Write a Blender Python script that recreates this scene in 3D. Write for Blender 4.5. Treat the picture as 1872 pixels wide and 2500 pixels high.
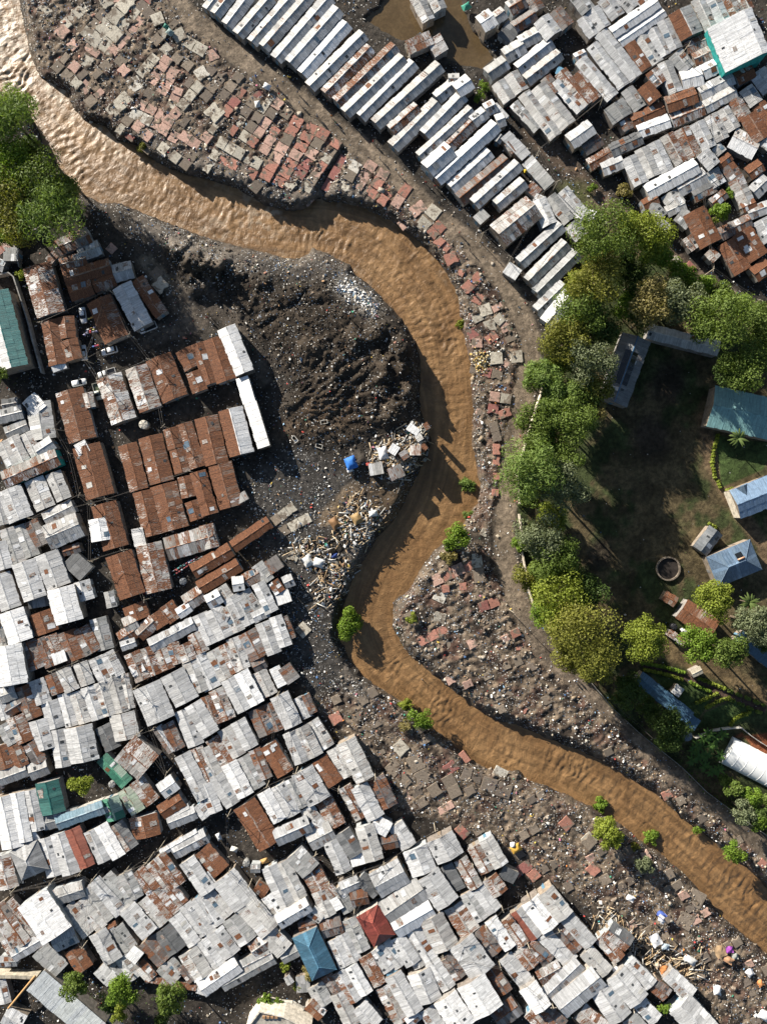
import bpy, bmesh, math, random
import numpy as np
from mathutils import Vector, Euler, Matrix
random.seed(7)
RNG = np.random.default_rng(11)
scene = bpy.context.scene
for o in list(bpy.data.objects):
    bpy.data.objects.remove(o)
COL = scene.collection
R = math.radians

# ------------------------------------------------------------------ camera, sky, sun, exposure
CAM_H = 195.0                      # drone altitude in metres
PXM = 9.0                          # photograph pixels per metre on the ground
cam_d = bpy.data.cameras.new('camera')
cam = bpy.data.objects.new('camera', cam_d); COL.objects.link(cam)
cam.location = (0, 0, CAM_H)
cam_d.sensor_fit = 'VERTICAL'
cam_d.angle = 2 * math.atan((1250 / PXM) / CAM_H)
cam_d.clip_end = 6000
cam_d.clip_start = 1
scene.camera = cam

SUN_EL = R(20.0)
SH = Vector((0.68, -0.733, 0)).normalized()      # shadows fall this way
world = bpy.data.worlds.new('World'); scene.world = world
world.use_nodes = True
wn = world.node_tree.nodes; wl = world.node_tree.links
sky = wn.new('ShaderNodeTexSky'); sky.sky_type = 'NISHITA'; sky.sun_disc = False
sky.sun_elevation = SUN_EL
sky.sun_rotation = math.atan2(-SH.x, -SH.y) % (2 * math.pi)
sky.air_density = 1.0; sky.dust_density = 1.0; sky.ozone_density = 1.0
wl.new(sky.outputs[0], wn['Background'].inputs[0])
wn['Background'].inputs[1].default_value = 0.05
sun_d = bpy.data.lights.new('sun', 'SUN'); sun_d.energy = 5.0; sun_d.angle = R(0.5)
sun_d.color = (1.0, 0.925, 0.81)
sun = bpy.data.objects.new('sun', sun_d); COL.objects.link(sun)
ld = Vector((SH.x * math.cos(SUN_EL), SH.y * math.cos(SUN_EL), -math.sin(SUN_EL)))
sun.rotation_euler = ld.to_track_quat('-Z', 'Y').to_euler()
sun.location = (-60, 60, 80)
scene.view_settings.view_transform = 'Standard'
scene.view_settings.look = 'None'
scene.view_settings.exposure = 1.20
scene.view_settings.gamma = 1.0
scene.view_settings.use_curve_mapping = False
scene.cycles.max_bounces = 4
scene.cycles.diffuse_bounces = 2
scene.cycles.glossy_bounces = 2
scene.cycles.transmission_bounces = 2

# ------------------------------------------------------------------ helpers
TILE = dict(A=(0, 0), B=(500, 0), C=(1000, 0), D=(1372, 0), E=(0, 500), F=(500, 500), G=(1000, 500), H=(1372, 500),
            I=(0, 1000), J=(500, 1000), K=(1000, 1000), L=(1372, 1000), M=(0, 1500), N=(500, 1500), O=(1000, 1500),
            P=(1372, 1500), Q=(0, 2000), R=(500, 2000), S=(1000, 2000), T=(1372, 2000), Z=(0, 0))
ZF = 500 / 1656.0
def npx(t, x, y):                   # survey sheet coordinates -> plan pixels
    if t == 'Z': return x, y
    ox, oy = TILE[t]
    return ox + x * ZF, oy + y * ZF
def w2(px, py, z=0.0):              # plan pixels -> metres for a thing at height z
    f = (CAM_H - z) / CAM_H
    return (px - 936) / PXM * f, (1250 - py) / PXM * f
def at(t, x, y, z=0.0):
    return w2(*npx(t, x, y), z)

def put(name, data, parent=None, loc=None, rot=None, scale=None, color=None):
    o = bpy.data.objects.new(name, data); COL.objects.link(o)
    if parent is not None: o.parent = parent
    if loc is not None: o.location = loc
    if rot is not None: o.rotation_euler = rot
    if scale is not None: o.scale = scale
    if color is not None: o.color = color
    return o
def tag(o, label=None, cat=None, group=None, kind=None):
    if label: o['label'] = label
    if cat: o['category'] = cat
    if group: o['group'] = group
    if kind: o['kind'] = kind
    return o
def mesh(name, verts, faces, mat=None, smooth=False):
    me = bpy.data.meshes.new(name)
    me.from_pydata([tuple(v) for v in verts], [], [tuple(f) for f in faces])
    if mat: me.materials.append(mat)
    if smooth: me.polygons.foreach_set('use_smooth', [True] * len(me.polygons))
    me.update()
    return me
def fast_mesh(name, V, F, mat=None, colors=None, attr='col', smooth=False):
    """V (n,3), F (m,k) constant k ; colors per face (m,3) or per vertex (n,3)"""
    V = np.asarray(V, np.float32); F = np.asarray(F, np.int32)
    me = bpy.data.meshes.new(name)
    k = F.shape[1]
    me.vertices.add(len(V)); me.vertices.foreach_set('co', V.ravel())
    me.loops.add(F.size); me.loops.foreach_set('vertex_index', F.ravel())
    me.polygons.add(len(F)); me.polygons.foreach_set('loop_start', np.arange(len(F), dtype=np.int32) * k)
    try: me.polygons.foreach_set('loop_total', np.full(len(F), k, np.int32))
    except Exception: pass
    if smooth: me.polygons.foreach_set('use_smooth', np.ones(len(F), bool))
    if mat: me.materials.append(mat)
    me.update(calc_edges=True)
    if colors is not None:
        colors = np.asarray(colors, np.float32)
        if colors.shape[1] == 3: colors = np.concatenate([colors, np.ones((len(colors), 1), np.float32)], 1)
        dom = 'FACE' if (len(colors) == len(F) and len(F) != len(V)) else 'POINT'
        if dom == 'FACE':
            a = me.attributes.new(attr, 'FLOAT_COLOR', 'CORNER')
            a.data.foreach_set('color', np.repeat(colors, k, axis=0).ravel())
        else:
            a = me.attributes.new(attr, 'FLOAT_COLOR', 'POINT')
            a.data.foreach_set('color', colors.ravel())
    return me
class MB:
    def __init__(s): s.v = []; s.f = []
    def box(s, x0, x1, y0, y1, z0, z1, M=None):
        n = len(s.v)
        c = [Vector(p) for p in ((x0,y0,z0),(x1,y0,z0),(x1,y1,z0),(x0,y1,z0),(x0,y0,z1),(x1,y0,z1),(x1,y1,z1),(x0,y1,z1))]
        if M is not None: c = [M @ p for p in c]
        s.v += c
        s.f += [(n,n+3,n+2,n+1),(n+4,n+5,n+6,n+7),(n,n+1,n+5,n+4),(n+1,n+2,n+6,n+5),(n+2,n+3,n+7,n+6),(n+3,n,n+4,n+7)]
        return s
    def tube(s, p0, p1, r0, r1=None, k=6, cap=True):
        r1 = r0 if r1 is None else r1
        p0 = Vector(p0); p1 = Vector(p1); d = (p1 - p0).normalized()
        a = d.orthogonal().normalized(); b = d.cross(a)
        n = len(s.v)
        for p, r in ((p0, r0), (p1, r1)):
            for i in range(k):
                t = 2 * math.pi * i / k
                s.v.append(p + (a * math.cos(t) + b * math.sin(t)) * r)
        for i in range(k):
            j = (i + 1) % k
            s.f.append((n + i, n + j, n + k + j, n + k + i))
        if cap:
            s.f.append(tuple(n + k + i for i in range(k))); s.f.append(tuple(n + k - 1 - i for i in range(k)))
        return s
    def poly(s, pts):
        n = len(s.v); s.v += [Vector(p) for p in pts]; s.f.append(tuple(range(n, n + len(pts)))); return s
    def me(s, name, mat, smooth=False): return mesh(name, s.v, s.f, mat, smooth)

# value noise
_LAT = RNG.random((256, 256)).astype(np.float32)
def vnoise(x, y):
    xi = np.floor(x).astype(int); yi = np.floor(y).astype(int)
    fx = x - xi; fy = y - yi
    fx = fx * fx * (3 - 2 * fx); fy = fy * fy * (3 - 2 * fy)
    a = _LAT[xi & 255, yi & 255]; b = _LAT[(xi + 1) & 255, yi & 255]
    c = _LAT[xi & 255, (yi + 1) & 255]; d = _LAT[(xi + 1) & 255, (yi + 1) & 255]
    return (a * (1 - fx) + b * fx) * (1 - fy) + (c * (1 - fx) + d * fx) * fy
def fbm(x, y, s, octv=4, off=0.0):
    v = np.zeros_like(x, dtype=np.float32); amp = 0.5; f = s; t = 0
    for i in range(octv):
        v += amp * vnoise(x * f + 17.3 * i + off, y * f - 9.1 * i + off * 1.7); t += amp; amp *= 0.5; f *= 2.03
    return v / t
def in_poly(px, py, poly):
    ins = np.zeros(px.shape, bool); n = len(poly); j = n - 1
    for i in range(n):
        xi, yi = poly[i]; xj, yj = poly[j]
        c = ((yi > py) != (yj > py)) & (px < (xj - xi) * (py - yi) / ((yj - yi) or 1e-9) + xi)
        ins ^= c; j = i
    return ins
def d_line(px, py, line, closed=False):
    best = np.full(px.shape, 1e9, np.float32)
    pts = list(line) + ([line[0]] if closed else [])
    for (ax, ay), (bx, by) in zip(pts[:-1], pts[1:]):
        vx, vy = bx - ax, by - ay; L2 = vx * vx + vy * vy + 1e-9
        t = np.clip(((px - ax) * vx + (py - ay) * vy) / L2, 0, 1)
        best = np.minimum(best, np.hypot(px - ax - t * vx, py - ay - t * vy))
    return best
def sd_poly(px, py, poly):          # negative inside
    d = d_line(px, py, poly, True)
    return np.where(in_poly(px, py, poly), -d, d)
def sstep(a, b, x):
    t = np.clip((x - a) / (b - a), 0, 1); return t * t * (3 - 2 * t)

# ------------------------------------------------------------------ materials
def mat_new(name):
    m = bpy.data.materials.new(name); m.use_nodes = True
    nt = m.node_tree; nt.nodes.clear()
    out = nt.nodes.new('ShaderNodeOutputMaterial'); b = nt.nodes.new('ShaderNodeBsdfPrincipled')
    nt.links.new(b.outputs[0], out.inputs[0])
    return m, nt, b
def nd(nt, t, **kw):
    n = nt.nodes.new(t)
    for k, v in kw.items(): setattr(n, k, v)
    return n
def lk(nt, a, b): nt.links.new(a, b)
def noise(nt, vec, scale, detail=3.0, rough=0.55, dist=0.0):
    n = nd(nt, 'ShaderNodeTexNoise'); n.inputs['Scale'].default_value = scale
    n.inputs['Detail'].default_value = detail; n.inputs['Roughness'].default_value = rough
    n.inputs['Distortion'].default_value = dist
    if vec is not None: lk(nt, vec, n.inputs['Vector'])
    return n
def ramp(nt, fac, a, b, lo=0.0, hi=1.0):
    n = nd(nt, 'ShaderNodeMapRange'); n.interpolation_type = 'SMOOTHSTEP'
    lk(nt, fac, n.inputs[0])
    n.inputs[1].default_value = a; n.inputs[2].default_value = b; n.inputs[3].default_value = lo; n.inputs[4].default_value = hi
    return n.outputs[0]
def mixc(nt, fac, a, b, mode='MIX'):
    n = nd(nt, 'ShaderNodeMix', data_type='RGBA', blend_type=mode, clamp_factor=False)
    for s, i in ((fac, 0), (a, 6), (b, 7)):
        if hasattr(s, 'is_output') or hasattr(s, 'links'): lk(nt, s, n.inputs[i])
        else: n.inputs[i].default_value = s if i == 0 else (*s[:3], 1)
    return n.outputs[2]
def math_(nt, op, a, b=0.0):
    n = nd(nt, 'ShaderNodeMath', operation=op)
    for s, i in ((a, 0), (b, 1)):
        if hasattr(s, 'links'): lk(nt, s, n.inputs[i])
        else: n.inputs[i].default_value = s
    return n.outputs[0]
def bump(nt, h, strength, dist, b):
    n = nd(nt, 'ShaderNodeBump'); n.inputs['Strength'].default_value = strength; n.inputs['Distance'].default_value = dist
    lk(nt, h, n.inputs['Height']); lk(nt, n.outputs[0], b.inputs['Normal'])

def mat_sheet():                    # corrugated iron: object colour = zinc or paint, alpha = how far rust has got
    m, nt, b = mat_new('corrugated_iron')
    oi = nd(nt, 'ShaderNodeObjectInfo'); tc = nd(nt, 'ShaderNodeTexCoord')
    mp = nd(nt, 'ShaderNodeMapping'); lk(nt, tc.outputs['Object'], mp.inputs[0])
    mp.inputs['Scale'].default_value = (5.2, 1.9, 1)
    cmb = nd(nt, 'ShaderNodeCombineXYZ')
    r1 = math_(nt, 'MULTIPLY', oi.outputs['Random'], 71.0); r2 = math_(nt, 'MULTIPLY', oi.outputs['Random'], 39.0)
    lk(nt, r1, cmb.inputs[0]); lk(nt, r2, cmb.inputs[1]); lk(nt, cmb.outputs[0], mp.inputs['Location'])
    geo = nd(nt, 'ShaderNodeNewGeometry')
    n1 = noise(nt, mp.outputs[0], 1.0, 5.0, 0.62)
    n2 = noise(nt, geo.outputs['Position'], 0.45, 3.0, 0.6)
    s = math_(nt, 'ADD', math_(nt, 'MULTIPLY', n1.outputs[0], 0.82), math_(nt, 'MULTIPLY', n2.outputs[0], 0.28))
    thr = math_(nt, 'SUBTRACT', 0.90, math_(nt, 'MULTIPLY', oi.outputs['Alpha'], 0.66))
    d = math_(nt, 'SUBTRACT', s, thr)
    rustf = ramp(nt, d, -0.05, 0.07)
    n3 = noise(nt, mp.outputs[0], 2.3, 4.0, 0.6)
    rustc = mixc(nt, ramp(nt, n3.outputs[0], .25, .78), (0.060, 0.024, 0.014), (0.320, 0.130, 0.056))
    dirt = noise(nt, geo.outputs['Position'], 1.3, 4.0, 0.65)
    zinc = mixc(nt, ramp(nt, dirt.outputs[0], 0.25, 0.75, 0.82, 1.10), (0, 0, 0), oi.outputs['Color'], 'MIX')
    mp2 = nd(nt, 'ShaderNodeMapping'); lk(nt, tc.outputs['Object'], mp2.inputs[0]); lk(nt, cmb.outputs[0], mp2.inputs['Location'])
    mp2.inputs['Scale'].default_value = (11.0, 0.6, 1)
    n4 = noise(nt, mp2.outputs[0], 1.0, 3.0, 0.6)
    streak = ramp(nt, n4.outputs[0], 0.34, 0.60, 0.56, 1.05)
    # grime collects along the laps of the sheets
    sx = nd(nt, 'ShaderNodeSeparateXYZ'); lk(nt, tc.outputs['Object'], sx.inputs[0])
    ex = math_(nt, 'ABSOLUTE', sx.outputs[0]); ey = math_(nt, 'ABSOLUTE', sx.outputs[1])
    lap = math_(nt, 'MULTIPLY', ramp(nt, ex, .40, .49, 1.0, .74), ramp(nt, ey, .455, .495, 1.0, .70))
    streak = math_(nt, 'MULTIPLY', streak, lap)
    lk(nt, mixc(nt, streak, (0, 0, 0), mixc(nt, rustf, zinc, rustc)), b.inputs['Base Color'])
    b.inputs['Metallic'].default_value = 0.0
    lk(nt, math_(nt, 'ADD', 0.48, math_(nt, 'MULTIPLY', rustf, 0.35)), b.inputs['Roughness'])
    b.inputs['Specular IOR Level'].default_value = 0.45
    return m
def mat_obj(name, rough=0.8, grain=0.35, scale=1.5, spec=0.3, bmp=0.0):   # object colour with grime
    m, nt, b = mat_new(name)
    oi = nd(nt, 'ShaderNodeObjectInfo'); geo = nd(nt, 'ShaderNodeNewGeometry')
    n = noise(nt, geo.outputs['Position'], scale, 5.0, 0.65)
    f = ramp(nt, n.outputs[0], 0.3, 0.7, 1 - grain, 1 + grain * 0.35)
    c = mixc(nt, f, (0, 0, 0), oi.outputs['Color'])
    lk(nt, c, b.inputs['Base Color']); b.inputs['Roughness'].default_value = rough
    b.inputs['Specular IOR Level'].default_value = spec
    if bmp: bump(nt, n.outputs[0], bmp, 0.1, b)
    return m
def mat_slab():
    m, nt, b = mat_new('floor_concrete')
    oi = nd(nt, 'ShaderNodeObjectInfo'); geo = nd(nt, 'ShaderNodeNewGeometry')
    n1 = noise(nt, geo.outputs['Position'], 0.42, 6.0, 0.68, .4); n2 = noise(nt, geo.outputs['Position'], 2.4, 4.0, 0.65)
    c = mixc(nt, ramp(nt, n2.outputs[0], .3, .7, .68, 1.12), (0, 0, 0), oi.outputs['Color'])
    earth = mixc(nt, n2.outputs[0], (.10, .082, .064), (.23, .19, .15))
    c = mixc(nt, ramp(nt, n1.outputs[0], .50, .60), c, earth)
    lk(nt, c, b.inputs['Base Color']); b.inputs['Roughness'].default_value = .88; b.inputs['Specular IOR Level'].default_value = .2
    bump(nt, n2.outputs[0], .4, .12, b)
    return m
def mat_attr(name, rough=0.85, spec=0.25, grain=0.0, scale=2.0):
    m, nt, b = mat_new(name)
    a = nd(nt, 'ShaderNodeAttribute', attribute_name='col')
    c = a.outputs['Color']
    if grain:
        geo = nd(nt, 'ShaderNodeNewGeometry')
        n = noise(nt, geo.outputs['Position'], scale, 4.0, 0.6)
        c = mixc(nt, ramp(nt, n.outputs[0], 0.3, 0.7, 1 - grain, 1 + grain), (0, 0, 0), c)
    lk(nt, c, b.inputs['Base Color']); b.inputs['Roughness'].default_value = rough
    b.inputs['Specular IOR Level'].default_value = spec
    return m
def mat_plain(name, col, rough=0.7, spec=0.3, metal=0.0):
    m, nt, b = mat_new(name)
    b.inputs['Base Color'].default_value = (*col, 1); b.inputs['Roughness'].default_value = rough
    b.inputs['Specular IOR Level'].default_value = spec; b.inputs['Metallic'].default_value = metal
    return m
def mat_leaf():
    m, nt, b = mat_new('foliage')
    a = nd(nt, 'ShaderNodeAttribute', attribute_name='col')
    lk(nt, a.outputs['Color'], b.inputs['Base Color']); b.inputs['Roughness'].default_value = 0.6
    b.inputs['Specular IOR Level'].default_value = 0.25
    tr = nd(nt, 'ShaderNodeBsdfTranslucent')
    lk(nt, mixc(nt, 1.0, a.outputs['Color'], (1.0, 1.0, 0.45), 'MULTIPLY'), tr.inputs[0])
    mx = nd(nt, 'ShaderNodeMixShader'); mx.inputs[0].default_value = 0.38
    lk(nt, b.outputs[0], mx.inputs[1]); lk(nt, tr.outputs[0], mx.inputs[2])
    lk(nt, mx.outputs[0], [n for n in nt.nodes if n.type == 'OUTPUT_MATERIAL'][0].inputs[0])
    return m
def mat_ground():
    m, nt, b = mat_new('bare_ground')
    a = nd(nt, 'ShaderNodeAttribute', attribute_name='col')
    geo = nd(nt, 'ShaderNodeNewGeometry')
    n1 = noise(nt, geo.outputs['Position'], 0.8, 7.0, 0.72, .3)
    n2 = noise(nt, geo.outputs['Position'], 0.16, 5.0, 0.62, .5)
    c = mixc(nt, ramp(nt, n1.outputs[0], 0.3, 0.72, 0.5, 1.35), (0, 0, 0), a.outputs['Color'])
    c = mixc(nt, ramp(nt, n2.outputs[0], 0.35, 0.66, 0.58, 1.16), (0, 0, 0), c)
    vo = nd(nt, 'ShaderNodeTexVoronoi'); vo.inputs['Scale'].default_value = 2.6; lk(nt, geo.outputs['Position'], vo.inputs['Vector'])
    sp = nd(nt, 'ShaderNodeSeparateColor'); lk(nt, vo.outputs['Color'], sp.inputs[0])
    lit = math_(nt, 'SUBTRACT', sp.outputs[0], math_(nt, 'SUBTRACT', 1.0, math_(nt, 'MULTIPLY', math_(nt, 'MULTIPLY', a.outputs['Alpha'], ramp(nt, n2.outputs[0], .62, .40)), 0.5)))
    near = math_(nt, 'LESS_THAN', vo.outputs['Distance'], 0.34)
    f = math_(nt, 'MULTIPLY', math_(nt, 'GREATER_THAN', lit, 0.0), near)
    trash = mixc(nt, sp.outputs[1], (0.08, 0.075, 0.07), (0.62, 0.62, 0.6))
    trash = mixc(nt, math_(nt, 'GREATER_THAN', sp.outputs[2], 0.90), trash, (0.10, 0.20, 0.36))
    c = mixc(nt, f, c, trash)
    lk(nt, c, b.inputs['Base Color']); b.inputs['Roughness'].default_value = 0.9
    b.inputs['Specular IOR Level'].default_value = 0.2
    bump(nt, n1.outputs[0], 0.9, 0.35, b)
    return m
def mat_water(name, deep, pale, uvwave=True, rough=0.22):
    m, nt, b = mat_new(name)
    tc = nd(nt, 'ShaderNodeTexCoord'); geo = nd(nt, 'ShaderNodeNewGeometry')
    n1 = noise(nt, geo.outputs['Position'], 0.10, 5.0, 0.6, 0.6)
    n2 = noise(nt, geo.outputs['Position'], 0.9, 4.0, 0.6, 1.2)
    c = mixc(nt, ramp(nt, n1.outputs[0], 0.35, 0.68), deep, pale)
    c = mixc(nt, ramp(nt, n2.outputs[0], 0.35, 0.7, 0.85, 1.1), (0, 0, 0), c)
    mf = nd(nt, 'ShaderNodeMapping'); lk(nt, tc.outputs['UV'], mf.inputs[0]); mf.inputs['Scale'].default_value = (.055, .55, 1)
    nf = noise(nt, mf.outputs[0], 1.0, 5.0, 0.62, .9)
    if uvwave: c = mixc(nt, ramp(nt, nf.outputs[0], .34, .66, .74, 1.20), (0, 0, 0), c)
    a = nd(nt, 'ShaderNodeAttribute', attribute_name='col')
    c = mixc(nt, ramp(nt, a.outputs['Fac'], 0.0, 1.0, 0.0, 0.8), c, (0.42, 0.34, 0.25)) if uvwave else c
    lk(nt, c, b.inputs['Base Color']); b.inputs['Roughness'].default_value = rough
    b.inputs['Specular IOR Level'].default_value = 0.36
    mp = nd(nt, 'ShaderNodeMapping'); lk(nt, tc.outputs['UV'], mp.inputs[0]); mp.inputs['Scale'].default_value = (1.0, 0.55, 1)
    w = noise(nt, mp.outputs[0] if uvwave else geo.outputs['Position'], 0.75, 5.0, 0.58, 1.6)
    w2_ = noise(nt, geo.outputs['Position'], 2.2, 3.0, 0.55, 0.8)
    h = math_(nt, 'ADD', w.outputs[0], math_(nt, 'MULTIPLY', w2_.outputs[0], 0.42))
    bump(nt, h, 0.6 if uvwave else 0.12, 0.30, b)
    return m
M_SHEET = mat_sheet()
M_WALL = mat_obj('rendered_wall', 0.85, 0.4, 1.2)
M_CONC = mat_obj('weathered_concrete', 0.85, 0.5, 0.9, bmp=0.3)
M_SLAB = mat_slab()
M_PAINT = mat_obj('painted_metal', 0.35, 0.08, 1.0, 0.5)
M_CLOTH = mat_obj('tarpaulin', 0.7, 0.22, 2.0)
M_WOOD = mat_obj('old_timber', 0.8, 0.4, 3.0)
M_STUFF = mat_attr('rubbish', 0.75)
M_STONE = mat_attr('broken_masonry', 0.9, 0.2, 0.35, 3.0)
M_LEAF = mat_leaf()
M_BARK = mat_plain('bark', (0.11, 0.085, 0.06), 0.9)
M_GLASS = mat_plain('vehicle_glass', (0.012, 0.014, 0.016), 0.08, 0.6)
M_TYRE = mat_plain('rubber', (0.015, 0.015, 0.015), 0.8)
M_DARK = mat_plain('dark_opening', (0.02, 0.02, 0.022), 0.6)
M_GROUND = mat_ground()
# ------------------------------------------------------------------ the lie of the land (plan pixels, 9 to a metre)
BANK_W = [(-140,-80),(-120,60),(-60,190),(40,240),(85,290),(110,350),(150,410),(195,470),(250,492),(300,495),(350,518),(420,545),(500,577),(575,597),
  (640,612),(681,624),(723,630),(751,618),(763,603),(802,618),(853,645),(874,672),(923,714),(959,751),(983,778),(1000,802),(1018,838),(1030,892),(1029,950),
  (1027,1000),(1045,1039),(1054,1072),(1045,1118),(1018,1166),(1000,1208),(971,1263),(923,1314),(892,1368),(859,1423),(847,1462),(834,1510),(829,1551),
  (859,1615),(892,1651),(938,1684),(971,1705),(1018,1729),(1051,1772),(1100,1805),(1142,1850),(1193,1874),(1240,1880),(1266,1880),(1290,1901),(1332,1917),
  (1386,1938),(1429,1959),(1475,1985),(1520,2012),(1559,2045),(1620,2087),(1677,2136),(1728,2193),(1761,2232),(1807,2275),(1846,2302),(1890,2345),(2010,2450)]
BANK_E = [(30,-80),(45,0),(60,80),(75,140),(95,190),(160,225),(178,270),(212,300),(258,312),(285,345),(335,358),(365,385),(400,410),(460,430),
  (500,437),(575,462),(627,495),(657,508),(711,518),(754,510),(787,497),(830,496),(877,506),(929,530),(971,554),(1000,575),(1039,609),(1078,654),(1109,705),(1118,757),
  (1130,817),(1145,892),(1148,947),(1152,1000),(1148,1030),(1151,1085),(1160,1142),(1168,1180),(1163,1229),(1136,1263),(1121,1287),(1088,1320),(1054,1347),
  (1030,1377),(1006,1423),(986,1447),(956,1468),(957,1503),(953,1530),(971,1563),(1000,1606),(1054,1648),(1103,1687),(1157,1729),(1211,1760),(1260,1772),
  (1302,1790),(1356,1814),(1423,1838),(1468,1862),(1541,1904),(1595,1938),(1635,1974),(1659,2000),(1713,2036),(1774,2088),(1813,2115),(1843,2142),(1872,2175),(2000,2270)]
RIVER = BANK_W + BANK_E[::-1]
POND = [(895,45),(930,20),(955,-20),(985,-60),(1110,-60),(1125,20),(1150,75),(1200,140),(1176,165),(1125,155),(1095,140),(1060,100),(1025,75),(1000,98),(968,92)]
ROAD = [(330,-90),(400,-30),(470,45),(545,105),(600,150),(651,190),(741,250),(802,300),(892,368),(983,442),(1045,515),(1105,560),(1181,622),(1235,696),(1272,772),
  (1292,817),(1292,877),(1281,938),(1266,1030),(1250,1075),(1241,1151),(1238,1211),(1229,1272),(1232,1347),(1241,1408),(1263,1468),(1290,1530),(1335,1600),
  (1423,1672),(1463,1705),(1538,1778),(1614,1847),(1674,1905),(1765,1975),(1810,2015),(1880,2078),(2000,2170)]
ROAD_W = 25
WALLLINE = [(1330,905),(1318,960),(1303,1000),(1283,1072),(1258,1160),(1266,1200),(1264,1260),(1270,1300),(1270,1340),(1280,1395),(1290,1450),(1305,1490),(1345,1545),(1385,1600),(1436,1660),
  (1490,1725),(1560,1790),(1610,1830),(1660,1870),(1720,1930),(1800,1990),(1900,2060)]
COMPOUND = WALLLINE + [(2050,2150),(2050,700),(1860,760),(1780,720),(1700,690),(1640,640),(1600,600),(1540,540),(1430,560),(1400,640),(1390,720),(1350,800)]
HEAP = [(395,590),(470,578),(530,600),(600,640),(690,688),(760,672),(840,688),(905,735),(960,775),(1000,815),(1022,865),(1026,905),(1020,1000),(985,1040),(930,1060),(880,1095),
  (830,1105),(760,1095),(705,1060),(690,990),(690,930),(650,870),(600,800),(540,745),(470,715),(420,675)]
TRACK = [(900,1290),(850,1215),(790,1265),(830,1240),(880,1190),(900,1165),(960,1150),(1000,1180),(985,1240),(960,1280)]
FIELD_N = [(60,-60),(400,-60),(470,60),(560,165),(640,215),(760,300),(850,375),(960,455),(1030,530),(1100,590),(1180,670),(1240,760),(1265,830),(1245,1000),(1215,1200),(1190,1300),
   (1120,1300),(1165,1180),(1150,1000),(1118,757),(1000,575),(877,506),(754,510),(627,495),(500,437),(335,358),(178,270),(75,140)]
FIELD_S = [(1006,1423),(1100,1320),(1190,1330),(1215,1420),(1250,1500),(1320,1610),(1450,1720),(1590,1850),(1720,1960),(1872,2090),(1872,2175),(1659,2000),(1468,1862),(1302,1790),(1157,1729),(1000,1606),(960,1500)]
FIELD_SW = [(760,1720),(840,1640),(938,1690),(1018,1735),(1100,1805),(1193,1874),(1290,1901),(1429,1959),(1559,2045),(1677,2136),(1807,2275),(1960,2420),(1960,2600),(1800,2560),(1700,2400),(1600,2300),
   (1480,2240),(1400,2180),(1330,2140),(1250,2080),(1150,2020),(1060,1990),(960,1980),(910,1850),(820,1760)]
YARD = [(600,1180),(720,1090),(800,1130),(880,1190),(830,1260),(790,1330),(830,1420),(830,1550),(900,1660),(840,1680),(760,1700),(700,1600),(680,1480),(640,1330)]

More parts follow.
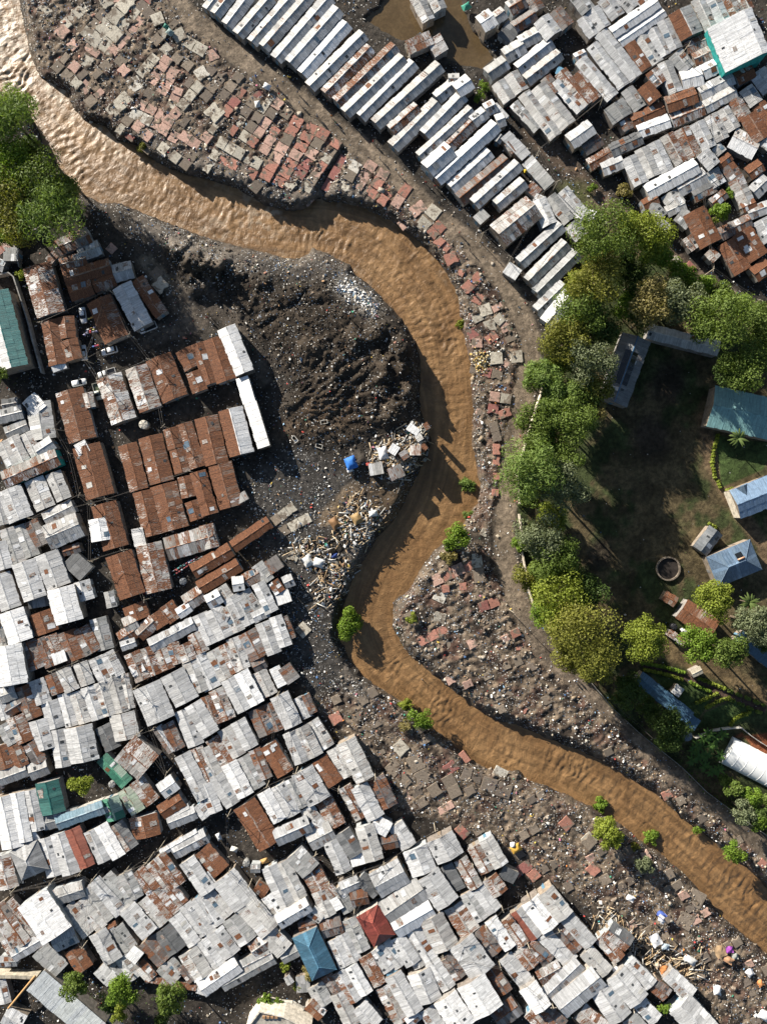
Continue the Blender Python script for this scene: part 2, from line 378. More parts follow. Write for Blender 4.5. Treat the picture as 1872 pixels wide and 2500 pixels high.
def land(px, py):
    """height in metres, albedo rgb and litter for arrays of plan pixels"""
    wob = (fbm(px, py, 0.045, 3) - 0.5) * 16 + (fbm(px, py, 0.16, 2, 5) - 0.5) * 7
    d = sd_poly(px, py, RIVER)
    dp = sd_poly(px, py, POND)
    dr = d_line(px, py, ROAD)
    h_lo = fbm(px, py, 0.02, 3, 3.1) - 0.5
    h_hi = fbm(px, py, 0.11, 3, 7.7) - 0.5
    inF = np.minimum(np.minimum(sd_poly(px, py, FIELD_N), sd_poly(px, py, FIELD_S)), sd_poly(px, py, FIELD_SW))
    fld = 1 - sstep(-6, 14, inF)
    heap = 1 - sstep(-42, 6, sd_poly(px, py, HEAP) + wob * 1.2)
    yard = 1 - sstep(-30, 20, sd_poly(px, py, YARD) + wob)
    comp = 1 - sstep(-3, 5, sd_poly(px, py, COMPOUND))
    road = 1 - sstep(ROAD_W - 7, ROAD_W + 5, dr + wob * 0.5)
    z = h_lo * 0.35 + h_hi * 0.22
    z += fld * (h_hi * 0.75 + 0.1) * (1 - road)
    rough = fbm(px, py, 0.05, 4, 31.0); ridg = 1 - np.abs(2 * fbm(px, py, 0.035, 3, 44.0) - 1)
    # tipped spoil: rounded dumps, tracks pushed through them
    lump = .35 + .9 * (1 - sstep(560, 640, px)) + .8 * sstep(880, 960, px)
    z += heap * (0.7 + 2.2 * np.clip(rough - 0.40, 0, 1) * lump + 1.2 * np.clip(ridg - 0.6, 0, 1) * lump + (fbm(px, py, 0.22, 3, 8) - 0.5) * (.35 + .55 * lump))
    for bx, by, br, bh in ((440,610,36,2.6),(478,640,40,3.2),(520,655,34,2.6),(545,640,26,1.8),(468,700,44,1.6),(930,810,40,2.2),(975,850,36,2.6),(990,900,34,2.8),(1000,950,30,2.4),
                           (940,905,40,1.8),(870,830,36,1.4),(760,850,46,1.6),(820,900,50,1.2),(960,1010,34,1.8),(700,990,24,1.2),(800,960,60,1.2),(875,1130,34,1.6),(640,690,30,1.2)):
        q = np.clip(1 - np.hypot(px - bx, py - by) / (br * (0.75 + 0.7 * rough)), 0, 1)
        z += bh * q * q * (3 - 2 * q) * (0.75 + 0.5 * rough)
    # grader tracks fanning over the heap
    ang = np.arctan2(py - 1010, px - 690); rad = np.hypot(px - 690, py - 1010)
    fan = heap * sstep(40, 80, rad) * (1 - sstep(230, 330, rad)) * sstep(0.0, 0.3, ang + 1.15) * (1 - sstep(0.1, 0.4, ang))
    z += fan * 0.24 * np.sin(ang * 46 + rough * 9)
    for line, wd, dp_ in (([(760,700),(700,760),(640,800)], 6, 0.5), ([(820,740),(720,745),(620,770)], 7, 0.45), ([(930,880),(860,960),(800,1040)], 6, 0.4)):
        dl = d_line(px, py, line); z -= heap * dp_ * np.exp(-(dl / wd) ** 2)
    # low wall footings and berms left standing across the bend
    fs = 1 - sstep(-14, 6, sd_poly(px, py, FIELD_S))
    q = (px * .46 + py * .89) + wob * .9
    z += fs * .34 * np.clip(np.sin(q / 34 * 6.283), 0, 1) ** 3 * sstep(.35, .6, rough)
    z *= (1 - 0.8 * road)
    gul = np.exp(-(d_line(px, py, [(770,500),(800,440),(826,392),(842,358)]) / 13) ** 2) * (1 - road)
    z -= 2.0 * gul
    z += comp * (-z * 0.7)
    # piles pushed to the road edges
    z += np.exp(-((dr - 36 + wob * .5) / 7) ** 2) * 0.5 * (rough) * (1 - comp) * sstep(560, 700, py)
    # river banks
    dd = d + wob * 0.55
    steep_e = sstep(-200, 100, 0 * px)  # same slope both sides
    bankz = -3.9 + 3.9 * sstep(-7, 26, dd)
    z = np.where(dd < 26, np.minimum(bankz + np.clip(z, -.3, 3) * sstep(-2, 26, dd), z + bankz), z)
    pz = -1.6 + 1.6 * sstep(-6, 10, dp + wob * 0.5)
    z = np.where(dp < 18, np.minimum(z, pz + z * sstep(-2, 10, dp)), z)
    # albedo
    n1 = fbm(px, py, 0.03, 4, 60.0)[..., None]; n2 = fbm(px, py, 0.12, 4, 70.0)[..., None]
    def C(*c): return np.array(c, np.float32)
    col = C(.050,.043,.036) * (0.6 + 0.8 * n1) * (0.7 + 0.6 * n2)
    lit = 0.35 + 0.0 * px
    def over(mask, c, var=0.6):
        nonlocal col
        m = mask[..., None]
        col = col * (1 - m) + m * c * (1 - var / 2 + var * n2) * (0.8 + 0.4 * n1)
    over(fld, C(.200,.155,.113), 1.0)
    over(fld * sstep(.52, .62, fbm(px, py, .05, 3, 90)), C(.060,.046,.036), .6)
    over(fld * sstep(.56, .66, fbm(px, py, .035, 3, 97)) * .7, C(.115,.066,.050), .6)
    lit = lit + fld * 0.5
    over(1 - sstep(-10, 20, sd_poly(px, py, YARD) + wob), C(.06,.055,.05), .8); lit = lit + yard * 0.75
    over(heap, C(.047,.036,.026), .7); lit = lit + heap * 0.25
    # band of white rubbish along the heap's river edge, and down both banks
    band = 1.25 * np.exp(-((d - 30 + wob) / 30) ** 2) * (1 - sstep(880, 930, px)) * sstep(280, 380, px) * (1 - sstep(620, 720, py) * (px < 840))
    over(np.clip(band * 0.75, 0, 1), C(.15,.13,.11), .9); lit = lit + band * 0.7
    pile = np.exp(-(d_line(px, py, [(842,700),(880,722),(905,745)]) / 24) ** 2)
    over(np.clip(pile * 1.2, 0, 1), C(.25,.23,.20), .6); lit = lit + pile
    shore = np.exp(-((d - 12) / 16) ** 2)
    over(shore * 0.5, C(.055,.045,.036), .6); lit = lit + shore * 0.6
    tr = (1 - sstep(-4, 10, sd_poly(px, py, TRACK) + wob * .5))
    over(np.clip(1 - sstep(10, 24, d_line(px, py, [(790,1270),(850,1205),(915,1165),(960,1150)]) + wob * .4), 0, 1), C(.19,.145,.10), .5)
    over(tr * .8, C(.15,.105,.065), .6)
    brn = np.exp(-(d_line(px, py, [(760,1010),(850,1000),(700,1050)]) / 30) ** 2); over(brn * .6, C(.12,.08,.05), .6)
    scr = np.exp(-(d_line(px, py, [(870,1250),(930,1130),(1020,1070)]) / 34) ** 2) + np.exp(-(d_line(px, py, [(755,1345),(830,1400),(800,1440)]) / 30) ** 2)
    over(np.clip(scr, 0, 1) * .8, C(.07,.056,.044), .7)
    over(road, C(.215,.170,.125), .5); lit = lit * (1 - 0.6 * road)
    over(np.clip(road * sstep(1480, 1560, py) * .6, 0, 1), C(.165,.130,.098), .4)
    # dirt lanes among the houses
    for ln, wd, c in (([(250,790),(350,830),(470,790),(520,760),(500,700)], 22, C(.10,.082,.066)), ([(420,690),(470,790)], 26, C(.12,.10,.08)), ([(360,640),(400,690)], 20, C(.16,.14,.11)),
                      ([(1300,320),(1360,380),(1440,470),(1560,560),(1660,650),(1760,720),(1880,790)], 26, C(.13,.095,.07)), ([(1200,190),(1260,270),(1320,340)], 13, C(.12,.095,.07)),
                      ([(560,770),(600,850),(640,920)], 26, C(.09,.075,.06))):
        over(np.clip(1 - sstep(wd - 8, wd + 6, d_line(px, py, ln) + wob * .5), 0, 1), c, .5)
    over(np.clip(1 - sstep(20, 60, np.hypot(px - 1400, py - 480) + wob), 0, 1), C(.10,.105,.045), .8)
    # school grounds
    g = fbm(px, py, .012, 4, 120.0); g2 = fbm(px, py, .05, 4, 130.0)
    over(comp, C(.105,.082,.044), .5)
    over(comp * sstep(.44, .58, g * .7 + g2 * .3), C(.050,.064,.024), .6)
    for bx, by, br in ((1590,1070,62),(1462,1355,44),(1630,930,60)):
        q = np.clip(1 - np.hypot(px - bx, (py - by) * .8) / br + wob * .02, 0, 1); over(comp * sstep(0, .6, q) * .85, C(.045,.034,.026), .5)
    over(comp * (1 - sstep(10, 26, d_line(px, py, [(1720,1020),(1735,1130),(1790,1230),(1860,1330),(1880,1390)]) + wob * .4)), C(.17,.118,.07), .5)
    over(comp * (1 - sstep(14, 34, d_line(px, py, [(1330,1480),(1420,1480),(1560,1540),(1660,1600),(1760,1640),(1880,1710)]) + wob * .5)), C(.16,.115,.06), .5)
    over(comp * (1 - sstep(8, 12, d_line(px, py, [(1580,1625),(1680,1655),(1760,1690),(1860,1730)]))), C(.10,.065,.05), .4)
    for poly in ([(1745,1060),(1760,1190),(1862,1145),(1890,1080),(1800,1075)], [(1590,1640),(1670,1665),(1740,1700),(1700,1760),(1640,1720)], [(1720,1740),(1790,1710),(1840,1740),(1780,1780),(1700,1775)]):
        over(comp * (1 - sstep(-2, 4, sd_poly(px, py, poly))), C(.055,.085,.026), .5)
    over(comp * (1 - sstep(-2, 4, sd_poly(px, py, [(1790,1800),(1880,1790),(1900,1880),(1850,1840),(1810,1790)]))), C(.24,.085,.04), .4)
    lit = lit * (1 - comp * .97)
    # wet margin of the water
    wet = 1 - sstep(-4, 10, dd)
    over(wet * .7, C(.085,.055,.03), .5); lit = lit * (1 - wet)
    return z, np.clip(col, .01, .8), np.clip(lit, 0, 1.2)

# one ground sheet: fine in the middle, running out to the horizon
STEP = 4.0
gx = np.arange(-190, 2062, STEP); gy = np.arange(-190, 2692, STEP)
far = [30, 120, 500, 2500, 12000, 25000]
gx = np.concatenate([gx[0] - np.array(far[::-1]), gx, gx[-1] + np.array(far)])
gy = np.concatenate([gy[0] - np.array(far[::-1]), gy, gy[-1] + np.array(far)])
PX, PY = np.meshgrid(gx, gy)
Z, CO, LI = land(PX, PY)
edge = sstep(0, 120, np.minimum(np.minimum(PX + 190, 2058 - PX), np.minimum(PY + 190, 2690 - PY)))
Z = Z * edge
f = (CAM_H - Z) / CAM_H
WX = (PX - 936) / PXM * f; WY = (1250 - PY) / PXM * f
ny, nx = PX.shape
idx = np.arange(nx * ny).reshape(ny, nx)
F = np.stack([idx[1:, :-1], idx[1:, 1:], idx[:-1, 1:], idx[:-1, :-1]], -1).reshape(-1, 4)
gm = fast_mesh('ground', np.stack([WX, WY, Z], -1).reshape(-1, 3), F, M_GROUND,
               np.concatenate([CO, LI[..., None]], -1).reshape(-1, 4), smooth=True)
GROUND = tag(put('ground', gm), kind='structure')
def gz(px, py):                      # ground height under a plan pixel
    i = int(np.clip(np.searchsorted(gy, py), 1, ny - 1)); j = int(np.clip(np.searchsorted(gx, px), 1, nx - 1))
    return float(Z[i, j])

# the river, built as a rippled surface that follows the channel
M_RIVER = mat_water('muddy_water', (0.175, 0.098, 0.042), (0.245, 0.145, 0.066), True, 0.40)
M_POND = mat_water('standing_water', (0.090, 0.062, 0.032), (0.115, 0.080, 0.042), False, 0.10)
def resample(line, n):
    p = np.array(line, float); s = np.r_[0, np.cumsum(np.hypot(*np.diff(p, axis=0).T))]
    t = np.linspace(0, s[-1], n)
    return np.stack([np.interp(t, s, p[:, 0]), np.interp(t, s, p[:, 1])], 1)
WATER_Z = -3.1
def river():
    a = resample(BANK_W, 90); b = resample(BANK_E, 90)
    cen = (a + b) / 2
    # pair each centre point with the nearest points of both banks
    cen = resample(cen, 700)
    k = np.ones(31) / 31
    cs = np.stack([np.convolve(np.pad(cen[:, i], 15, mode='edge'), k, 'valid') for i in (0, 1)], 1)
    t = np.gradient(cs, axis=0); t /= np.linalg.norm(t, axis=1)[:, None]
    nrm = np.stack([-t[:, 1], t[:, 0]], 1)
    u = np.r_[0, np.cumsum(np.hypot(*np.diff(cs, axis=0).T))]
    return cs, nrm, u
CS, NRM, UU = river()
def river_mesh():
    xs = np.arange(-150, 2000, 3.6); ys = np.arange(-90, 2460, 3.6)
    X, Y = np.meshgrid(xs, ys)
    sd = sd_poly(X, Y, RIVER)
    keep = sd < 16
    # along/across coordinates from the nearest centre sample
    fx, fy = X[keep], Y[keep]
    best = np.full(fx.shape, 1e9); U = np.zeros(fx.shape); V = np.zeros(fx.shape)
    for i in range(0, len(CS), 4):
        d2 = (fx - CS[i, 0]) ** 2 + (fy - CS[i, 1]) ** 2
        m = d2 < best
        best[m] = d2[m]; dx = fx[m] - CS[i, 0]; dy = fy[m] - CS[i, 1]
        V[m] = dx * NRM[i, 0] + dy * NRM[i, 1]; U[m] = UU[i] + dx * NRM[i, 1] - dy * NRM[i, 0]
    U /= PXM; V /= PXM
    sdk = sd[keep] / PXM
    mid = sstep(0.2, 3.0, -sdk)
    # standing waves: crests across the flow, broken up
    ph = U * 3.0 + 2.6 * (fbm(U, V, 0.35, 3, 3) - .5) * 6 + np.abs(V) * 0.55
    wave = np.sin(ph) * (0.03 + 0.12 * sstep(.45, .75, fbm(U, V, .12, 3, 9))) + (fbm(U, V * .7, .9, 4, 14) - .5) * 0.42 + (fbm(U, V, .25, 2, 24) - .5) * .22
    # rapids: upstream corner and the sheltered tail by the bend
    rap = np.exp(-((fx - 40) ** 2 + (fy - 90) ** 2) / (2 * 130 ** 2)) + .5 * np.exp(-((fx - 640) ** 2 + (fy - 535) ** 2) / (2 * 46 ** 2)) + .6 * np.exp(-((fx - 530) ** 2 + (fy - 560) ** 2) / (2 * 30 ** 2))\
        + .45 * np.exp(-(np.clip(d_line(fx, fy, [(120,190),(250,330),(330,390)]), 0, None) / 30) ** 2)
    calm = 1 - .65 * np.exp(-(d_line(fx, fy, [(1080,1100),(1000,1290),(930,1400),(890,1520)]) / 70) ** 2)
    z = WATER_Z + wave * (.35 + .65 * mid) * .85 * (1 + .6 * rap) * calm
    foam = np.clip(rap * 1.1 * sstep(.46, .62, fbm(fx, fy, .09, 4, 50)), 0, 1) + .35 * (1 - mid) * sstep(.55, .7, fbm(fx, fy, .07, 3, 51)) * (fy < 700)
    vid = -np.ones(X.shape, int); vid[keep] = np.arange(keep.sum())
    q = keep[:-1, :-1] & keep[1:, :-1] & keep[:-1, 1:] & keep[1:, 1:]
    F = np.stack([vid[1:, :-1][q], vid[1:, 1:][q], vid[:-1, 1:][q], vid[:-1, :-1][q]], 1)
    ff = (CAM_H - WATER_Z) / CAM_H
    Vv = np.stack([(fx - 936) / PXM * ff, (1250 - fy) / PXM * ff, z], 1)
    me = fast_mesh('river', Vv, F, M_RIVER, np.repeat(np.clip(foam, 0, 1)[:, None], 3, 1), smooth=True)
    uv = me.uv_layers.new(name='flow')
    li = F.ravel()
    uv.data.foreach_set('uv', np.stack([U[li], V[li]], 1).astype(np.float32).ravel())
    return me
tag(put('river', river_mesh()), kind='structure')
def pond_mesh():
    xs = np.arange(880, 1220, 4.0); ys = np.arange(-80, 180, 4.0)
    X, Y = np.meshgrid(xs, ys); keep = sd_poly(X, Y, POND) < 12
    vid = -np.ones(X.shape, int); vid[keep] = np.arange(keep.sum())
    q = keep[:-1, :-1] & keep[1:, :-1] & keep[:-1, 1:] & keep[1:, 1:]
    F = np.stack([vid[1:, :-1][q], vid[1:, 1:][q], vid[:-1, 1:][q], vid[:-1, :-1][q]], 1)
    zz = -0.7
    Vv = np.stack([(X[keep] - 936) / PXM * (CAM_H - zz) / CAM_H, (1250 - Y[keep]) / PXM * (CAM_H - zz) / CAM_H, np.full(keep.sum(), zz)], 1)
    return fast_mesh('flood_water', Vv, F, M_POND, smooth=True)
tag(put('flood_water', pond_mesh()), kind='structure')
# ------------------------------------------------------------------ houses
# each entry: ridge from x0 y0 to x1 y1, width, sheet code[/code of the second slope], options
# options: hN eave height, pN pitch in degrees, ^ hipped, m mono-pitch (low side A), n mono-pitch (low side B), f flat, aN share of the width on side A,
#          w# wall colour, *key landmark
SURVEY = {
'B': """20 80 130 -70 100 M;85 120 225 -60 108 M;180 205 380 -60 110 L;270 285 535 -20 112 M;380 345 700 -20 112 M;475 385 850 -40 112 M;575 480 1010 -20 118 L;690 515 1082 75 120 L;
785 600 1150 190 118 W;850 705 1285 275 112 M;975 760 1340 385 112 X;1070 830 1540 375 112 X;1135 915 1605 465 112 M;1255 945 1690 510 112 L;1380 1005 1900 530 115 M;1500 1050 1720 860 100 X;
1520 1190 1880 830 120 M""",
'C': """215 795 360 675 110 M;375 735 490 655 135 W h3.2;120 1090 430 770 112 L;75 1265 500 880 85 M;140 1370 330 1200 150 W h3.4 *W_wide;310 1180 500 990 115 X;505 985 610 905 112 L;610 890 690 850 112 L;
215 1455 700 1010 120 W h2.8;700 985 765 960 110 L;330 1520 650 1230 112 L;400 1610 790 1290 120 D;520 1650 880 1325 112 L;700 1660 925 1470 110 M;
50 -30 155 170 112 M h2.6;180 -60 250 85 112 M;-20 385 175 300 110 X p6;190 300 260 430 120 X p8;570 200 675 130 150 W h4.2 p10;690 150 765 95 110 M;800 75 925 0 130 D;970 -20 1040 90 120 D;
840 225 1010 110 100 D;760 320 850 200 130 K f h2;1060 150 1165 290 150 L h3;1170 85 1275 220 130 D;890 350 1065 255 120 M;765 455 920 365 130 G;870 560 1145 340 110 L;940 650 1215 435 110 M;
630 605 780 500 125 G;710 665 810 815 115 M;815 595 905 745 125 M;920 755 1180 1110 112 M;840 835 1035 1050 80 G;1030 700 1280 1020 150 M;1095 625 1190 750 100 D;1170 660 1380 900 85 L;1215 580 1440 850 110 X;
1350 590 1520 800 110 X;1185 565 1250 590 70 B p6;1380 480 1640 790 112 L h3;1335 470 1420 425 70 L;
340 930 620 1170 10 K f;1000 1610 1090 1656 110 W;770 1090 940 1270 100 L p8;700 1150 740 1090 60 G;790 1150 850 1230 70 D;950 1290 1130 1500 100 G p9;1230 1540 1420 1760 110 L;1130 1590 1290 1790 110 G;
680 850 780 960 60 L p8;960 1500 1040 1570 90 D f h2;310 640 400 640 90 G""",
'G': """715 250 1005 10 215 X h3.6 p16 *rusty_big;1035 -40 1130 165 130 W h2.8;890 470 1225 165 112 L h2.6;780 500 880 570 95 W p8 h3;955 620 1265 310 110 M;1025 715 1350 390 110 G;1030 860 1250 645 112 L;1105 960 1300 720 135 W h3;
1300 150 1390 265 130 G;1350 60 1500 100 100 W p8;540 130 620 60 90 G p8""",
'D': """240 70 340 230 120 L;160 140 260 290 110 L;340 -20 450 140 130 L;110 -40 210 90 125 G h2.8;480 -40 580 70 130 L;600 -60 690 40 105 L;400 270 770 15 105 W h3 *twin_long;460 345 825 95 85 W h2.6;
240 360 370 530 115 L;370 520 500 700 110 L;310 260 600 630 118 L;540 350 680 560 100 O;630 290 770 510 105 M;725 230 840 450 105 L;815 165 920 400 110 L;
945 80 1050 290 195 G/R h3.2 *half_rust;1090 -10 1210 250 112 M;1215 -20 1315 200 115 L;1330 -20 1420 140 110 X;1445 -50 1510 80 90 X;1435 120 1585 475 360 W h5.2 p12 a70 wteal *white_hall;
1225 250 1360 540 120 M;1330 190 1460 490 100 X;1000 390 1180 310 95 X;1060 485 1230 405 105 X;910 430 1020 560 130 G p6;1130 585 1300 500 130 W;960 655 1130 610 150 W;820 500 920 750 115 M;
720 570 800 680 115 X;655 690 755 815 125 R h3.2;520 720 630 880 115 G;410 840 490 960 180 G p8;560 985 820 870 115 O;840 850 1085 765 130 R h3;1110 760 1380 625 115 L;1150 870 1400 735 105 M;
1400 640 1540 560 125 R;880 975 1140 870 120 X;610 1065 865 975 115 W;490 950 540 1050 100 D;390 1220 640 1110 110 K;60 1150 240 1020 135 L h3.4;170 1215 310 1120 110 D;215 1335 390 1230 100 X;320 1370 490 1300 115 L;
535 1270 640 1490 125 L h2.8;635 1200 740 1430 115 M;735 1150 850 1390 115 L;840 1090 965 1320 115 X;960 1040 1070 1270 130 X;1085 990 1190 1200 125 L;1195 930 1300 1130 110 M;1290 880 1390 1050 110 M;
1390 800 1480 960 115 X;1480 710 1570 840 120 M;1570 580 1680 730 150 L;1585 840 1690 990 120 R;1500 930 1620 1130 150 R;1370 1110 1570 1210 175 X/W;1130 1230 1230 1345 120 L h3;680 1560 1090 1335 130 W h2.8;
930 1540 1160 1410 125 L;1060 1590 1230 1500 100 K/X;860 1560 930 1670 150 M;650 1660 770 1600 90 O;1260 1340 1360 1260 80 O;1330 1340 1420 1460 120 D;1500 1410 1610 1330 115 O;1200 1380 1270 1500 125 G;
1400 1450 1500 1660 130 X;1540 1560 1660 1450 125 L;1210 1650 1320 1560 90 D;1240 1180 1290 1240 90 M;1620 1130 1690 1180 100 M""",
'H': """840 60 990 -10 90 M;720 -10 810 100 95 G;940 70 1040 150 130 G p7;1060 50 1200 320 190 R h2.8 *rust_edge;1005 260 1075 360 80 X;1275 240 1520 120 110 D;1450 210 1590 430 170 R;1320 300 1460 540 150 R;
1180 370 1250 440 90 X;1545 570 1670 480 130 O;1500 75 1670 10 100 L;1600 120 1690 290 130 L;1450 30 1560 -20 80 R;780 130 860 200 70 G p7""",
'E': """-40 715 122 1325 330 T/L h4.5 p13 a120 *teal_hall;300 490 415 890 230 X h3 *long_streak;-30 270 45 380 110 P;30 400 150 400 110 G f;-40 470 40 500 100 L;400 930 470 1295 135 R;530 905 550 1080 135 R;560 1090 605 1255 135 R;
455 355 725 240 130 D;640 405 810 340 120 M;490 490 700 430 115 D;525 605 895 490 125 R;755 655 930 590 125 R;565 720 750 660 130 R;920 560 1075 520 140 M;800 760 945 1090 200 R h2.8;985 650 1165 985 160 L h3 *grey_row;
1110 600 1310 890 112 R;880 1385 1005 1750 205 X h3;1100 1310 1220 1656 180 X;1280 1230 1420 1570 215 R;1480 1170 1560 1320 130 R;1560 1350 1620 1510 120 R;560 1500 670 1905 225 R;20 1620 150 1600 90 K;230 1560 330 1670 130 W;
710 1520 740 1640 80 X;420 1320 530 1280 70 W p6;400 400 450 450 80 D p6""",
'F': """-60 1120 50 1450 105 R;65 1080 180 1425 160 R;175 990 325 1360 150 W h4.2 p9 *white_end;300 1395 360 1600 105 W h3.6 p9;370 1600 480 1960 102 W h3.8 p9;205 1650 300 2020 195 W/R h3""",
'I': """1030 280 1130 650 150 R;1215 215 1310 590 190 R;1380 150 1425 315 125 R;1430 320 1480 510 125 R;1490 110 1600 470 130 R;1150 660 1240 1020 150 R;1320 605 1420 970 215 R;1490 540 1530 710 115 R;1550 740 1600 890 115 R;
1600 500 1700 850 130 R;1345 1130 1730 1020 185 X h2.6;1560 1310 1870 1130 120 O;1610 1445 1935 1250 118 O;700 290 815 705 230 R h3;645 265 690 355 100 W p6 h3.6;840 760 940 1120 205 R h3;800 880 830 1060 165 W h3.6 p7;
960 1165 1075 1510 215 R h3;1200 1085 1290 1470 210 X h2.8;1110 960 1140 1100 95 L p6;-40 70 185 15 110 G;50 195 225 120 100 G;310 -60 360 240 190 G;20 260 120 470 115 M;100 220 200 430 105 M;210 190 300 380 105 M;
300 345 430 260 115 L h3;30 570 470 380 140 X h3.4 wteal *teal_end;75 640 175 890 205 L h3;275 560 375 800 160 M;430 510 520 730 125 M;-20 700 40 930 110 G;360 890 595 775 110 M;380 1040 650 925 205 M h3.2;
60 960 150 1240 130 G;170 930 265 1190 125 G;-10 1070 50 1290 125 L;250 900 345 1100 110 D;0 1330 95 1610 170 L;190 1230 290 1530 190 L h3;375 1160 480 1435 195 L h3;490 1440 565 1720 225 W h4 *white_I;650 1390 695 1545 150 L;
560 1200 700 1330 150 K f h2.4;510 1150 650 1110 80 D;880 1470 910 1600 80 G;1080 1575 1130 1700 180 R;1340 1575 1430 1700 125 R;1500 1570 1640 1480 135 X;1440 1655 1540 1590 90 W;230 1570 400 1540 90 K f h2.2;
920 1000 1000 1000 60 G""",
'J': """10 60 100 440 185 R;120 440 215 790 185 R;250 740 340 690 70 M p7;20 1560 130 1500 115 W h3;130 1430 200 1540 100 M;225 1415 320 1400 120 W h3;320 1385 440 1320 110 X;430 1400 545 1640 110 L h3;310 1470 430 1660 120 G;
210 1510 300 1680 140 L;60 1610 200 1680 110 L;550 1390 610 1480 95 O/W;575 1540 690 1500 100 W p7;640 1405 715 1370 100 L;420 1250 520 1390 100 G;505 1290 610 1220 115 D f;10 930 60 1120 110 X;225 1110 525 905 105 O;
-10 1000 20 1030 80 X;1500 300 1560 340 75 W p6;1490 530 1600 480 100 X p6;1330 490 1440 470 95 M f h2;1590 340 1630 400 60 D p7""",
'K': """-10 130 70 190 60 W p7;0 330 90 330 80 X p8 h3;90 290 130 330 60 O p7;60 200 90 250 55 M p6;120 110 150 160 40 D p6""",
'M': """90 -30 175 220 200 W h3.4;0 120 30 260 60 G;55 250 110 570 245 W h4.2 p8 *white_M;330 -20 390 150 190 R;220 220 310 440 150 D;330 190 425 420 110 D;400 170 490 400 115 X;530 140 620 370 160 D;430 370 535 330 90 W p7 h3.2;
650 110 760 310 140 D;790 30 860 285 135 G;970 205 1090 130 120 X;980 260 1100 220 80 L;1010 100 1110 50 130 X;1120 170 1250 50 120 X;1250 -10 1320 100 120 R;1215 255 1570 70 110 L;1300 280 1365 445 115 X;1390 230 1445 400 105 X;
1480 240 1540 375 130 X;1570 150 1640 310 120 X;1065 310 1165 530 130 X;1175 270 1260 490 120 X;1060 465 1160 410 90 W p6 h3;650 390 715 570 115 M;510 440 590 620 120 M;420 480 480 640 120 D;770 350 860 545 120 L;860 310 960 500 120 L;
285 530 350 725 145 L;180 580 280 840 145 D;0 665 130 620 120 M;50 790 180 710 110 D;0 700 50 850 80 L;120 825 205 1035 150 X;20 890 110 1050 110 G;300 855 370 1095 155 L;400 700 460 920 140 L;515 640 585 905 100 L;610 625 690 880 105 M;
710 585 800 850 110 L;810 550 890 820 110 M;915 505 1000 790 115 M;1005 480 1060 760 70 M;985 800 1035 1010 200 M;630 905 690 1190 230 L h3.2;465 930 515 1235 120 L;830 900 920 1090 130 K;1185 570 1310 860 235 L h3;
1390 470 1515 710 200 L h3;1545 380 1640 625 150 M;1475 770 1590 1060 140 L;1560 720 1710 970 150 L h3;1270 910 1400 1110 85 L/D;1350 880 1455 1090 100 D;1010 1075 1205 1240 260 X h3.4 *rust_green;825 1155 1030 1370 115 N;
1010 1410 1120 1600 125 Y;1100 1340 1240 1520 130 X;1300 1435 1420 1350 135 W p8 h3;1300 1605 1475 1490 120 O;1380 1650 1540 1565 90 L;1475 1130 1660 1490 135 L;1580 1080 1700 1350 120 X;1700 1250 1780 1400 90 L;0 1060 60 1245 140 R;
110 1060 185 1230 120 R;240 1040 330 1200 120 D;-10 1335 220 1250 115 M;240 1280 390 1225 130 M;380 1350 440 1610 190 V h3 *dark_teal;350 1690 640 1620 120 G;460 1690 840 1555 110 B2 h3.2 *blue_strip;885 1480 945 1660 150 N;
20 1470 110 1890 170 W h3;135 1440 210 1840 115 W h3;245 1420 310 1750 120 L h2.8;-60 1400 20 1360 90 D""",
'N': """-50 0 60 240 150 L;60 -40 170 190 140 L;185 -70 275 140 115 M;285 -100 375 80 125 L;-60 330 70 600 140 L;60 290 180 520 125 M;155 240 260 470 100 X;225 190 320 440 115 M;340 140 450 350 165 D;465 65 565 320 115 L h3;570 15 655 260 105 L h3;
630 20 700 200 80 D;390 30 510 -30 90 L;290 465 430 725 120 W h3.2;190 520 325 780 125 L h3;440 460 535 655 115 M;390 430 490 380 90 D;560 430 630 580 85 W h2.6 p7;640 420 720 540 110 D p7;10 660 95 890 110 X;90 605 195 850 125 X;
-30 850 50 960 100 L;600 650 720 905 150 L h3;420 760 515 970 150 D;510 720 600 940 105 D;755 670 835 835 80 L;810 650 880 800 65 D;865 860 1000 1075 110 M;690 950 790 1200 125 L h3;775 910 895 1150 140 M h3;510 1050 655 1290 140 R h2.8 *rust_N;
160 920 280 1145 125 M;265 860 380 1080 125 L;60 1000 195 1210 120 X;-10 1080 90 1295 120 M;195 1200 335 1470 135 W h3;305 1150 445 1400 110 G;400 1090 500 1330 100 D;85 1305 235 1540 135 L;0 1370 95 1600 115 L;475 1430 610 1670 115 W h2.8;
590 1380 720 1625 130 L;685 1330 800 1560 130 G;785 1260 930 1515 190 L h3;925 1170 1060 1370 135 R;1040 1080 1165 1310 115 M;1140 1020 1300 1340 160 M h3.4 *tall_M;1245 1385 1385 1650 145 L h3;1375 1320 1490 1560 150 D;1130 1390 1270 1650 110 X;
955 1490 1075 1715 140 X;820 1560 930 1720 115 M;320 1530 530 1870 195 R h3 *curved_rust;-60 1540 20 1640 100 L""",
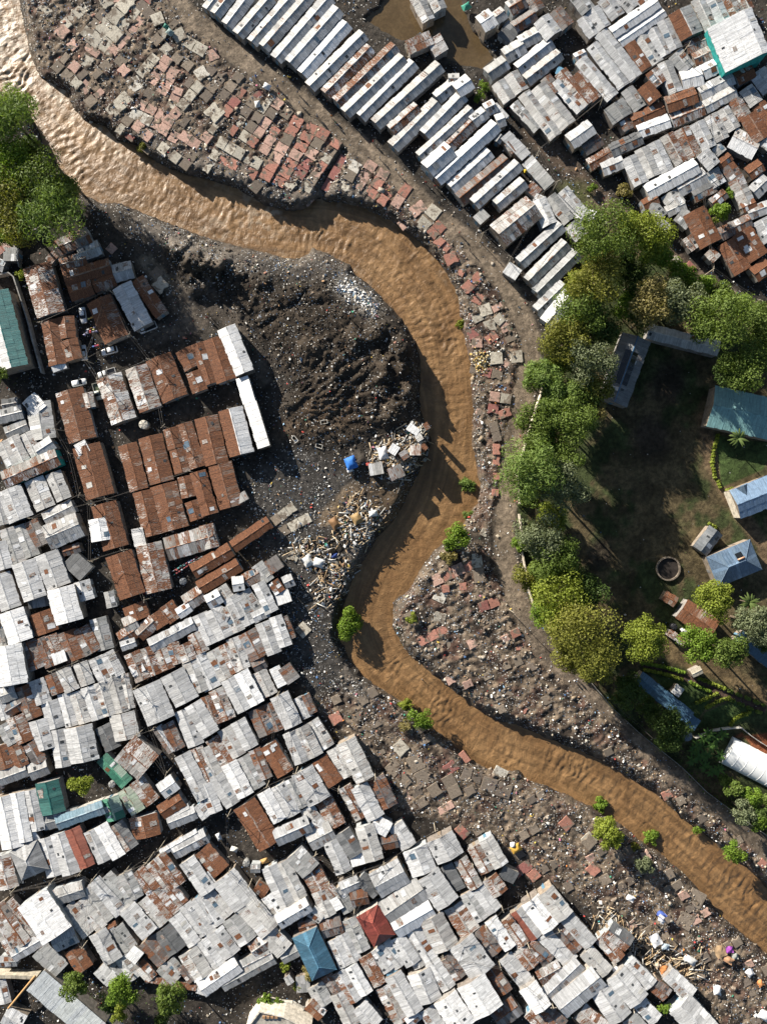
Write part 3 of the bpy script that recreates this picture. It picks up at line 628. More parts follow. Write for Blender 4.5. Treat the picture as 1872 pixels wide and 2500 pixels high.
'Q': """200 190 310 130 90 W p7;190 215 290 450 245 L ^ h3 *grey_hip;10 290 80 560 150 X;365 150 450 460 130 L;480 110 580 445 150 L;585 75 715 385 125 P h3 *brick_red;730 90 850 345 110 L h3;815 45 965 310 115 W h3;930 40 1065 240 135 K/X;
1155 -30 1195 145 225 R;1360 30 1585 -60 110 L;60 670 320 960 110 X;-10 690 210 1010 110 X;-70 740 120 1075 115 X;260 640 465 945 275 W h4.6 p7 *white_shed;100 1110 355 960 105 L;405 650 680 560 130 M h3;540 700 730 925 140 M;640 660 830 885 110 M;
690 560 880 825 110 M;760 495 985 760 120 L;860 450 1070 690 105 G;1005 435 1110 640 130 G;1030 715 1215 930 155 L h3 ;1110 415 1405 775 130 X;1220 350 1480 690 110 X;1290 290 1460 530 110 X;1150 650 1320 855 120 M;1400 270 1670 130 120 L;
1300 275 1600 105 60 L;1510 330 1690 590 140 L h3;1490 690 1660 935 130 L;1410 780 1580 1010 115 L;1580 640 1720 830 120 L;1310 885 1440 1065 185 K;1180 980 1330 1155 140 D;790 910 925 1150 150 L h3;930 880 1055 1055 150 G;860 895 950 850 75 R;
1050 1065 1130 1130 110 W p7 h3.4;1120 1160 1235 1290 110 X;980 1110 1095 1290 125 L;890 1180 980 1260 90 G;800 1205 910 1315 120 L;430 1010 620 930 140 L;320 1050 500 1225 160 G;590 1050 690 1215 150 R;0 1155 140 1145 85 G;
290 1300 790 1730 225 E n h3.5 p4 *striped_hall;0 1300 50 1490 100 L;40 1580 190 1660 150 L;1300 1190 1430 1310 105 G;1370 1140 1460 1250 100 G;1520 1065 1650 1280 175 M h2.8;1460 1190 1560 1310 70 D;1590 1000 1690 1100 110 W;
1180 1290 1590 1365 50 X p6;1600 1360 1690 1390 100 W p7;600 620 660 600 70 G""",
'R': """570 155 850 30 140 L h3;840 185 1035 85 160 M;860 20 980 90 110 L;1290 50 1375 335 150 M h3.2;1110 100 1230 290 135 K;1180 345 1300 310 90 W p6;1020 175 1130 430 135 L;1360 20 1490 90 130 W p7 h3;1540 40 1655 225 130 L;1420 200 1560 170 110 D;
720 270 860 420 170 G;620 345 775 645 125 M;520 380 670 710 135 L;860 420 950 580 160 X;410 540 500 600 105 O;500 620 600 770 95 W;590 835 845 685 125 W h3.4 *white_R;150 460 330 690 225 L h3 *broad_grey;330 680 535 905 190 M h3;
210 790 355 990 165 G;30 590 200 780 100 M;-20 460 70 570 115 L;-20 640 110 860 135 L;-40 800 60 930 110 L;80 900 225 1100 150 L;-30 980 120 1190 130 L;510 930 650 1065 165 M;380 1070 510 980 130 X;620 1130 770 1050 100 G;290 1200 530 1080 110 G;
-30 1380 275 1170 135 W h3 *white_slope;140 1350 560 1120 100 G;805 915 968 1262 222 B ^ h3.6 *blue_hip;760 880 900 840 80 D;915 580 1010 785 115 M;860 740 950 805 100 M;990 550 1050 620 90 X;1040 640 1095 730 75 W p7 h3;1060 560 1175 745 110 G;
940 900 1110 850 140 D;1160 805 1280 1070 130 G;1100 565 1250 500 110 L;1180 650 1320 620 120 D;1250 470 1400 600 115 K;1375 540 1610 410 220 L h3.2;1455 770 1765 555 200 M h3;1530 890 1840 715 165 W h3 ;1310 740 1455 985 205 S ^ h3.4 *red_hip;
1035 970 1140 1190 105 L;1110 925 1220 1150 110 L;1290 1105 1420 1340 110 X;1370 1050 1500 1220 125 L;1440 1000 1590 1185 125 L;1550 950 1690 1170 130 L;1180 1185 1310 1415 110 W h3;1080 1230 1225 1475 115 L/X;1470 1265 1560 1215 45 B p6;
1520 1255 1700 1570 150 L h3;1440 1350 1600 1640 135 X;1070 1405 1200 1670 130 M;1240 1510 1380 1670 155 L;890 1340 975 1500 140 G;980 1260 1080 1400 100 D;840 1490 955 1590 110 R;740 1340 850 1330 130 G f h2;-30 250 130 430 170 R;
370 400 450 400 70 G;660 1270 700 1330 60 G""",
'S': """240 140 330 320 230 L h3.2;40 235 120 440 205 L h3;140 445 310 690 200 L h3.2;405 320 540 555 115 X h3;300 370 410 570 100 K p7;520 215 635 425 125 X;610 155 740 380 125 M h2.8;640 470 735 605 140 X;740 420 860 480 110 K p8;
450 595 590 815 110 G;550 560 690 745 125 L;350 695 490 920 170 X;170 790 305 1050 200 M h3;20 885 185 1165 130 L;-30 980 90 1195 110 M;410 985 595 1245 225 L h3.4 *broad_S;550 890 710 1080 130 D;650 805 815 1045 105 W h3;770 805 920 1020 115 X;
860 730 1030 955 135 L/P;970 650 1145 885 165 W h3.2 ;1090 580 1260 795 150 M h3.4;1260 785 1465 1015 125 L h3;1190 865 1360 1065 100 D;1080 925 1310 1155 135 L;960 1010 1130 1155 115 D;880 1045 1000 1195 115 X;770 1105 940 1320 130 L;
650 1205 780 1405 120 D;290 1100 410 1285 110 D;180 1155 320 1370 125 L;70 1230 170 1475 190 L h3;490 1305 645 1565 250 W h4.2 *white_S;280 1440 445 1690 210 W h4;130 1530 235 1700 130 L;-20 1650 80 1570 90 W;690 1630 870 1500 170 D;
950 1345 1080 1540 155 W h4 *white_drop;1100 1420 1375 1160 130 L h3;1205 1530 1530 1265 195 L h3.6 *long_hall;1040 1290 1220 1190 120 X;1420 1065 1595 1245 130 M h3;1090 1540 1230 1680 130 D;960 1560 1090 1690 100 X""",
'T': """310 1370 475 1620 190 L h3;140 1550 340 1710 150 X;370 885 545 1015 140 K/X;300 945 465 1135 110 X;535 1155 725 1345 115 L h3;430 1245 625 1475 185 L h3.4;850 1245 1045 1425 125 L h3;730 1330 850 1430 115 D;620 1480 760 1630 120 L;
950 1490 1200 1760 225 L h3.6 *last_grey;540 1600 640 1720 140 G;410 1230 450 1210 50 W""",
}
PAL = {  # sheet colours with weights, and the spread of rust
 'W': ([((.80,.805,.81),6), ((.75,.76,.77),3), ((.82,.82,.82),2)], (0, .06)),
 'L': ([((.55,.555,.56),6), ((.48,.485,.49),4), ((.61,.615,.62),3), ((.40,.405,.41),1)], (.05, .30)),
 'G': ([((.38,.385,.38),5), ((.31,.315,.31),3), ((.45,.45,.45),2)], (.1, .42)),
 'K': ([((.13,.135,.14),6), ((.20,.205,.21),3), ((.30,.31,.32),1)], (.1, .4)),
 'R': ([((.40,.35,.31),3), ((.27,.19,.145),4), ((.19,.125,.09),2)], (.50, 1.0)),
 'O': ([((.42,.34,.28),3), ((.50,.46,.42),1)], (.66, .95)),
 'M': ([((.52,.515,.50),6), ((.44,.435,.42),4), ((.58,.575,.56),2), ((.37,.36,.35),1)], (.18, .46)),
 'X': ([((.52,.505,.48),5), ((.40,.385,.36),3), ((.62,.61,.60),3), ((.30,.26,.23),1)], (.34, .74)),
 'D': ([((.20,.185,.175),5), ((.14,.125,.12),3), ((.34,.33,.33),1)], (.3, .75)),
 'T': ([((.020,.165,.165),6), ((.022,.185,.185),3)], (0, .08)),
 'V': ([((.020,.115,.105),6), ((.05,.17,.15),2)], (0, .25)),
 'U': ([((.20,.38,.385),6), ((.23,.41,.41),3)], (0, .12)),
 'B': ([((.12,.30,.45),6), ((.14,.32,.47),3)], (0, .05)),
 'B2': ([((.26,.38,.45),6), ((.33,.43,.49),3)], (0, .12)),
 'H': ([((.20,.30,.44),6), ((.235,.34,.47),3)], (0, .05)),
 'I': ([((.060,.135,.215),6), ((.075,.155,.24),3)], (0, .10)),
 'N': ([((.045,.19,.125),5), ((.10,.30,.20),3), ((.30,.40,.33),1)], (.05, .35)),
 'Y': ([((.33,.40,.31),5), ((.40,.44,.36),3)], (.1, .5)),
 'P': ([((.26,.085,.055),6), ((.30,.10,.065),3)], (.05, .2)),
 'S': ([((.42,.10,.075),6), ((.46,.12,.085),3)], (0, .06)),
 'E': ([((.50,.53,.53),5), ((.46,.49,.51),3), ((.54,.53,.55),2)], (0, .06)),
 'C': ([((.19,.205,.22),6), ((.23,.245,.26),3), ((.28,.29,.30),1)], (.02, .25)),
 'Q': ([((.62,.56,.44),6)], (0, .1)),
}
CNAME = {'W':'white','L':'pale grey','G':'weathered grey','K':'charcoal grey','R':'rust brown','O':'orange rusted','M':'rust flecked grey','X':'patchy rust streaked','D':'dark rusty','T':'teal','V':'dark teal green',
 'U':'light teal','B':'bright blue','B2':'light blue','H':'steel blue','I':'slate blue','N':'green sheeted','Y':'pale green','P':'brick red','S':'coral red','E':'striped translucent','C':'slate grey','Q':'cream'}
WALLC = [(.30,.27,.235), (.24,.225,.21), (.36,.34,.31), (.19,.165,.145), (.26,.215,.17), (.33,.35,.36)]
LANDMARK = {  # key: (own label, how neighbours refer to it)
 'W_wide': ('wide white gabled workshop at the road end of the barrack row', 'the wide white workshop'),
 'rusty_big': ('large tan and rust gabled hall beside the fenced black yard by the road', 'the large tan and rust hall'),
 'twin_long': ('long narrow white barrack, upper one of the white parallel pair', 'the long white pair'),
 'half_rust': ('gabled house with one rust brown slope and one plain grey slope', 'the half rust half grey gable'),
 'white_hall': ('large white roofed hall with a teal painted side wall by the frame edge', 'the white hall with teal wall'),
 'rust_edge': ('big plain rust gable right beside the dirt lane opposite the treetops', 'the big rust gable on the lane'),
 'teal_hall': ('long teal and cream roofed hall inside a walled plot', 'the teal and cream hall'),
 'long_streak': ('long barn roof streaked rust and white next to the teal hall plot', 'the streaked barn by the teal hall'),
 'grey_row': ('single long clean grey roof among rust roofs by the parked truck', 'the clean grey roof by the truck'),
 'white_end': ('tallest white metal shed at the top end of the rust roofed rows', 'the tall white shed'),
 'teal_end': ('long lengthwise rusty white roof with a teal gable wall over the dark alley', 'the roof with teal gable wall'),
 'white_I': ('tall bright white roof standing between dark yards above the alley', 'the tall white roof'),
 'white_M': ('biggest plain white roof on the left edge of the shack blocks', 'the biggest plain white roof'),
 'rust_green': ('square ribbed roof speckled rust and white over the green shed', 'the square speckled rust roof'),
 'dark_teal': ('dark teal green roof beside the courtyard with one small tree', 'the dark teal roof'),
 'blue_strip': ('long pale blue roof closing the bottom side of the tree courtyard', 'the long pale blue roof'),
 'rust_N': ('clean edged rust roof with one white patch sheet beside a pale wall', 'the rust roof with white patch'),
 'tall_M': ('tall rust flecked grey house whose shadow falls on the cleared ground', 'the tall house by the cleared ground'),
 'curved_rust': ('large red rust roof tapering beside the junk filled alley corner', 'the large red rust roof'),
 'grey_hip': ('pale grey hipped roof with a bright centre sheet', 'the pale grey hipped roof'),
 'brick_red': ('brick red ribbed roof between pale roofs, above the diagonal alley', 'the brick red roof'),
 'white_shed': ('big clean white shed roof below the diagonal alley', 'the big white shed'),
 'striped_hall': ('long translucent striped hall roof running out at the bottom edge', 'the translucent striped hall'),
 'white_R': ('narrow bright white gable set across the rows above the blue hip', 'the bright white cross gable'),
 'broad_grey': ('broad pale grey roof beside the green edged narrow alley', 'the broad grey roof by the green wall'),
 'white_slope': ('long plain white roof along the lower edge of the shack block', 'the long white roof over the bank'),
 'blue_hip': ('bright blue hipped roof, the only one of that blue', 'the bright blue hip roof'),
 'red_hip': ('coral red hipped roof, the only red pyramid roof', 'the coral red hip roof'),
 'broad_S': ('broad clean grey roof with three small skylight patches', 'the broad grey roof with skylights'),
 'white_S': ('largest bright white roof of the lower centre block', 'the largest white lower roof'),
 'white_drop': ('tilted bright white roof above the long twin ridged hall', 'the tilted white roof'),
 'long_hall': ('long pale hall roof with dark glazed ridge strip and cream slope', 'the long cream hall'),
 'last_grey': ('big pale grey gable nearest the bottom edge beside the round green tree', 'the big grey gable at the bottom'),
}
def sheet_mesh():
    """one corrugated sheet, 1 x 1 m, five corrugations"""
    n = 10; v = []; f = []
    for j in (0, 1):
        for i in range(n + 1):
            v.append((-.5 + i / n, -.5 + j, 0.022 * (1 if i % 2 else -1)))
    for i in range(n): f.append((i, i + 1, n + 2 + i, n + 1 + i))
    return mesh('roof_sheet', v, f, M_SHEET)
SHEET = sheet_mesh()
def ridge_mesh():
    return mesh('ridge_cap', [(-.5,-.22,-.05),(.5,-.22,-.05),(-.5,0,.03),(.5,0,.03),(-.5,.22,-.05),(.5,.22,-.05)], [(0,1,3,2),(2,3,5,4)], M_SHEET)
RIDGE = ridge_mesh()
DOOR = MB().box(-.42, .42, -.03, .03, 0, 1.9).me('door', M_WOOD)
SHUTTER = MB().box(-.4, .4, -.03, .03, 0, .7).me('window', M_DARK)
def pick(pal):
    t = sum(w for _, w in pal); r = random.random() * t
    for c, w in pal:
        r -= w
        if r <= 0: return c
    return pal[0][0]
HOUSES = []
SHEET_W = 1.05
N_SHEETS = 0
def lay_slope(root, code, L, half, pitch, side, z_ridge, house_shade, ragged=0.12):
    """sheets of one slope; side +1 falls towards +y"""
    global N_SHEETS
    pal, (r0, r1) = PAL[code]
    neat = code in 'WTUBHIPSE' or code == 'B2'
    s = half / math.cos(pitch)
    rows = 1 if s <= 3.4 else (2 if s <= 6.8 else 3)
    n = max(1, round(L / SHEET_W)); w = L / n
    base_r = random.uniform(r0, r1)
    wander = random.uniform(0, 9)
    runs = None
    for i in range(n):
        if runs is None or random.random() < (.25 if neat else .45): runs = pick(pal)
        for k in range(rows):
            c = runs if (neat or random.random() < .6) else pick(pal)
            if not neat and random.random() < .028: c = (.72,.73,.74)
            rr = r0 + (r1 - r0) * min(1, max(0, .5 * (base_r - r0) / (r1 - r0 + 1e-6) + .28 * (1 + math.sin(wander + i * .9)) * random.uniform(.2, 1.1) + random.uniform(-.1, .25)))
            ln = s / rows * 1.05 + (random.uniform(-ragged, ragged) if k == rows - 1 else .05)
            s0 = s / rows * k
            mid = s0 + ln / 2
            jit = random.uniform(.0, .028) + (.014 if i % 2 else 0) + (rows - 1 - k) * .02
            v = house_shade * (random.uniform(.72, 1.25) if code in 'RXDO' else random.uniform(.90, 1.06)) if not neat else house_shade * random.uniform(.97, 1.03)
            put('roof_sheet', SHEET, root,
                (-L / 2 + w * (i + .5), side * mid * math.cos(pitch), z_ridge - mid * math.sin(pitch) + jit),
                (-side * pitch + random.uniform(-.006, .006), random.uniform(-.008, .008), random.uniform(-.006, .006) if not neat else 0),
                (w * 1.05, ln, 1), (c[0] * v, c[1] * v, c[2] * v, rr))
            N_SHEETS += 1
def patches(root, code, L, half, pitch, side, zr):
    """odd sheets thrown over leaks, and dark translucent lights"""
    for _ in range(random.choice((0, 0, 1, 1, 2, 3))):
        q = random.random()
        c = (.045,.05,.055,.05) if q < .35 else ((.70,.71,.72,.1) if q < .55 else ((.36,.35,.33,.5) if q < .8 else random.choice([(.30,.13,.06,.9), (.10,.16,.22,.1), (.24,.20,.17,.8), (.50,.49,.46,.3)])))
        w, l = (random.uniform(.45, .8), random.uniform(.5, 1.0)) if q < .35 else (random.uniform(.7, 1.6), random.uniform(.9, 2.0))
        l = min(l, half * .8); m = random.uniform(l / 2 + .1, max(l / 2 + .11, half - l / 2 - .1))
        if L < 2.5: return
        put('patch_sheet', SHEET, root, (random.uniform(-L / 2 + w, L / 2 - w), side * m, zr - m * math.tan(pitch) + .075), (-side * pitch, 0, random.uniform(-.12, .12)), (w, l, .6), c)
def wall_mesh(L, ya, yb, h, za, zr, zb, off=.0):
    """prism with gable ends: outline across is (-yb,0)..(ya,0) with eaves za zb and ridge zr at y=0"""
    prof = [(-yb, -.5), (ya, -.5), (ya, za), (0, zr), (-yb, zb)]
    v = [(-L / 2, y, z) for y, z in prof] + [(L / 2, y, z) for y, z in prof]
    f = [(0, 4, 3, 2, 1), (5, 6, 7, 8, 9), (0, 5, 9, 4), (1, 2, 7, 6), (0, 1, 6, 5), (2, 3, 8, 7), (3, 4, 9, 8)]
    return mesh('wall', v, f, M_WALL)
def house(t, x0, y0, x1, y1, width, code, opts):
    h = random.uniform(2.2, 2.7); pitch = R(random.uniform(10, 14)); share = None; key = None; wc = random.choice(WALLC); typ = 'g'
    if t in 'BCG': pitch = R(random.uniform(15, 18))
    for o in opts:
        if o[0] == 'h': h = float(o[1:]) + random.uniform(-.08, .08)
        elif o[0] == 'p': pitch = R(float(o[1:]))
        elif o[0] == 'a': share = float(o[1:])
        elif o[0] == '*': key = o[1:]
        elif o == 'wteal': wc = (.03, .32, .30)
        elif o in ('^', 'm', 'n', 'f'): typ = o
    if typ == 'g' and pitch <= R(9) and width < 130: typ = random.choice('mn')
    a = at(t, x0, y0, h); b = at(t, x1, y1, h)
    gx_, gy_ = npx(t, (x0 + x1) / 2, (y0 + y1) / 2)
    L = math.dist(a, b); W = width * ZF / PXM * (CAM_H - h) / CAM_H
    if code == 'K' and width <= 10: return
    ang = math.atan2(b[1] - a[1], b[0] - a[0])
    ca = code.split('/')[0]; cb = code.split('/')[-1]
    wa = W / 2 if share is None else share * ZF / PXM
    wb = W - wa
    root = bpy.data.objects.new('house', None); COL.objects.link(root)
    root.location = ((a[0] + b[0]) / 2, (a[1] + b[1]) / 2, 0); root.rotation_euler = (0, 0, ang)
    shade = random.uniform(.86, 1.08)
    oh = .14
    if typ == 'g':
        ra = wa * math.tan(pitch); rb = wb * math.tan(pitch); rise = max(ra, rb)
        zr = h + rise
        put('wall', wall_mesh(L - 2 * oh, wa - oh, wb - oh, h, zr - ra - .10, zr - .10, zr - rb - .10), root, color=(*wc, 1))
        lay_slope(root, ca, L, wa, pitch, +1, zr, shade); lay_slope(root, cb, L, wb, pitch, -1, zr, shade)
        if ca not in 'TUBHIS' and ca != 'B2':
            patches(root, ca, L, wa, pitch, 1, zr); patches(root, cb, L, wb, pitch, -1, zr)
        c = pick(PAL[ca][0]); put('ridge_cap', RIDGE, root, (0, 0, zr + .045), None, (L * .995, 1, 1), (c[0] * shade, c[1] * shade, c[2] * shade, random.uniform(*PAL[ca][1])))
    elif typ in 'mnf':
        p = R(2.5) if typ == 'f' else pitch
        sd = -1 if typ == 'n' else 1
        rise = W * math.tan(p); zr = h + rise * .5
        y_hi = -sd * W / 2
        zl = zr - rise
        A, B = (zl, zr) if sd > 0 else (zr, zl)
        prof = [(-W / 2 + oh, -.5), (W / 2 - oh, -.5), (W / 2 - oh, A - .1), (-W / 2 + oh, B - .1)]
        v = [(-L / 2 + oh, y, z) for y, z in prof] + [(L / 2 - oh, y, z) for y, z in prof]
        put('wall', mesh('wall', v, [(0,3,2,1),(4,5,6,7),(0,4,7,3),(1,2,6,5),(0,1,5,4),(2,3,7,6)], M_WALL), root, color=(*wc, 1))
        r2 = bpy.data.objects.new('roof', None); COL.objects.link(r2); r2.parent = root; r2.location = (0, y_hi, 0)
        lay_slope(r2, ca, L, W, p, sd, zr, shade)
    elif typ == '^':
        rise = W / 2 * math.tan(R(20)); zr = h + rise; hl = max(.6, L / 2 - W / 2 * .9)
        lx, wy = L / 2, W / 2
        v = [(-lx+oh,-wy+oh,-.5),(lx-oh,-wy+oh,-.5),(lx-oh,wy-oh,-.5),(-lx+oh,wy-oh,-.5),(-lx+oh,-wy+oh,h-.12),(lx-oh,-wy+oh,h-.12),(lx-oh,wy-oh,h-.12),(-lx+oh,wy-oh,h-.12)]
        put('wall', mesh('wall', v, [(0,3,2,1),(4,5,6,7),(0,1,5,4),(1,2,6,5),(2,3,7,6),(3,0,4,7)], M_WALL), root, color=(*wc, 1))
        hip_sheets(root, ca, lx, wy, hl, h, zr, shade)
    # a door and a window in the long side, where an alley passes
    n = max(1, min(3, int(L / 5)))
    for k in range(n):
        xx = -L / 2 + L * (k + .5) / n
        sdn = 1 if random.random() < .5 else -1
        yy = (wa if sdn > 0 else wb) if typ == 'g' else W / 2
        if L > 3: put('door', DOOR, root, (xx - .6, sdn * (yy - oh + .02), 0), None, None, (.16, .13, .11, 1))
    # gable end door on the end nearest the picture's middle
    sx = -1 if math.hypot(*a) < math.hypot(*b) else 1
    put('door', DOOR, root, (sx * (L / 2 - oh + .02), 0, 0), (0, 0, math.pi / 2), None, random.choice([(.22,.17,.12,1), (.10,.2,.28,1), (.2,.2,.2,1)]))
    HOUSES.append(dict(o=root, x=gx_, y=gy_, code=code, ca=ca, cb=cb, key=key, L=L, W=W, t=t, hip=typ == '^'))
    return root
def hip_sheets(root, code, lx, wy, hl, h, zr, shade):
    """hipped roof: four slopes cut into strips up the slope"""
    global N_SHEETS
    pal, (r0, r1) = PAL[code]
    for face in range(4):
        if face % 2 == 0:
            half = lx; top = hl; depth = wy; rot = 0 if face == 0 else math.pi
        else:
            half = wy; top = 0.0; depth = lx - hl; rot = math.pi / 2 if face == 1 else -math.pi / 2
        out = wy if face % 2 == 0 else lx
        def ht(x):
            ax = abs(x)
            return 1.0 if ax <= top else max(0.0, (half - ax) / (half - top))
        n = max(4, round(2 * half / 1.0)); xs = [-half + 2 * half * i / n for i in range(n + 1)]
        cr = Matrix.Rotation(rot, 4, 'Z')
        for i in range(n):
            x0, x1 = xs[i], xs[i + 1]
            pts = [(x0, 0), (x1, 0)]
            if ht(x1) > 1e-4: pts.append((x1, ht(x1)))
            for kx in (top, -top):
                if x0 + 1e-4 < kx < x1 - 1e-4: pts.append((kx, 1.0))
            if ht(x0) > 1e-4: pts.append((x0, ht(x0)))
            if len(pts) < 3: continue
            dz = .012 * (i % 2)
            vv = [cr @ Vector((x, -(out - t_ * depth), h + t_ * (zr - h) + dz)) for x, t_ in pts]
            c = pick(pal); v = shade * random.uniform(.96, 1.04)
            put('roof_sheet', mesh('roof_sheet', vv, [tuple(range(len(vv)))], M_SHEET), root, color=(c[0] * v, c[1] * v, c[2] * v, random.uniform(r0, r1)))
            N_SHEETS += 1
    capm = MB()
    e = .03
    capm.tube((-hl, 0, zr + e), (hl, 0, zr + e), .07, k=5)
    for sx in (-1, 1):
        for sy in (-1, 1): capm.tube((sx * lx, sy * wy, h + e), (sx * hl, 0, zr + e), .07, k=5)
    c = pick(pal); put('ridge_cap', capm.me('ridge_cap', M_SHEET), root, color=(c[0] * 1.1, c[1] * 1.1, c[2] * 1.1, r0))
for t, text in SURVEY.items():
    for ent in text.replace('\n', '').split(';'):
        p = ent.split()
        if len(p) < 6: continue
        house(t, *[float(q) for q in p[:5]], p[5], p[6:])

# school buildings across the wall
def school():
    defs = [('H', 600, 1070, 410, 1600, 235, 'C', ['h3.2', 'p16'], 'slate grey classroom block with dark skylights and a blue ridge line', 'long'),
            ('H', 690, 1020, 1265, 1165, 120, 'L', ['h3', 'p14'], 'pale grey narrow block joined at an angle under the trees', 'wing'),
            ('H', 1200, 1625, 1760, 1750, 330, 'U', ['h4', 'p15'], 'light teal roofed school hall by the palm', 'teal'),
            ('L', 1395, 770, 1720, 640, 245, 'H', ['h3.4', 'p18'], 'steel blue gabled house with a little dormer and white end wall', 'dormer'),
            ('L', 1240, 975, 1110, 1145, 130, 'C', ['h2.6', 'p18'], 'small slate hut between the fire pit and blue roofs', 'hut'),
            ('L', 1210, 1315, 1565, 1170, 264, 'H', ['^', 'h3.4'], 'steel blue hipped house with a roof panel and glossy slopes', 'hip'),
            ('L', 820, 1500, 920, 1560, 85, 'R', ['h2.2'], 'tiny rusty hut with a pale gable near the fire pit', 'rhut'),
            ('P', 965, -50, 1225, 130, 175, 'R', ['h3'], 'rust brown gabled cottage between two round trees', 'cott'),
            ('P', 860, 145, 990, 235, 60, 'X', ['h2.2'], 'narrow corrugated lean-to beside the rust brown cottage', 'lean'),
            ('P', 1420, 165, 1690, 390, 110, 'I', ['h2.6', 'p9'], 'slate blue long roof with pale patches beside the round trees', 'bpatch'),
            ('P', 615, 505, 1030, 840, 112, 'I', ['h2.8', 'p11'], 'long slate blue garden shed parallel to the boundary wall', 'bshed'),
            ('P', 1010, 845, 1090, 905, 95, 'I', ['h2.2', 'p8'], 'short slate blue annex at the foot of the long garden shed', 'annex'),
            ('P', 908, 650, 958, 585, 70, 'L', ['h2.4', 'p8'], 'small pale kiosk on the lawn beside the long blue shed', 'kiosk'),
            ('P', 1045, 485, 1125, 445, 60, 'Q', ['h2.4', 'p12'], 'cream roofed gate hut between the hedged paths', 'gate')]
    out = {}
    for t, x0, y0, x1, y1, w, c, op, lab, k in defs:
        house(t, x0, y0, x1, y1, w, c, op); d = HOUSES[-1]; d['lab'] = lab; d['o'].name = 'school_building'
        out[k] = d
    d = out['long']; r = d['o']; W = d['W']; L = d['L']
    blk = (.012, .013, .015, 0)
    for sd in (1, -1):
        p = R(16); m = W * .13
        put('skylight', MB().box(-.5, .5, -.5, .5, 0, .05).me('skylight', M_GLASS), r, (-L * .02, sd * m, 3.2 + W / 2 * math.tan(p) - m * math.tan(p) + .05), (-sd * p, 0, 0), (L * .50, W * .2, 1))
    put('ridge_strip', MB().box(-.5, .5, -.09, .09, 0, .06).me('ridge_strip', M_PAINT), r, (0, 0, 3.2 + W / 2 * math.tan(R(16)) + .09), None, (L, 1, 1), (.05, .17, .34, 1))
    d = out['dormer']; r = d['o']; W = d['W']; L = d['L']; p = R(18)
    z0 = 3.4 + W / 2 * math.tan(p)
    dm = mesh('dormer', [(-.2*L-1.6, .5*W, z0-.5*W*math.tan(p)+.05), (-.2*L+1.6, .5*W, z0-.5*W*math.tan(p)+.05), (-.2*L, .5*W, z0-.5*W*math.tan(p)+1.25), (-.2*L, .14*W, z0-.14*W*math.tan(p)+.06)], [(0,2,3),(1,3,2),(0,1,2)], M_SHEET)
    put('dormer', dm, r, color=(.16,.24,.34,0))
    put('end_wall', MB().box(-.06, .06, -W*.46, W*.46, -.3, 3.3).me('end_wall', M_WALL), r, (-L/2 - .02, 0, 0), color=(.66,.60,.50,1))
    d = out['hip']; r = d['o']; W = d['W']; L = d['L']; pz = R(20)
    def on(x, y): return 3.4 + (W / 2 - abs(y)) * math.tan(pz)
    put('water_heater', MB().box(-.9, .9, -.75, .75, 0, .12).me('water_heater', M_GLASS), r, (L * .12, W * .2, on(0, W * .2) + .12), (-pz, 0, 0))
    put('heater_tank', MB().tube((-.95, 0, 0), (.95, 0, 0), .25, k=10).me('heater_tank', M_PAINT, True), r, (L * .12, W * .10, on(0, W * .10) + .35), color=(.50,.30,.19,1))
    for k in range(3): put('pipe', MB().tube((0, -1.6, 0), (0, 1.6, 0), .05, k=5).me('pipe', M_PAINT), r, (-L * .18 + k * .9, W * .22, on(0, W * .22) + .12), (-pz, 0, .1), color=(.05,.10,.16,1))
    return out
SCHOOL = school()

# describe every roof by its colour and the landmark it stands nearest to
def describe():
    lms = [h for h in HOUSES if h['key']]
    cnt = {}
    rows = sorted([h for h in HOUSES if h['t'] in 'BCG' and h['L'] > 6.3 and not h['key'] and 'lab' not in h and -0.2 < 0], key=lambda h: h['x'])
    for h in HOUSES:
        if 'lab' in h: h['label'] = h['lab']; continue
        if h['key']: h['label'] = LANDMARK[h['key']][0]; continue
        lm = min(lms, key=lambda q: math.hypot(q['x'] - h['x'], q['y'] - h['y']))
        dx = h['x'] - lm['x']; dy = h['y'] - lm['y']
        sec = ('right of' if dx > 0 else 'left of') if abs(dx) > abs(dy) else ('below' if dy > 0 else 'above')
        cn = CNAME[h['ca']] if h['ca'] == h['cb'] else CNAME[h['ca']] + ' and ' + CNAME[h['cb']]
        kd = 'barrack' if h['L'] / h['W'] > 2.3 else ('shack' if h['L'] * h['W'] < 22 else 'house')
        sz = 'long' if h['L'] > 2.6 * h['W'] else ('small' if h['L'] * h['W'] < 18 else 'broad' if h['W'] > 5.6 else '')
        cnt.setdefault((cn, kd, lm['key'], sec), []).append((math.hypot(dx, dy), h))
    nth = ['nearest', 'second nearest', 'third nearest', 'fourth nearest', 'fifth nearest', 'sixth nearest', 'seventh nearest', 'eighth nearest', 'ninth nearest', 'tenth nearest', 'eleventh nearest', 'twelfth nearest',
           'thirteenth nearest', 'fourteenth nearest', 'fifteenth nearest', 'sixteenth nearest', 'seventeenth nearest', 'eighteenth nearest', 'nineteenth nearest', 'twentieth nearest']
    for (cn, kd, k, sec), L in cnt.items():
        L.sort(key=lambda q: q[0])
        for i, (_, h) in enumerate(L):
            h['label'] = f"{cn}-roofed {kd}, {nth[min(i, 19)]} {sec} {LANDMARK[k][1]}"
    for h in HOUSES:
        px = h['x']
        inb = h['t'] in 'LP' or 'lab' in h
        grp = 'school compound buildings' if inb else ('barracks along the riverside road' if h['t'] in 'BCG' and h['L'] > 6.3 else 'shack roofs in the crowded blocks')
        lw = h['L'] / h['W']
        if not inb:
            h['o'].name = 'barrack' if lw > 2.3 else ('shack' if h['L'] * h['W'] < 22 else 'house')
        tag(h['o'], h['label'], 'building' if inb else h['o'].name.split('.')[0], grp)
describe()
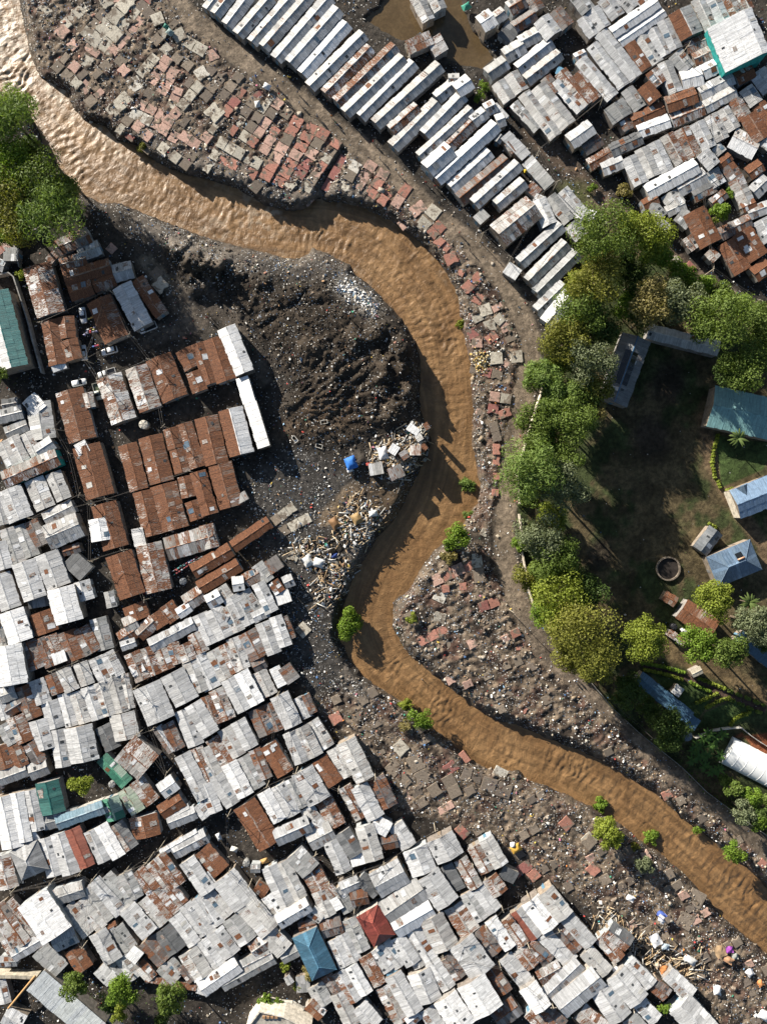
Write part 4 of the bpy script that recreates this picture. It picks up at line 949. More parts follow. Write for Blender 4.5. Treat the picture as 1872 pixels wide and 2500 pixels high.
from collections import Counter
print(Counter(h['o'].name.split('.')[0] for h in HOUSES), Counter(h['label'] for h in HOUSES).most_common(3),'houses', len(HOUSES), 'sheets', N_SHEETS)
# ------------------------------------------------------------------ broken foundations on the cleared ground
def slab_meshes():
    out = []
    for k in range(10):
        pts = []
        rr = random.Random(100 + k)
        worn = .05 if k < 4 else (.16 if k < 8 else .28)
        for cx, cy in ((-.5, -.5), (.5, -.5), (.5, .5), (-.5, .5)):
            a_, b_ = rr.random() ** 2 * worn + .015, rr.random() ** 2 * worn + .015
            p_in = (cx * (1 - 2 * a_), cy); p_out = (cx, cy * (1 - 2 * b_))
            pts += [p_out, p_in] if cx * cy > 0 else [p_in, p_out]
            # worn middle of the following edge
            e = {(-.5, -.5): (rr.uniform(-.2, .2), -.5 + rr.random() ** 2 * worn * .7), (.5, -.5): (.5 - rr.random() ** 2 * worn * .7, rr.uniform(-.2, .2)),
                 (.5, .5): (rr.uniform(-.2, .2), .5 - rr.random() ** 2 * worn * .7), (-.5, .5): (-.5 + rr.random() ** 2 * worn * .7, rr.uniform(-.2, .2))}[(cx, cy)]
            pts.append(e)
        n = len(pts)
        v = [(x, y, .5) for x, y in pts] + [(x * 1.01, y * 1.01, -.9) for x, y in pts] + [(x * .96, y * .96, .56) for x, y in pts]
        f = [tuple(range(2 * n, 3 * n))] + [(i, (i + 1) % n, 2 * n + (i + 1) % n, 2 * n + i) for i in range(n)] + [(n + i, n + (i + 1) % n, (i + 1) % n, i) for i in range(n)]
        out.append(mesh('floor_slab', v, f, M_SLAB))
    return out
SLABS = slab_meshes()
SLAB_POS = []
def slab(parent, px, py, ang, a, b, col, hz=.22, tilt=.02):
    z = gz(px, py)
    x, y = w2(px, py, z)
    v = random.uniform(.8, 1.15)
    put('floor_slab', random.choice(SLABS), parent, (x, y, z + hz * .1 + .06), (random.gauss(0, tilt), random.gauss(0, tilt), ang + random.gauss(0, .02)), (a, b, hz), (col[0] * v, col[1] * v, col[2] * v, 1))
    SLAB_POS.append((px, py))
SLC = {'r': (.385,.185,.140), 'p': (.48,.315,.255), 'g': (.46,.425,.355), 'd': (.17,.14,.115), 'b': (.225,.185,.145), 'm': (.27,.115,.10), 'w': (.54,.51,.45)}
def field(name):
    o = bpy.data.objects.new(name, None); COL.objects.link(o); tag(o, kind='structure'); return o
FN, FE, FS, FW = field('cleared_ground'), field('riverside_ground'), field('river_bend_ground'), field('lower_cleared_ground')
STRIPS = [  # sheet, x0 y0 x1 y1 (centre line), width, cells
 (FN,'B',(500,1420),(745,985),95,'rrppbrr'),(FN,'B',(612,1470),(865,1040),100,'rrrprrr'),(FN,'B',(690,1500),(700,1490),80,'g'),(FN,'B',(775,1400),(955,1085),95,'mmpbr'),(FN,'B',(830,1520),(1060,1165),80,'gbprgbr'),
 (FN,'B',(140,1160),(420,1320),92,'ggggg'),(FN,'B',(85,1255),(380,1410),85,'grrbr'),(FN,'B',(490,1210),(530,1140),80,'pp'),(FN,'B',(1000,1500),(1110,1310),80,'mmm'),(FN,'B',(1130,1500),(1215,1350),88,'gbw'),(FN,'B',(1245,1490),(1340,1345),95,'ppp'),
 (FN,'B',(1350,1560),(1440,1410),90,'rrp'),(FN,'B',(1440,1620),(1490,1550),80,'rr'),(FN,'B',(1560,1630),(1620,1540),80,'pr'),(FN,'B',(60,930),(100,890),130,'g'),(FN,'B',(55,450),(80,440),90,'p'),
 (FN,'A',(770,320),(1010,40),120,'gggg'),(FN,'A',(860,370),(1080,95),110,'gggg'),(FN,'A',(870,465),(1125,180),85,'gppppp'),(FN,'A',(930,560),(980,500),90,'pb'),(FN,'A',(1080,690),(1100,680),110,'w'),(FN,'A',(1155,590),(1245,480),85,'ggg'),
 (FN,'A',(1240,650),(1350,490),85,'pppp'),(FN,'A',(1320,735),(1410,580),88,'pppp'),(FN,'A',(1395,850),(1440,740),80,'gpp'),(FN,'A',(1150,850),(1225,890),80,'pp'),(FN,'A',(1105,930),(1190,970),85,'ww'),(FN,'A',(1270,1010),(1310,935),85,'pp'),(FN,'A',(1330,1050),(1375,970),85,'pp'),
 (FN,'A',(1400,1130),(1420,1090),80,'pp'),(FN,'A',(1500,1110),(1575,1160),85,'pp'),(FN,'A',(910,900),(1020,800),110,'ggg'),(FN,'A',(500,265),(515,250),100,'p'),(FN,'A',(360,90),(375,80),100,'g'),(FN,'A',(540,190),(680,70),85,'gggg'),(FN,'A',(850,30),(880,10),90,'g'),
 (FN,'A',(1440,290),(1460,280),100,'g'),(FN,'A',(1530,350),(1620,400),95,'gg'),(FN,'A',(1265,160),(1290,150),95,'g'),(FN,'A',(720,390),(775,430),60,'pp'),(FN,'A',(1625,600),(1640,590),100,'w'),(FN,'A',(710,500),(720,505),90,'g'),(FN,'A',(590,370),(600,360),80,'p'),(FN,'A',(690,710),(700,700),90,'p'),
 (FE,'G',(30,60),(100,10),95,'ppp'),(FE,'G',(110,160),(190,60),105,'gg'),(FE,'G',(190,230),(240,180),95,'rr'),(FE,'G',(240,300),(290,350),85,'rr'),(FE,'G',(320,440),(345,430),100,'r'),(FE,'G',(410,560),(415,550),50,'r'),(FE,'G',(470,665),(540,600),85,'rr'),(FE,'G',(540,780),(560,740),85,'rr'),
 (FE,'G',(610,850),(650,980),95,'gg'),(FE,'G',(720,930),(725,925),80,'g'),(FE,'G',(640,1090),(680,1060),75,'rr'),(FE,'G',(700,1240),(860,1230),100,'gg'),(FE,'G',(780,1290),(790,1280),70,'p'),(FE,'K',(740,40),(790,20),70,'rr'),(FE,'K',(700,320),(700,410),60,'rr'),(FE,'K',(700,540),(690,670),55,'rr'),(FE,'K',(680,140),(700,220),70,'dd'),
 (FS,'K',(220,1370),(480,1255),95,'prpr'),(FS,'K',(540,1220),(560,1340),90,'gb'),(FS,'K',(245,1510),(250,1500),100,'w'),(FS,'K',(290,1450),(430,1430),60,'rr'),(FS,'K',(600,1590),(680,1560),80,'mr'),(FS,'K',(600,1000),(605,990),60,'g'),(FS,'O',(110,210),(260,130),75,'rrr'),(FS,'O',(235,25),(250,30),95,'g'),(FS,'O',(300,245),(890,260),60,'b--r'),(FS,'O',(920,750),(930,760),75,'r'),
 (FW,'O',(330,1240),(420,1170),100,'mr'),(FW,'O',(460,1290),(540,1310),110,'dd'),(FW,'O',(200,1420),(320,1350),100,'bb'),(FW,'O',(240,1490),(360,1430),100,'bb'),(FW,'O',(50,1200),(110,1320),130,'bb'),(FW,'O',(720,1290),(730,1295),110,'w'),(FW,'O',(640,1380),(760,1420),120,'dd'),(FW,'O',(320,1545),(260,1580),60,'pp'),
 (FW,'N',(1040,850),(1080,830),95,'r'),(FW,'N',(1560,1100),(1600,1060),110,'g'),(FW,'N',(1530,1240),(1620,1330),110,'bb'),(FW,'S',(1260,40),(1270,30),95,'r'),(FW,'S',(1480,410),(1490,420),80,'r'),(FW,'S',(1440,190),(1450,180),100,'b'),(FW,'S',(940,380),(1000,450),90,'mr'),(FW,'S',(400,80),(440,120),80,'rm'),(FW,'S',(870,420),(880,430),80,'m'),
 (FW,'T',(210,170),(220,160),100,'g'),(FW,'T',(240,410),(250,400),90,'r'),(FW,'T',(1080,640),(990,820),130,'bb'),(FW,'T',(1610,360),(1620,350),60,'r'),(FW,'J',(580,890),(700,800),80,'bgg'),(FW,'J',(640,980),(810,890),80,'bgg'),(FW,'J',(715,1190),(720,1180),85,'g'),(FW,'N',(790,130),(800,120),100,'g'),(FW,'E',(1290,640),(1310,660),110,'g'),(FW,'E',(1260,570),(1280,550),90,'b'),(FW,'E',(900,360),(910,350),70,'p'),
 (FW,'H',(1020,510),(1030,520),90,'m'),(FW,'H',(910,460),(920,450),70,'g'),(FW,'H',(1340,710),(1345,715),110,'d'),
]
for par, t, p0, p1, wd, cells in STRIPS:
    a = npx(t, *p0); b = npx(t, *p1); n = len(cells)
    ang = math.atan2(-(b[1] - a[1]), b[0] - a[0])
    L = math.dist(a, b); stepL = L / (n - 1) if n > 1 else 0
    s = wd * ZF / PXM
    for i, ch in enumerate(cells):
        if ch == '-': continue
        q = i / (n - 1) if n > 1 else .5
        slab(par, a[0] + (b[0] - a[0]) * q, a[1] + (b[1] - a[1]) * q, ang, (stepL / PXM * .97 if n > 1 else s) if stepL / PXM < 4.2 else s, s, SLC[ch])
def auto_slabs():
    rp = resample(ROAD, 400)
    tg = np.gradient(rp, axis=0); tg /= np.linalg.norm(tg, axis=1)[:, None]
    s = np.r_[0, np.cumsum(np.hypot(*np.diff(rp, axis=0).T))]
    nfn = nfe = 0
    k = 0; u = 20
    while u < s[-1] and nfn + nfe < 420:
        i = int(np.searchsorted(s, u)); i = min(i, len(rp) - 1)
        x0, y0 = rp[i]; nx_, ny_ = -tg[i][1], tg[i][0]
        d = 38 + random.uniform(0, 8)
        while d < 330:
            px, py = x0 + nx_ * d, y0 + ny_ * d
            pa = np.array([px]); pb = np.array([py])
            if not in_poly(pa, pb, FIELD_N)[0] or sd_poly(pa, pb, RIVER)[0] < 13 or py > 1250: break
            dens = .85 if py < 420 else (.45 if py < 900 else .25)
            if random.random() < dens and min((math.hypot(px - q[0], py - q[1]) for q in SLAB_POS), default=99) > 22:
                red = (math.exp(-((px - 690) ** 2 + (py - 370) ** 2) / 9000) + .12 + .5 * (py > 480))
                ch = random.choice('rrpm') if random.random() < red * .6 else random.choice('pgbbbgpd')
                slab(FN if py < 480 else FE, px, py, math.atan2(-ny_, nx_), 2.85, 2.7 if random.random() < .8 else 1.8, SLC[ch], .26)
                nfn += 1
            d += 27.5
        u += 27 if k % 2 else 31
        k += 1
    for par, poly, dx, dy, step, pr, chs, sg in ((FS, FIELD_S, .9, -.43, 27, .12, 'dbbbrp', 24), (FW, FIELD_SW, .87, -.5, 29, .34, 'ddbbbbdp', 24)):
        xs = [p[0] for p in poly]; ys = [p[1] for p in poly]; n = 0
        for i in range(-60, 61):
            for j in range(-60, 61):
                px = sum(xs) / len(xs) + dx * i * step - dy * j * (step + 3); py = sum(ys) / len(ys) + dy * i * step + dx * j * (step + 3)
                pa = np.array([px]); pb = np.array([py])
                if not in_poly(pa, pb, poly)[0] or sd_poly(pa, pb, RIVER)[0] < 14 or d_line(pa, pb, ROAD)[0] < 36: continue
                if random.random() < pr and n < 150 and min(math.hypot(px - q[0], py - q[1]) for q in SLAB_POS) > sg:
                    slab(par, px + random.uniform(-3, 3), py + random.uniform(-3, 3), math.atan2(-dy, dx), random.uniform(2.2, 2.9), random.uniform(1.8, 2.8), SLC[random.choice(chs)], .22, .05); n += 1
auto_slabs()

# ------------------------------------------------------------------ rubble and rubbish, too many to count
def house_mask(px, py):
    m = np.zeros(px.shape, bool)
    for h in HOUSES:
        o = h['o']; c, s = math.cos(o.rotation_euler.z), math.sin(o.rotation_euler.z)
        x = (px - 936) / PXM - o.location.x; y = (1250 - py) / PXM - o.location.y
        m |= (np.abs(x * c + y * s) < h['L'] / 2 - .2) & (np.abs(-x * s + y * c) < h['W'] / 2 - .2)
    return m
def ground_z(px, py):
    i = np.clip(np.searchsorted(gy, py), 1, ny - 1); j = np.clip(np.searchsorted(gx, px), 1, nx - 1)
    return Z[i, j]
def unit_rows(n):
    v = RNG.normal(size=(n, 3)); return v / np.linalg.norm(v, axis=1)[:, None]
def scatter_pts(n, fn, box=(-90, 1962, -90, 2590)):
    px = RNG.uniform(box[0], box[1], n); py = RNG.uniform(box[2], box[3], n)
    keep = RNG.random(n) < fn(px, py)
    px, py = px[keep], py[keep]
    k = ~house_mask(px, py); px, py = px[k], py[k]
    z = ground_z(px, py); f = (CAM_H - z) / CAM_H
    return px, py, np.stack([(px - 936) / PXM * f, (1250 - py) / PXM * f, z], 1)
def chunks(name, P, size, cols, flat=(.5, 1.0)):
    n = len(P)
    base = np.array([(-1,-1,-.6),(1,-1,-.6),(1,1,-.6),(-1,1,-.6),(-1,-1,.7),(1,-1,.7),(1,1,.7),(-1,1,.7)], np.float32) * .5
    V = base[None] * (1 + RNG.uniform(-.35, .35, (n, 8, 3)))
    V[:, 4:, :2] *= RNG.uniform(.45, .95, (n, 1, 1))
    sc = np.stack([size * RNG.uniform(.6, 1.5, n), size * RNG.uniform(.6, 1.3, n), size * RNG.uniform(*flat, n)], 1)
    V = V * sc[:, None, :]
    a = RNG.uniform(0, 6.28, n); c, s = np.cos(a), np.sin(a)
    X = V[..., 0] * c[:, None] - V[..., 1] * s[:, None]; Y = V[..., 0] * s[:, None] + V[..., 1] * c[:, None]
    V = np.stack([X, Y, V[..., 2]], -1) + P[:, None, :]
    F = np.array([(4,5,6,7),(0,1,5,4),(1,2,6,5),(2,3,7,6),(3,0,4,7)], np.int32)
    F = (F[None] + (np.arange(n) * 8)[:, None, None]).reshape(-1, 4)
    me = fast_mesh(name, V.reshape(-1, 3), F, M_STONE, np.repeat(cols, 8, axis=0))
    return put(name, me)
def chips(name, P, size, cols):
    n = len(P)
    nrm = unit_rows(n) * [1, 1, .6] + [0, 0, 1.0]; nrm /= np.linalg.norm(nrm, axis=1)[:, None]
    t = np.cross(nrm, unit_rows(n)); t /= np.linalg.norm(t, axis=1)[:, None]; b = np.cross(nrm, t)
    asp = RNG.uniform(.35, 1.0, n)
    h = P + [0, 0, .06] + nrm * (size * .15)[:, None]
    A = t * size[:, None] * .5; B = b * (size * asp)[:, None] * .5
    bend = nrm * (size * RNG.uniform(.05, .35, n))[:, None]
    V = np.stack([h - A - B, h + A - B * .7, h + A * .8 + B, h - A + B * .9, h + bend], 1)
    F = np.array([(0,1,4),(1,2,4),(2,3,4),(3,0,4)], np.int32)
    F = (F[None] + (np.arange(n) * 5)[:, None, None]).reshape(-1, 3)
    return put(name, fast_mesh(name, V.reshape(-1, 3), F, M_STUFF, np.repeat(cols, 5, axis=0)))
LITC = np.array([(.66,.66,.64),(.58,.58,.57),(.44,.43,.41),(.30,.29,.27),(.72,.72,.72),(.09,.085,.08),(.05,.05,.05),(.40,.35,.27),(.08,.16,.32),(.20,.32,.45),(.40,.06,.05),(.45,.33,.07),(.05,.24,.16),(.38,.17,.22),(.36,.22,.12)], np.float32)
LITP = np.array([14,12,10,8,6,6,5,10,3,3,2.2,2,1.5,1.2,5]); LITP = LITP / LITP.sum()
def grid_of(a, px, py):
    i = np.clip(np.rint((py - gy[6]) / STEP).astype(int) + 6, 0, ny - 1); j = np.clip(np.rint((px - gx[6]) / STEP).astype(int) + 6, 0, nx - 1)
    return a[i, j]
G_D = sd_poly(PX, PY, RIVER); G_R = d_line(PX, PY, ROAD)
G_F = np.minimum(np.minimum(sd_poly(PX, PY, FIELD_N), sd_poly(PX, PY, FIELD_S)), sd_poly(PX, PY, FIELD_SW))
G_C = sd_poly(PX, PY, COMPOUND); G_H = sd_poly(PX, PY, HEAP)
def litter_density(px, py):
    lit = grid_of(LI, px, py)
    d = grid_of(G_D, px, py)
    return np.where(d > 5, np.clip(lit, 0, 1) ** 1.3 * .9, 0) * (sd_poly(px, py, POND) > 4) * (3.4 * np.clip(fbm(px, py, .04, 4, 200) - .40, 0, 1) + .12) * 1.4
px, py, P = scatter_pts(130000, litter_density)
n = len(P); size = RNG.gamma(2.2, .10, n) + .08
tag(chips('litter', P, size, LITC[RNG.choice(len(LITC), n, p=LITP)] * RNG.uniform(.75, 1.05, (n, 1))), kind='stuff')
def rubble_density(px, py):
    inF = grid_of(G_F, px, py); d = grid_of(G_D, px, py); dr = grid_of(G_R, px, py)
    r = (inF < 4) * .62 * (dr > ROAD_W) + .25 * np.exp(-((dr - 34) / 7) ** 2) + .5 * np.exp(-((d - 14) / 10) ** 2) * (d > 3) + .10
    r = r * (grid_of(G_C, px, py) > 4) * (d > 3) * (2.6 * np.clip(fbm(px, py, .05, 4, 210) - .33, 0, 1) + .06) * 1.5
    return np.clip(r * (1 - .8 * (dr < ROAD_W - 4)), 0, 1)
px, py, P = scatter_pts(62000, rubble_density)
n = len(P); pal = np.array([(.25,.205,.16),(.33,.29,.24),(.18,.145,.115),(.11,.09,.075),(.40,.37,.32),(.30,.16,.12),(.28,.22,.155)], np.float32)
tag(chunks('rubble', P, RNG.gamma(1.5, .15, n) + .10, pal[RNG.choice(7, n, p=[.26,.16,.22,.16,.08,.05,.07])]), kind='stuff')
# clods on the spoil heap
px, py, P = scatter_pts(16000, lambda x, y: np.where(grid_of(G_H, x, y) < 8, .75 * (.2 + 1.5 * fbm(x, y, .06, 3, 220)), 0), (380, 1040, 560, 1120))
n = len(P); pal = np.array([(.040,.032,.025),(.055,.043,.032),(.028,.023,.019),(.08,.062,.045),(.15,.13,.11)], np.float32)
tag(chunks('earth_clods', P, RNG.gamma(1.5, .12, n) + .08, pal[RNG.choice(5, n, p=[.4,.27,.22,.08,.03])], (.4, .9)), kind='stuff')
# scrap and timber sorted on the bend
def scrap(px, py):
    a = np.exp(-(d_line(px, py, [(870,1240),(900,1260),(880,1300),(845,1290)]) / 26) ** 2)
    b = np.exp(-(d_line(px, py, [(925,1130),(975,1090),(1030,1050),(1010,1110),(960,1150)]) / 26) ** 2)
    c = np.exp(-(d_line(px, py, [(755,1345),(790,1380),(830,1400),(800,1440)]) / 30) ** 2)
    d = np.exp(-(d_line(px, py, [(1475,2240),(1500,2260),(1610,2350),(1690,2360)]) / 26) ** 2)
    return np.clip(a + b * .9 + c * .7 + d * .7, 0, 1) * (grid_of(G_D, px, py) > 5)
px, py, P = scatter_pts(30000, scrap, (690, 1740, 1030, 1480))
n = len(P)
cols = np.concatenate([LITC, np.array([(.30,.21,.12),(.42,.32,.20),(.24,.16,.09),(.10,.14,.20),(.5,.5,.5)])])
o = chips('scrap_pile', P + np.abs(RNG.normal(0, .35, (n, 1))) * [0, 0, 1], RNG.gamma(2.0, .20, n) + .15, cols[RNG.choice(len(cols), n, p=np.r_[LITP * .7, np.full(5, .06)])] * RNG.uniform(.35, 1.05, (n, 1)))
tag(o, kind='stuff')
# planks and poles lying in the scrap
def planks():
    m = []; V = []; F = []; Cc = []
    n = 900
    k = 0
    while k < n:
        x, y = (random.uniform(700, 1060), random.uniform(1040, 1480)) if k < 680 else (random.uniform(1440, 1730), random.uniform(2200, 2400))
        if random.random() > scrap(np.array([x]), np.array([y]))[0] * (1 if x < 1100 else .8): continue
        z = gz(x, y); w = w2(x, y, z); L = random.uniform(.9, 4.0); a = random.gauss(.6, .8); el = random.gauss(0, .12)
        M = Matrix.Translation((w[0], w[1], z + random.uniform(.15, .8))) @ Matrix.Rotation(a, 4, 'Z') @ Matrix.Rotation(el, 4, 'Y')
        b = len(V)
        for p in ((-L/2,-.11,-.04),(L/2,-.11,-.04),(L/2,.11,-.04),(-L/2,.11,-.04),(-L/2,-.11,.04),(L/2,-.11,.04),(L/2,.11,.04),(-L/2,.11,.04)): V.append(tuple(M @ Vector(p)))
        F += [(b+4,b+5,b+6,b+7),(b,b+1,b+5,b+4),(b+1,b+2,b+6,b+5),(b+2,b+3,b+7,b+6),(b+3,b,b+4,b+7)]
        Cc += [random.choice([(.34,.24,.14),(.48,.38,.25),(.22,.15,.09),(.52,.51,.48),(.30,.27,.23)])] * 8
        k += 1
    tag(put('scrap_timber', fast_mesh('scrap_timber', V, F, M_STONE, Cc)), kind='stuff')
planks()
# grass tufts along banks and the verge
def grass():
    def dens(px, py):
        d = grid_of(G_D, px, py)
        g = .8 * np.exp(-(np.hypot(px - 1400, py - 480) / 50) ** 2) + .9 * np.exp(-(d_line(px, py, [(1340,1925),(1370,1940)]) / 6) ** 2) + .8 * np.exp(-(d_line(px, py, [(965,1520),(985,1570)]) / 9) ** 2)
        g += .6 * np.exp(-(d_line(px, py, [(1645,1550+140),(1700,1000)]) / 1) ** 2) + .7 * np.exp(-(d_line(px, py, [(1770,690),(1840,720)]) / 12) ** 2) + .7 * np.exp(-(d_line(px, py, [(85,870),(110,900),(60,930),(20,930)]) / 10) ** 2)
        g += .7 * np.exp(-(d_line(px, py, [(50,660),(75,720),(95,820),(115,900)]) / 6) ** 2) + .5 * np.exp(-(d_line(px, py, [(1110,160),(1180,220)]) / 10) ** 2)
        return np.clip(g, 0, 1) * (d > 1)
    px, py, P = scatter_pts(90000, dens)
    n = len(P); a = RNG.uniform(0, 6.28, n); h = RNG.uniform(.25, .7, n); w = RNG.uniform(.05, .14, n); l = RNG.normal(0, .3, (n, 2))
    T = np.stack([np.cos(a), np.sin(a), 0 * a], 1) * w[:, None]
    tip = P + np.stack([l[:, 0], l[:, 1], h], 1)
    V = np.stack([P - T, P + T, tip], 1).reshape(-1, 3); F = np.arange(3 * n).reshape(-1, 3)
    c = np.array([(.06,.11,.025),(.10,.14,.03),(.13,.14,.05)])[RNG.choice(3, n)]
    tag(put('grass', fast_mesh('grass', V, F, M_LEAF, np.repeat(c, 3, axis=0))), kind='stuff')
grass()

def straw():
    px, py, P = scatter_pts(2600, lambda x, y: np.exp(-((x - 1171) ** 2 / 300 + (y - 886) ** 2 / 620)), (1120, 1220, 820, 950))
    n = len(P); tag(chips('straw', P + np.abs(RNG.normal(0, .15, (n, 1))) * [0, 0, 1], RNG.uniform(.2, .6, n), np.array([(.48,.34,.12),(.40,.27,.09),(.55,.45,.22),(.6,.58,.5)])[RNG.choice(4, n)]), kind='stuff')
straw()
px, py, P = scatter_pts(5000, lambda x, y: .9 * np.exp(-(d_line(x, y, [(842,700),(880,722),(905,745)]) / 17) ** 2) * (grid_of(G_D, x, y) > 5), (790, 960, 650, 800))
n = len(P); tag(chips('plastic_litter', P, RNG.gamma(2.2, .11, n) + .1, LITC[RNG.choice([0, 1, 2, 4, 4, 4, 7, 9], n)]), kind='stuff')
def undergrowth():
    g_wall = d_line(PX, PY, WALLLINE)
    belt = [(1480,560),(1560,620),(1700,700),(1880,770),(1880,860),(1700,820),(1570,760),(1500,800),(1450,880),(1420,960),(1400,1080),(1380,1200),(1360,1260),(1380,1370),(1440,1440),(1480,1500),(1440,1560),(1350,1540),(1290,1420),(1275,1280),(1270,1150),(1310,1000),(1345,880),(1390,740),(1410,620)]
    g_b = sd_poly(PX, PY, belt)
    def dens(x, y):
        a = (grid_of(g_b, x, y) < 4) * .75
        b = (grid_of(g_C2, x, y) < -3) * (grid_of(g_wall, x, y) < 46) * (y > 1560) * .9 * (fbm(x, y, .03, 3, 300) > .40)
        c = in_poly(x, y, [(1660,1890),(1720,1870),(1800,1920),(1900,1990),(1900,2060),(1800,2000),(1720,1940)]) * .9
        d = in_poly(x, y, [(-60,280),(60,260),(110,330),(160,440),(190,520),(120,560),(60,570),(-60,580)]) * .9
        e = in_poly(x, y, [(160,2370),(240,2400),(330,2400),(440,2420),(430,2520),(260,2520),(200,2440)]) * .45
        return np.clip(a + b + c + d + e, 0, 1) * (.3 + 1.0 * fbm(x, y, .05, 3, 310))
    px, py, P = scatter_pts(150000, dens)
    n = len(P); hgt = RNG.uniform(.1, 1.7, n) * (.4 + fbm(px, py, .06, 3, 320)); s = RNG.uniform(.16, .34, n)
    nrm = unit_rows(n) * [1, 1, .5] + [0, 0, .8]; nrm /= np.linalg.norm(nrm, axis=1)[:, None]
    t = np.cross(nrm, unit_rows(n)); t /= np.linalg.norm(t, axis=1)[:, None]; b = np.cross(nrm, t)
    c = P + hgt[:, None] * [0, 0, 1]
    V = np.stack([c - t * s[:, None], c - b * s[:, None] * .6, c + t * s[:, None], c + b * s[:, None] * .6], 1).reshape(-1, 3)
    col = np.array([(.06,.11,.022),(.09,.15,.03),(.05,.08,.02),(.14,.17,.04)])[RNG.choice(4, n, p=[.4,.3,.2,.1])]
    tag(put('undergrowth', fast_mesh('undergrowth', V, np.arange(4 * n).reshape(-1, 4), M_LEAF, np.repeat(col, 4, axis=0))), kind='stuff')
g_C2 = G_C
undergrowth()
# ------------------------------------------------------------------ trees
LEAFC = {'feather': ((.140,.215,.050), (.205,.285,.075)), 'olive': ((.160,.172,.030), (.245,.245,.052)), 'green': ((.105,.160,.030), (.165,.225,.050)), 'dark': ((.055,.095,.022), (.100,.150,.035)),
         'bright': ((.125,.215,.025), (.200,.290,.040)), 'grey': ((.150,.180,.095), (.215,.245,.140)), 'yellow': ((.180,.230,.028), (.265,.310,.050)), 'tan': ((.230,.200,.075), (.310,.265,.110))}
LEAF_TOTAL = 0
def crown_mesh(rad, kind, seed, squash=.8):
    """leaf clumps spread over uneven lobes; centre of the crown at the origin"""
    global LEAF_TOTAL
    rg = np.random.default_rng(seed)
    nl = int(np.clip(5 + rad * 2.4, 5, 22))
    C = []
    for i in range(nl):
        a = rg.uniform(0, 6.28); q = rad * math.sqrt(rg.uniform(.02, .62)); zz = rg.uniform(-.30, .55) * rad * squash * (1 - .6 * (q / rad) ** 2)
        C.append((q * math.cos(a), q * math.sin(a), zz, rad * rg.uniform(.24, .44)))
    C.append((0, 0, .25 * rad * squash, rad * .5))
    C = np.array(C)
    n = int(np.clip(rad * rad * 190, 320, 6500))
    li = rg.choice(len(C), n, p=C[:, 3] ** 2 / (C[:, 3] ** 2).sum())
    d = rg.normal(size=(n, 3)); d[:, 2] += .35; d /= np.linalg.norm(d, axis=1)[:, None]
    rr = C[li, 3] * np.where(rg.random(n) < .75, rg.uniform(.82, 1.12, n), rg.uniform(.3, .85, n))
    P = C[li, :3] + d * rr[:, None] * [1, 1, squash]
    s = rg.uniform(.16, .36, n) * (1.0 if rad > 2 else .75)
    nrm = d + rg.normal(0, .55, (n, 3)); nrm /= np.linalg.norm(nrm, axis=1)[:, None]
    if kind == 'feather':
        t = d * [1, 1, .5] + rg.normal(0, .45, (n, 3)); asp = .22; s = s * 2.0
    else:
        t = rg.normal(size=(n, 3)); asp = .62
    t -= nrm * (t * nrm).sum(1)[:, None]; t /= np.linalg.norm(t, axis=1)[:, None] + 1e-6
    b = np.cross(nrm, t)
    A = t * s[:, None]; B = b * (s * asp)[:, None]
    V = np.stack([P - A, P - B * .9 + nrm * .02, P + A, P + B], 1).reshape(-1, 3)
    F = np.arange(4 * n).reshape(-1, 4)
    c0, c1 = [np.array(c) for c in LEAFC[kind]]
    lobe_t = rg.random(len(C))
    mixf = np.clip(.55 * lobe_t[li] + .45 * rg.random(n), 0, 1)[:, None]
    col = (c0 * (1 - mixf) + c1 * mixf) * rg.uniform(.75, 1.2, (n, 1))
    LEAF_TOTAL += n
    return fast_mesh('crown', V, F, M_LEAF, np.repeat(col, 4, axis=0)), C
def trunk_mesh(h, rad, C, zc):
    m = MB(); r = max(.07, rad * .055)
    m.tube((0, 0, -.4), (0, 0, h), r * 1.3, r * .8, 7)
    for c in C[:7]: m.tube((0, 0, h * random.uniform(.8, 1.0)), (c[0] * .9, c[1] * .9, zc + c[2]), r * .55, r * .12, 5, cap=False)
    return m.me('trunk', M_BARK)
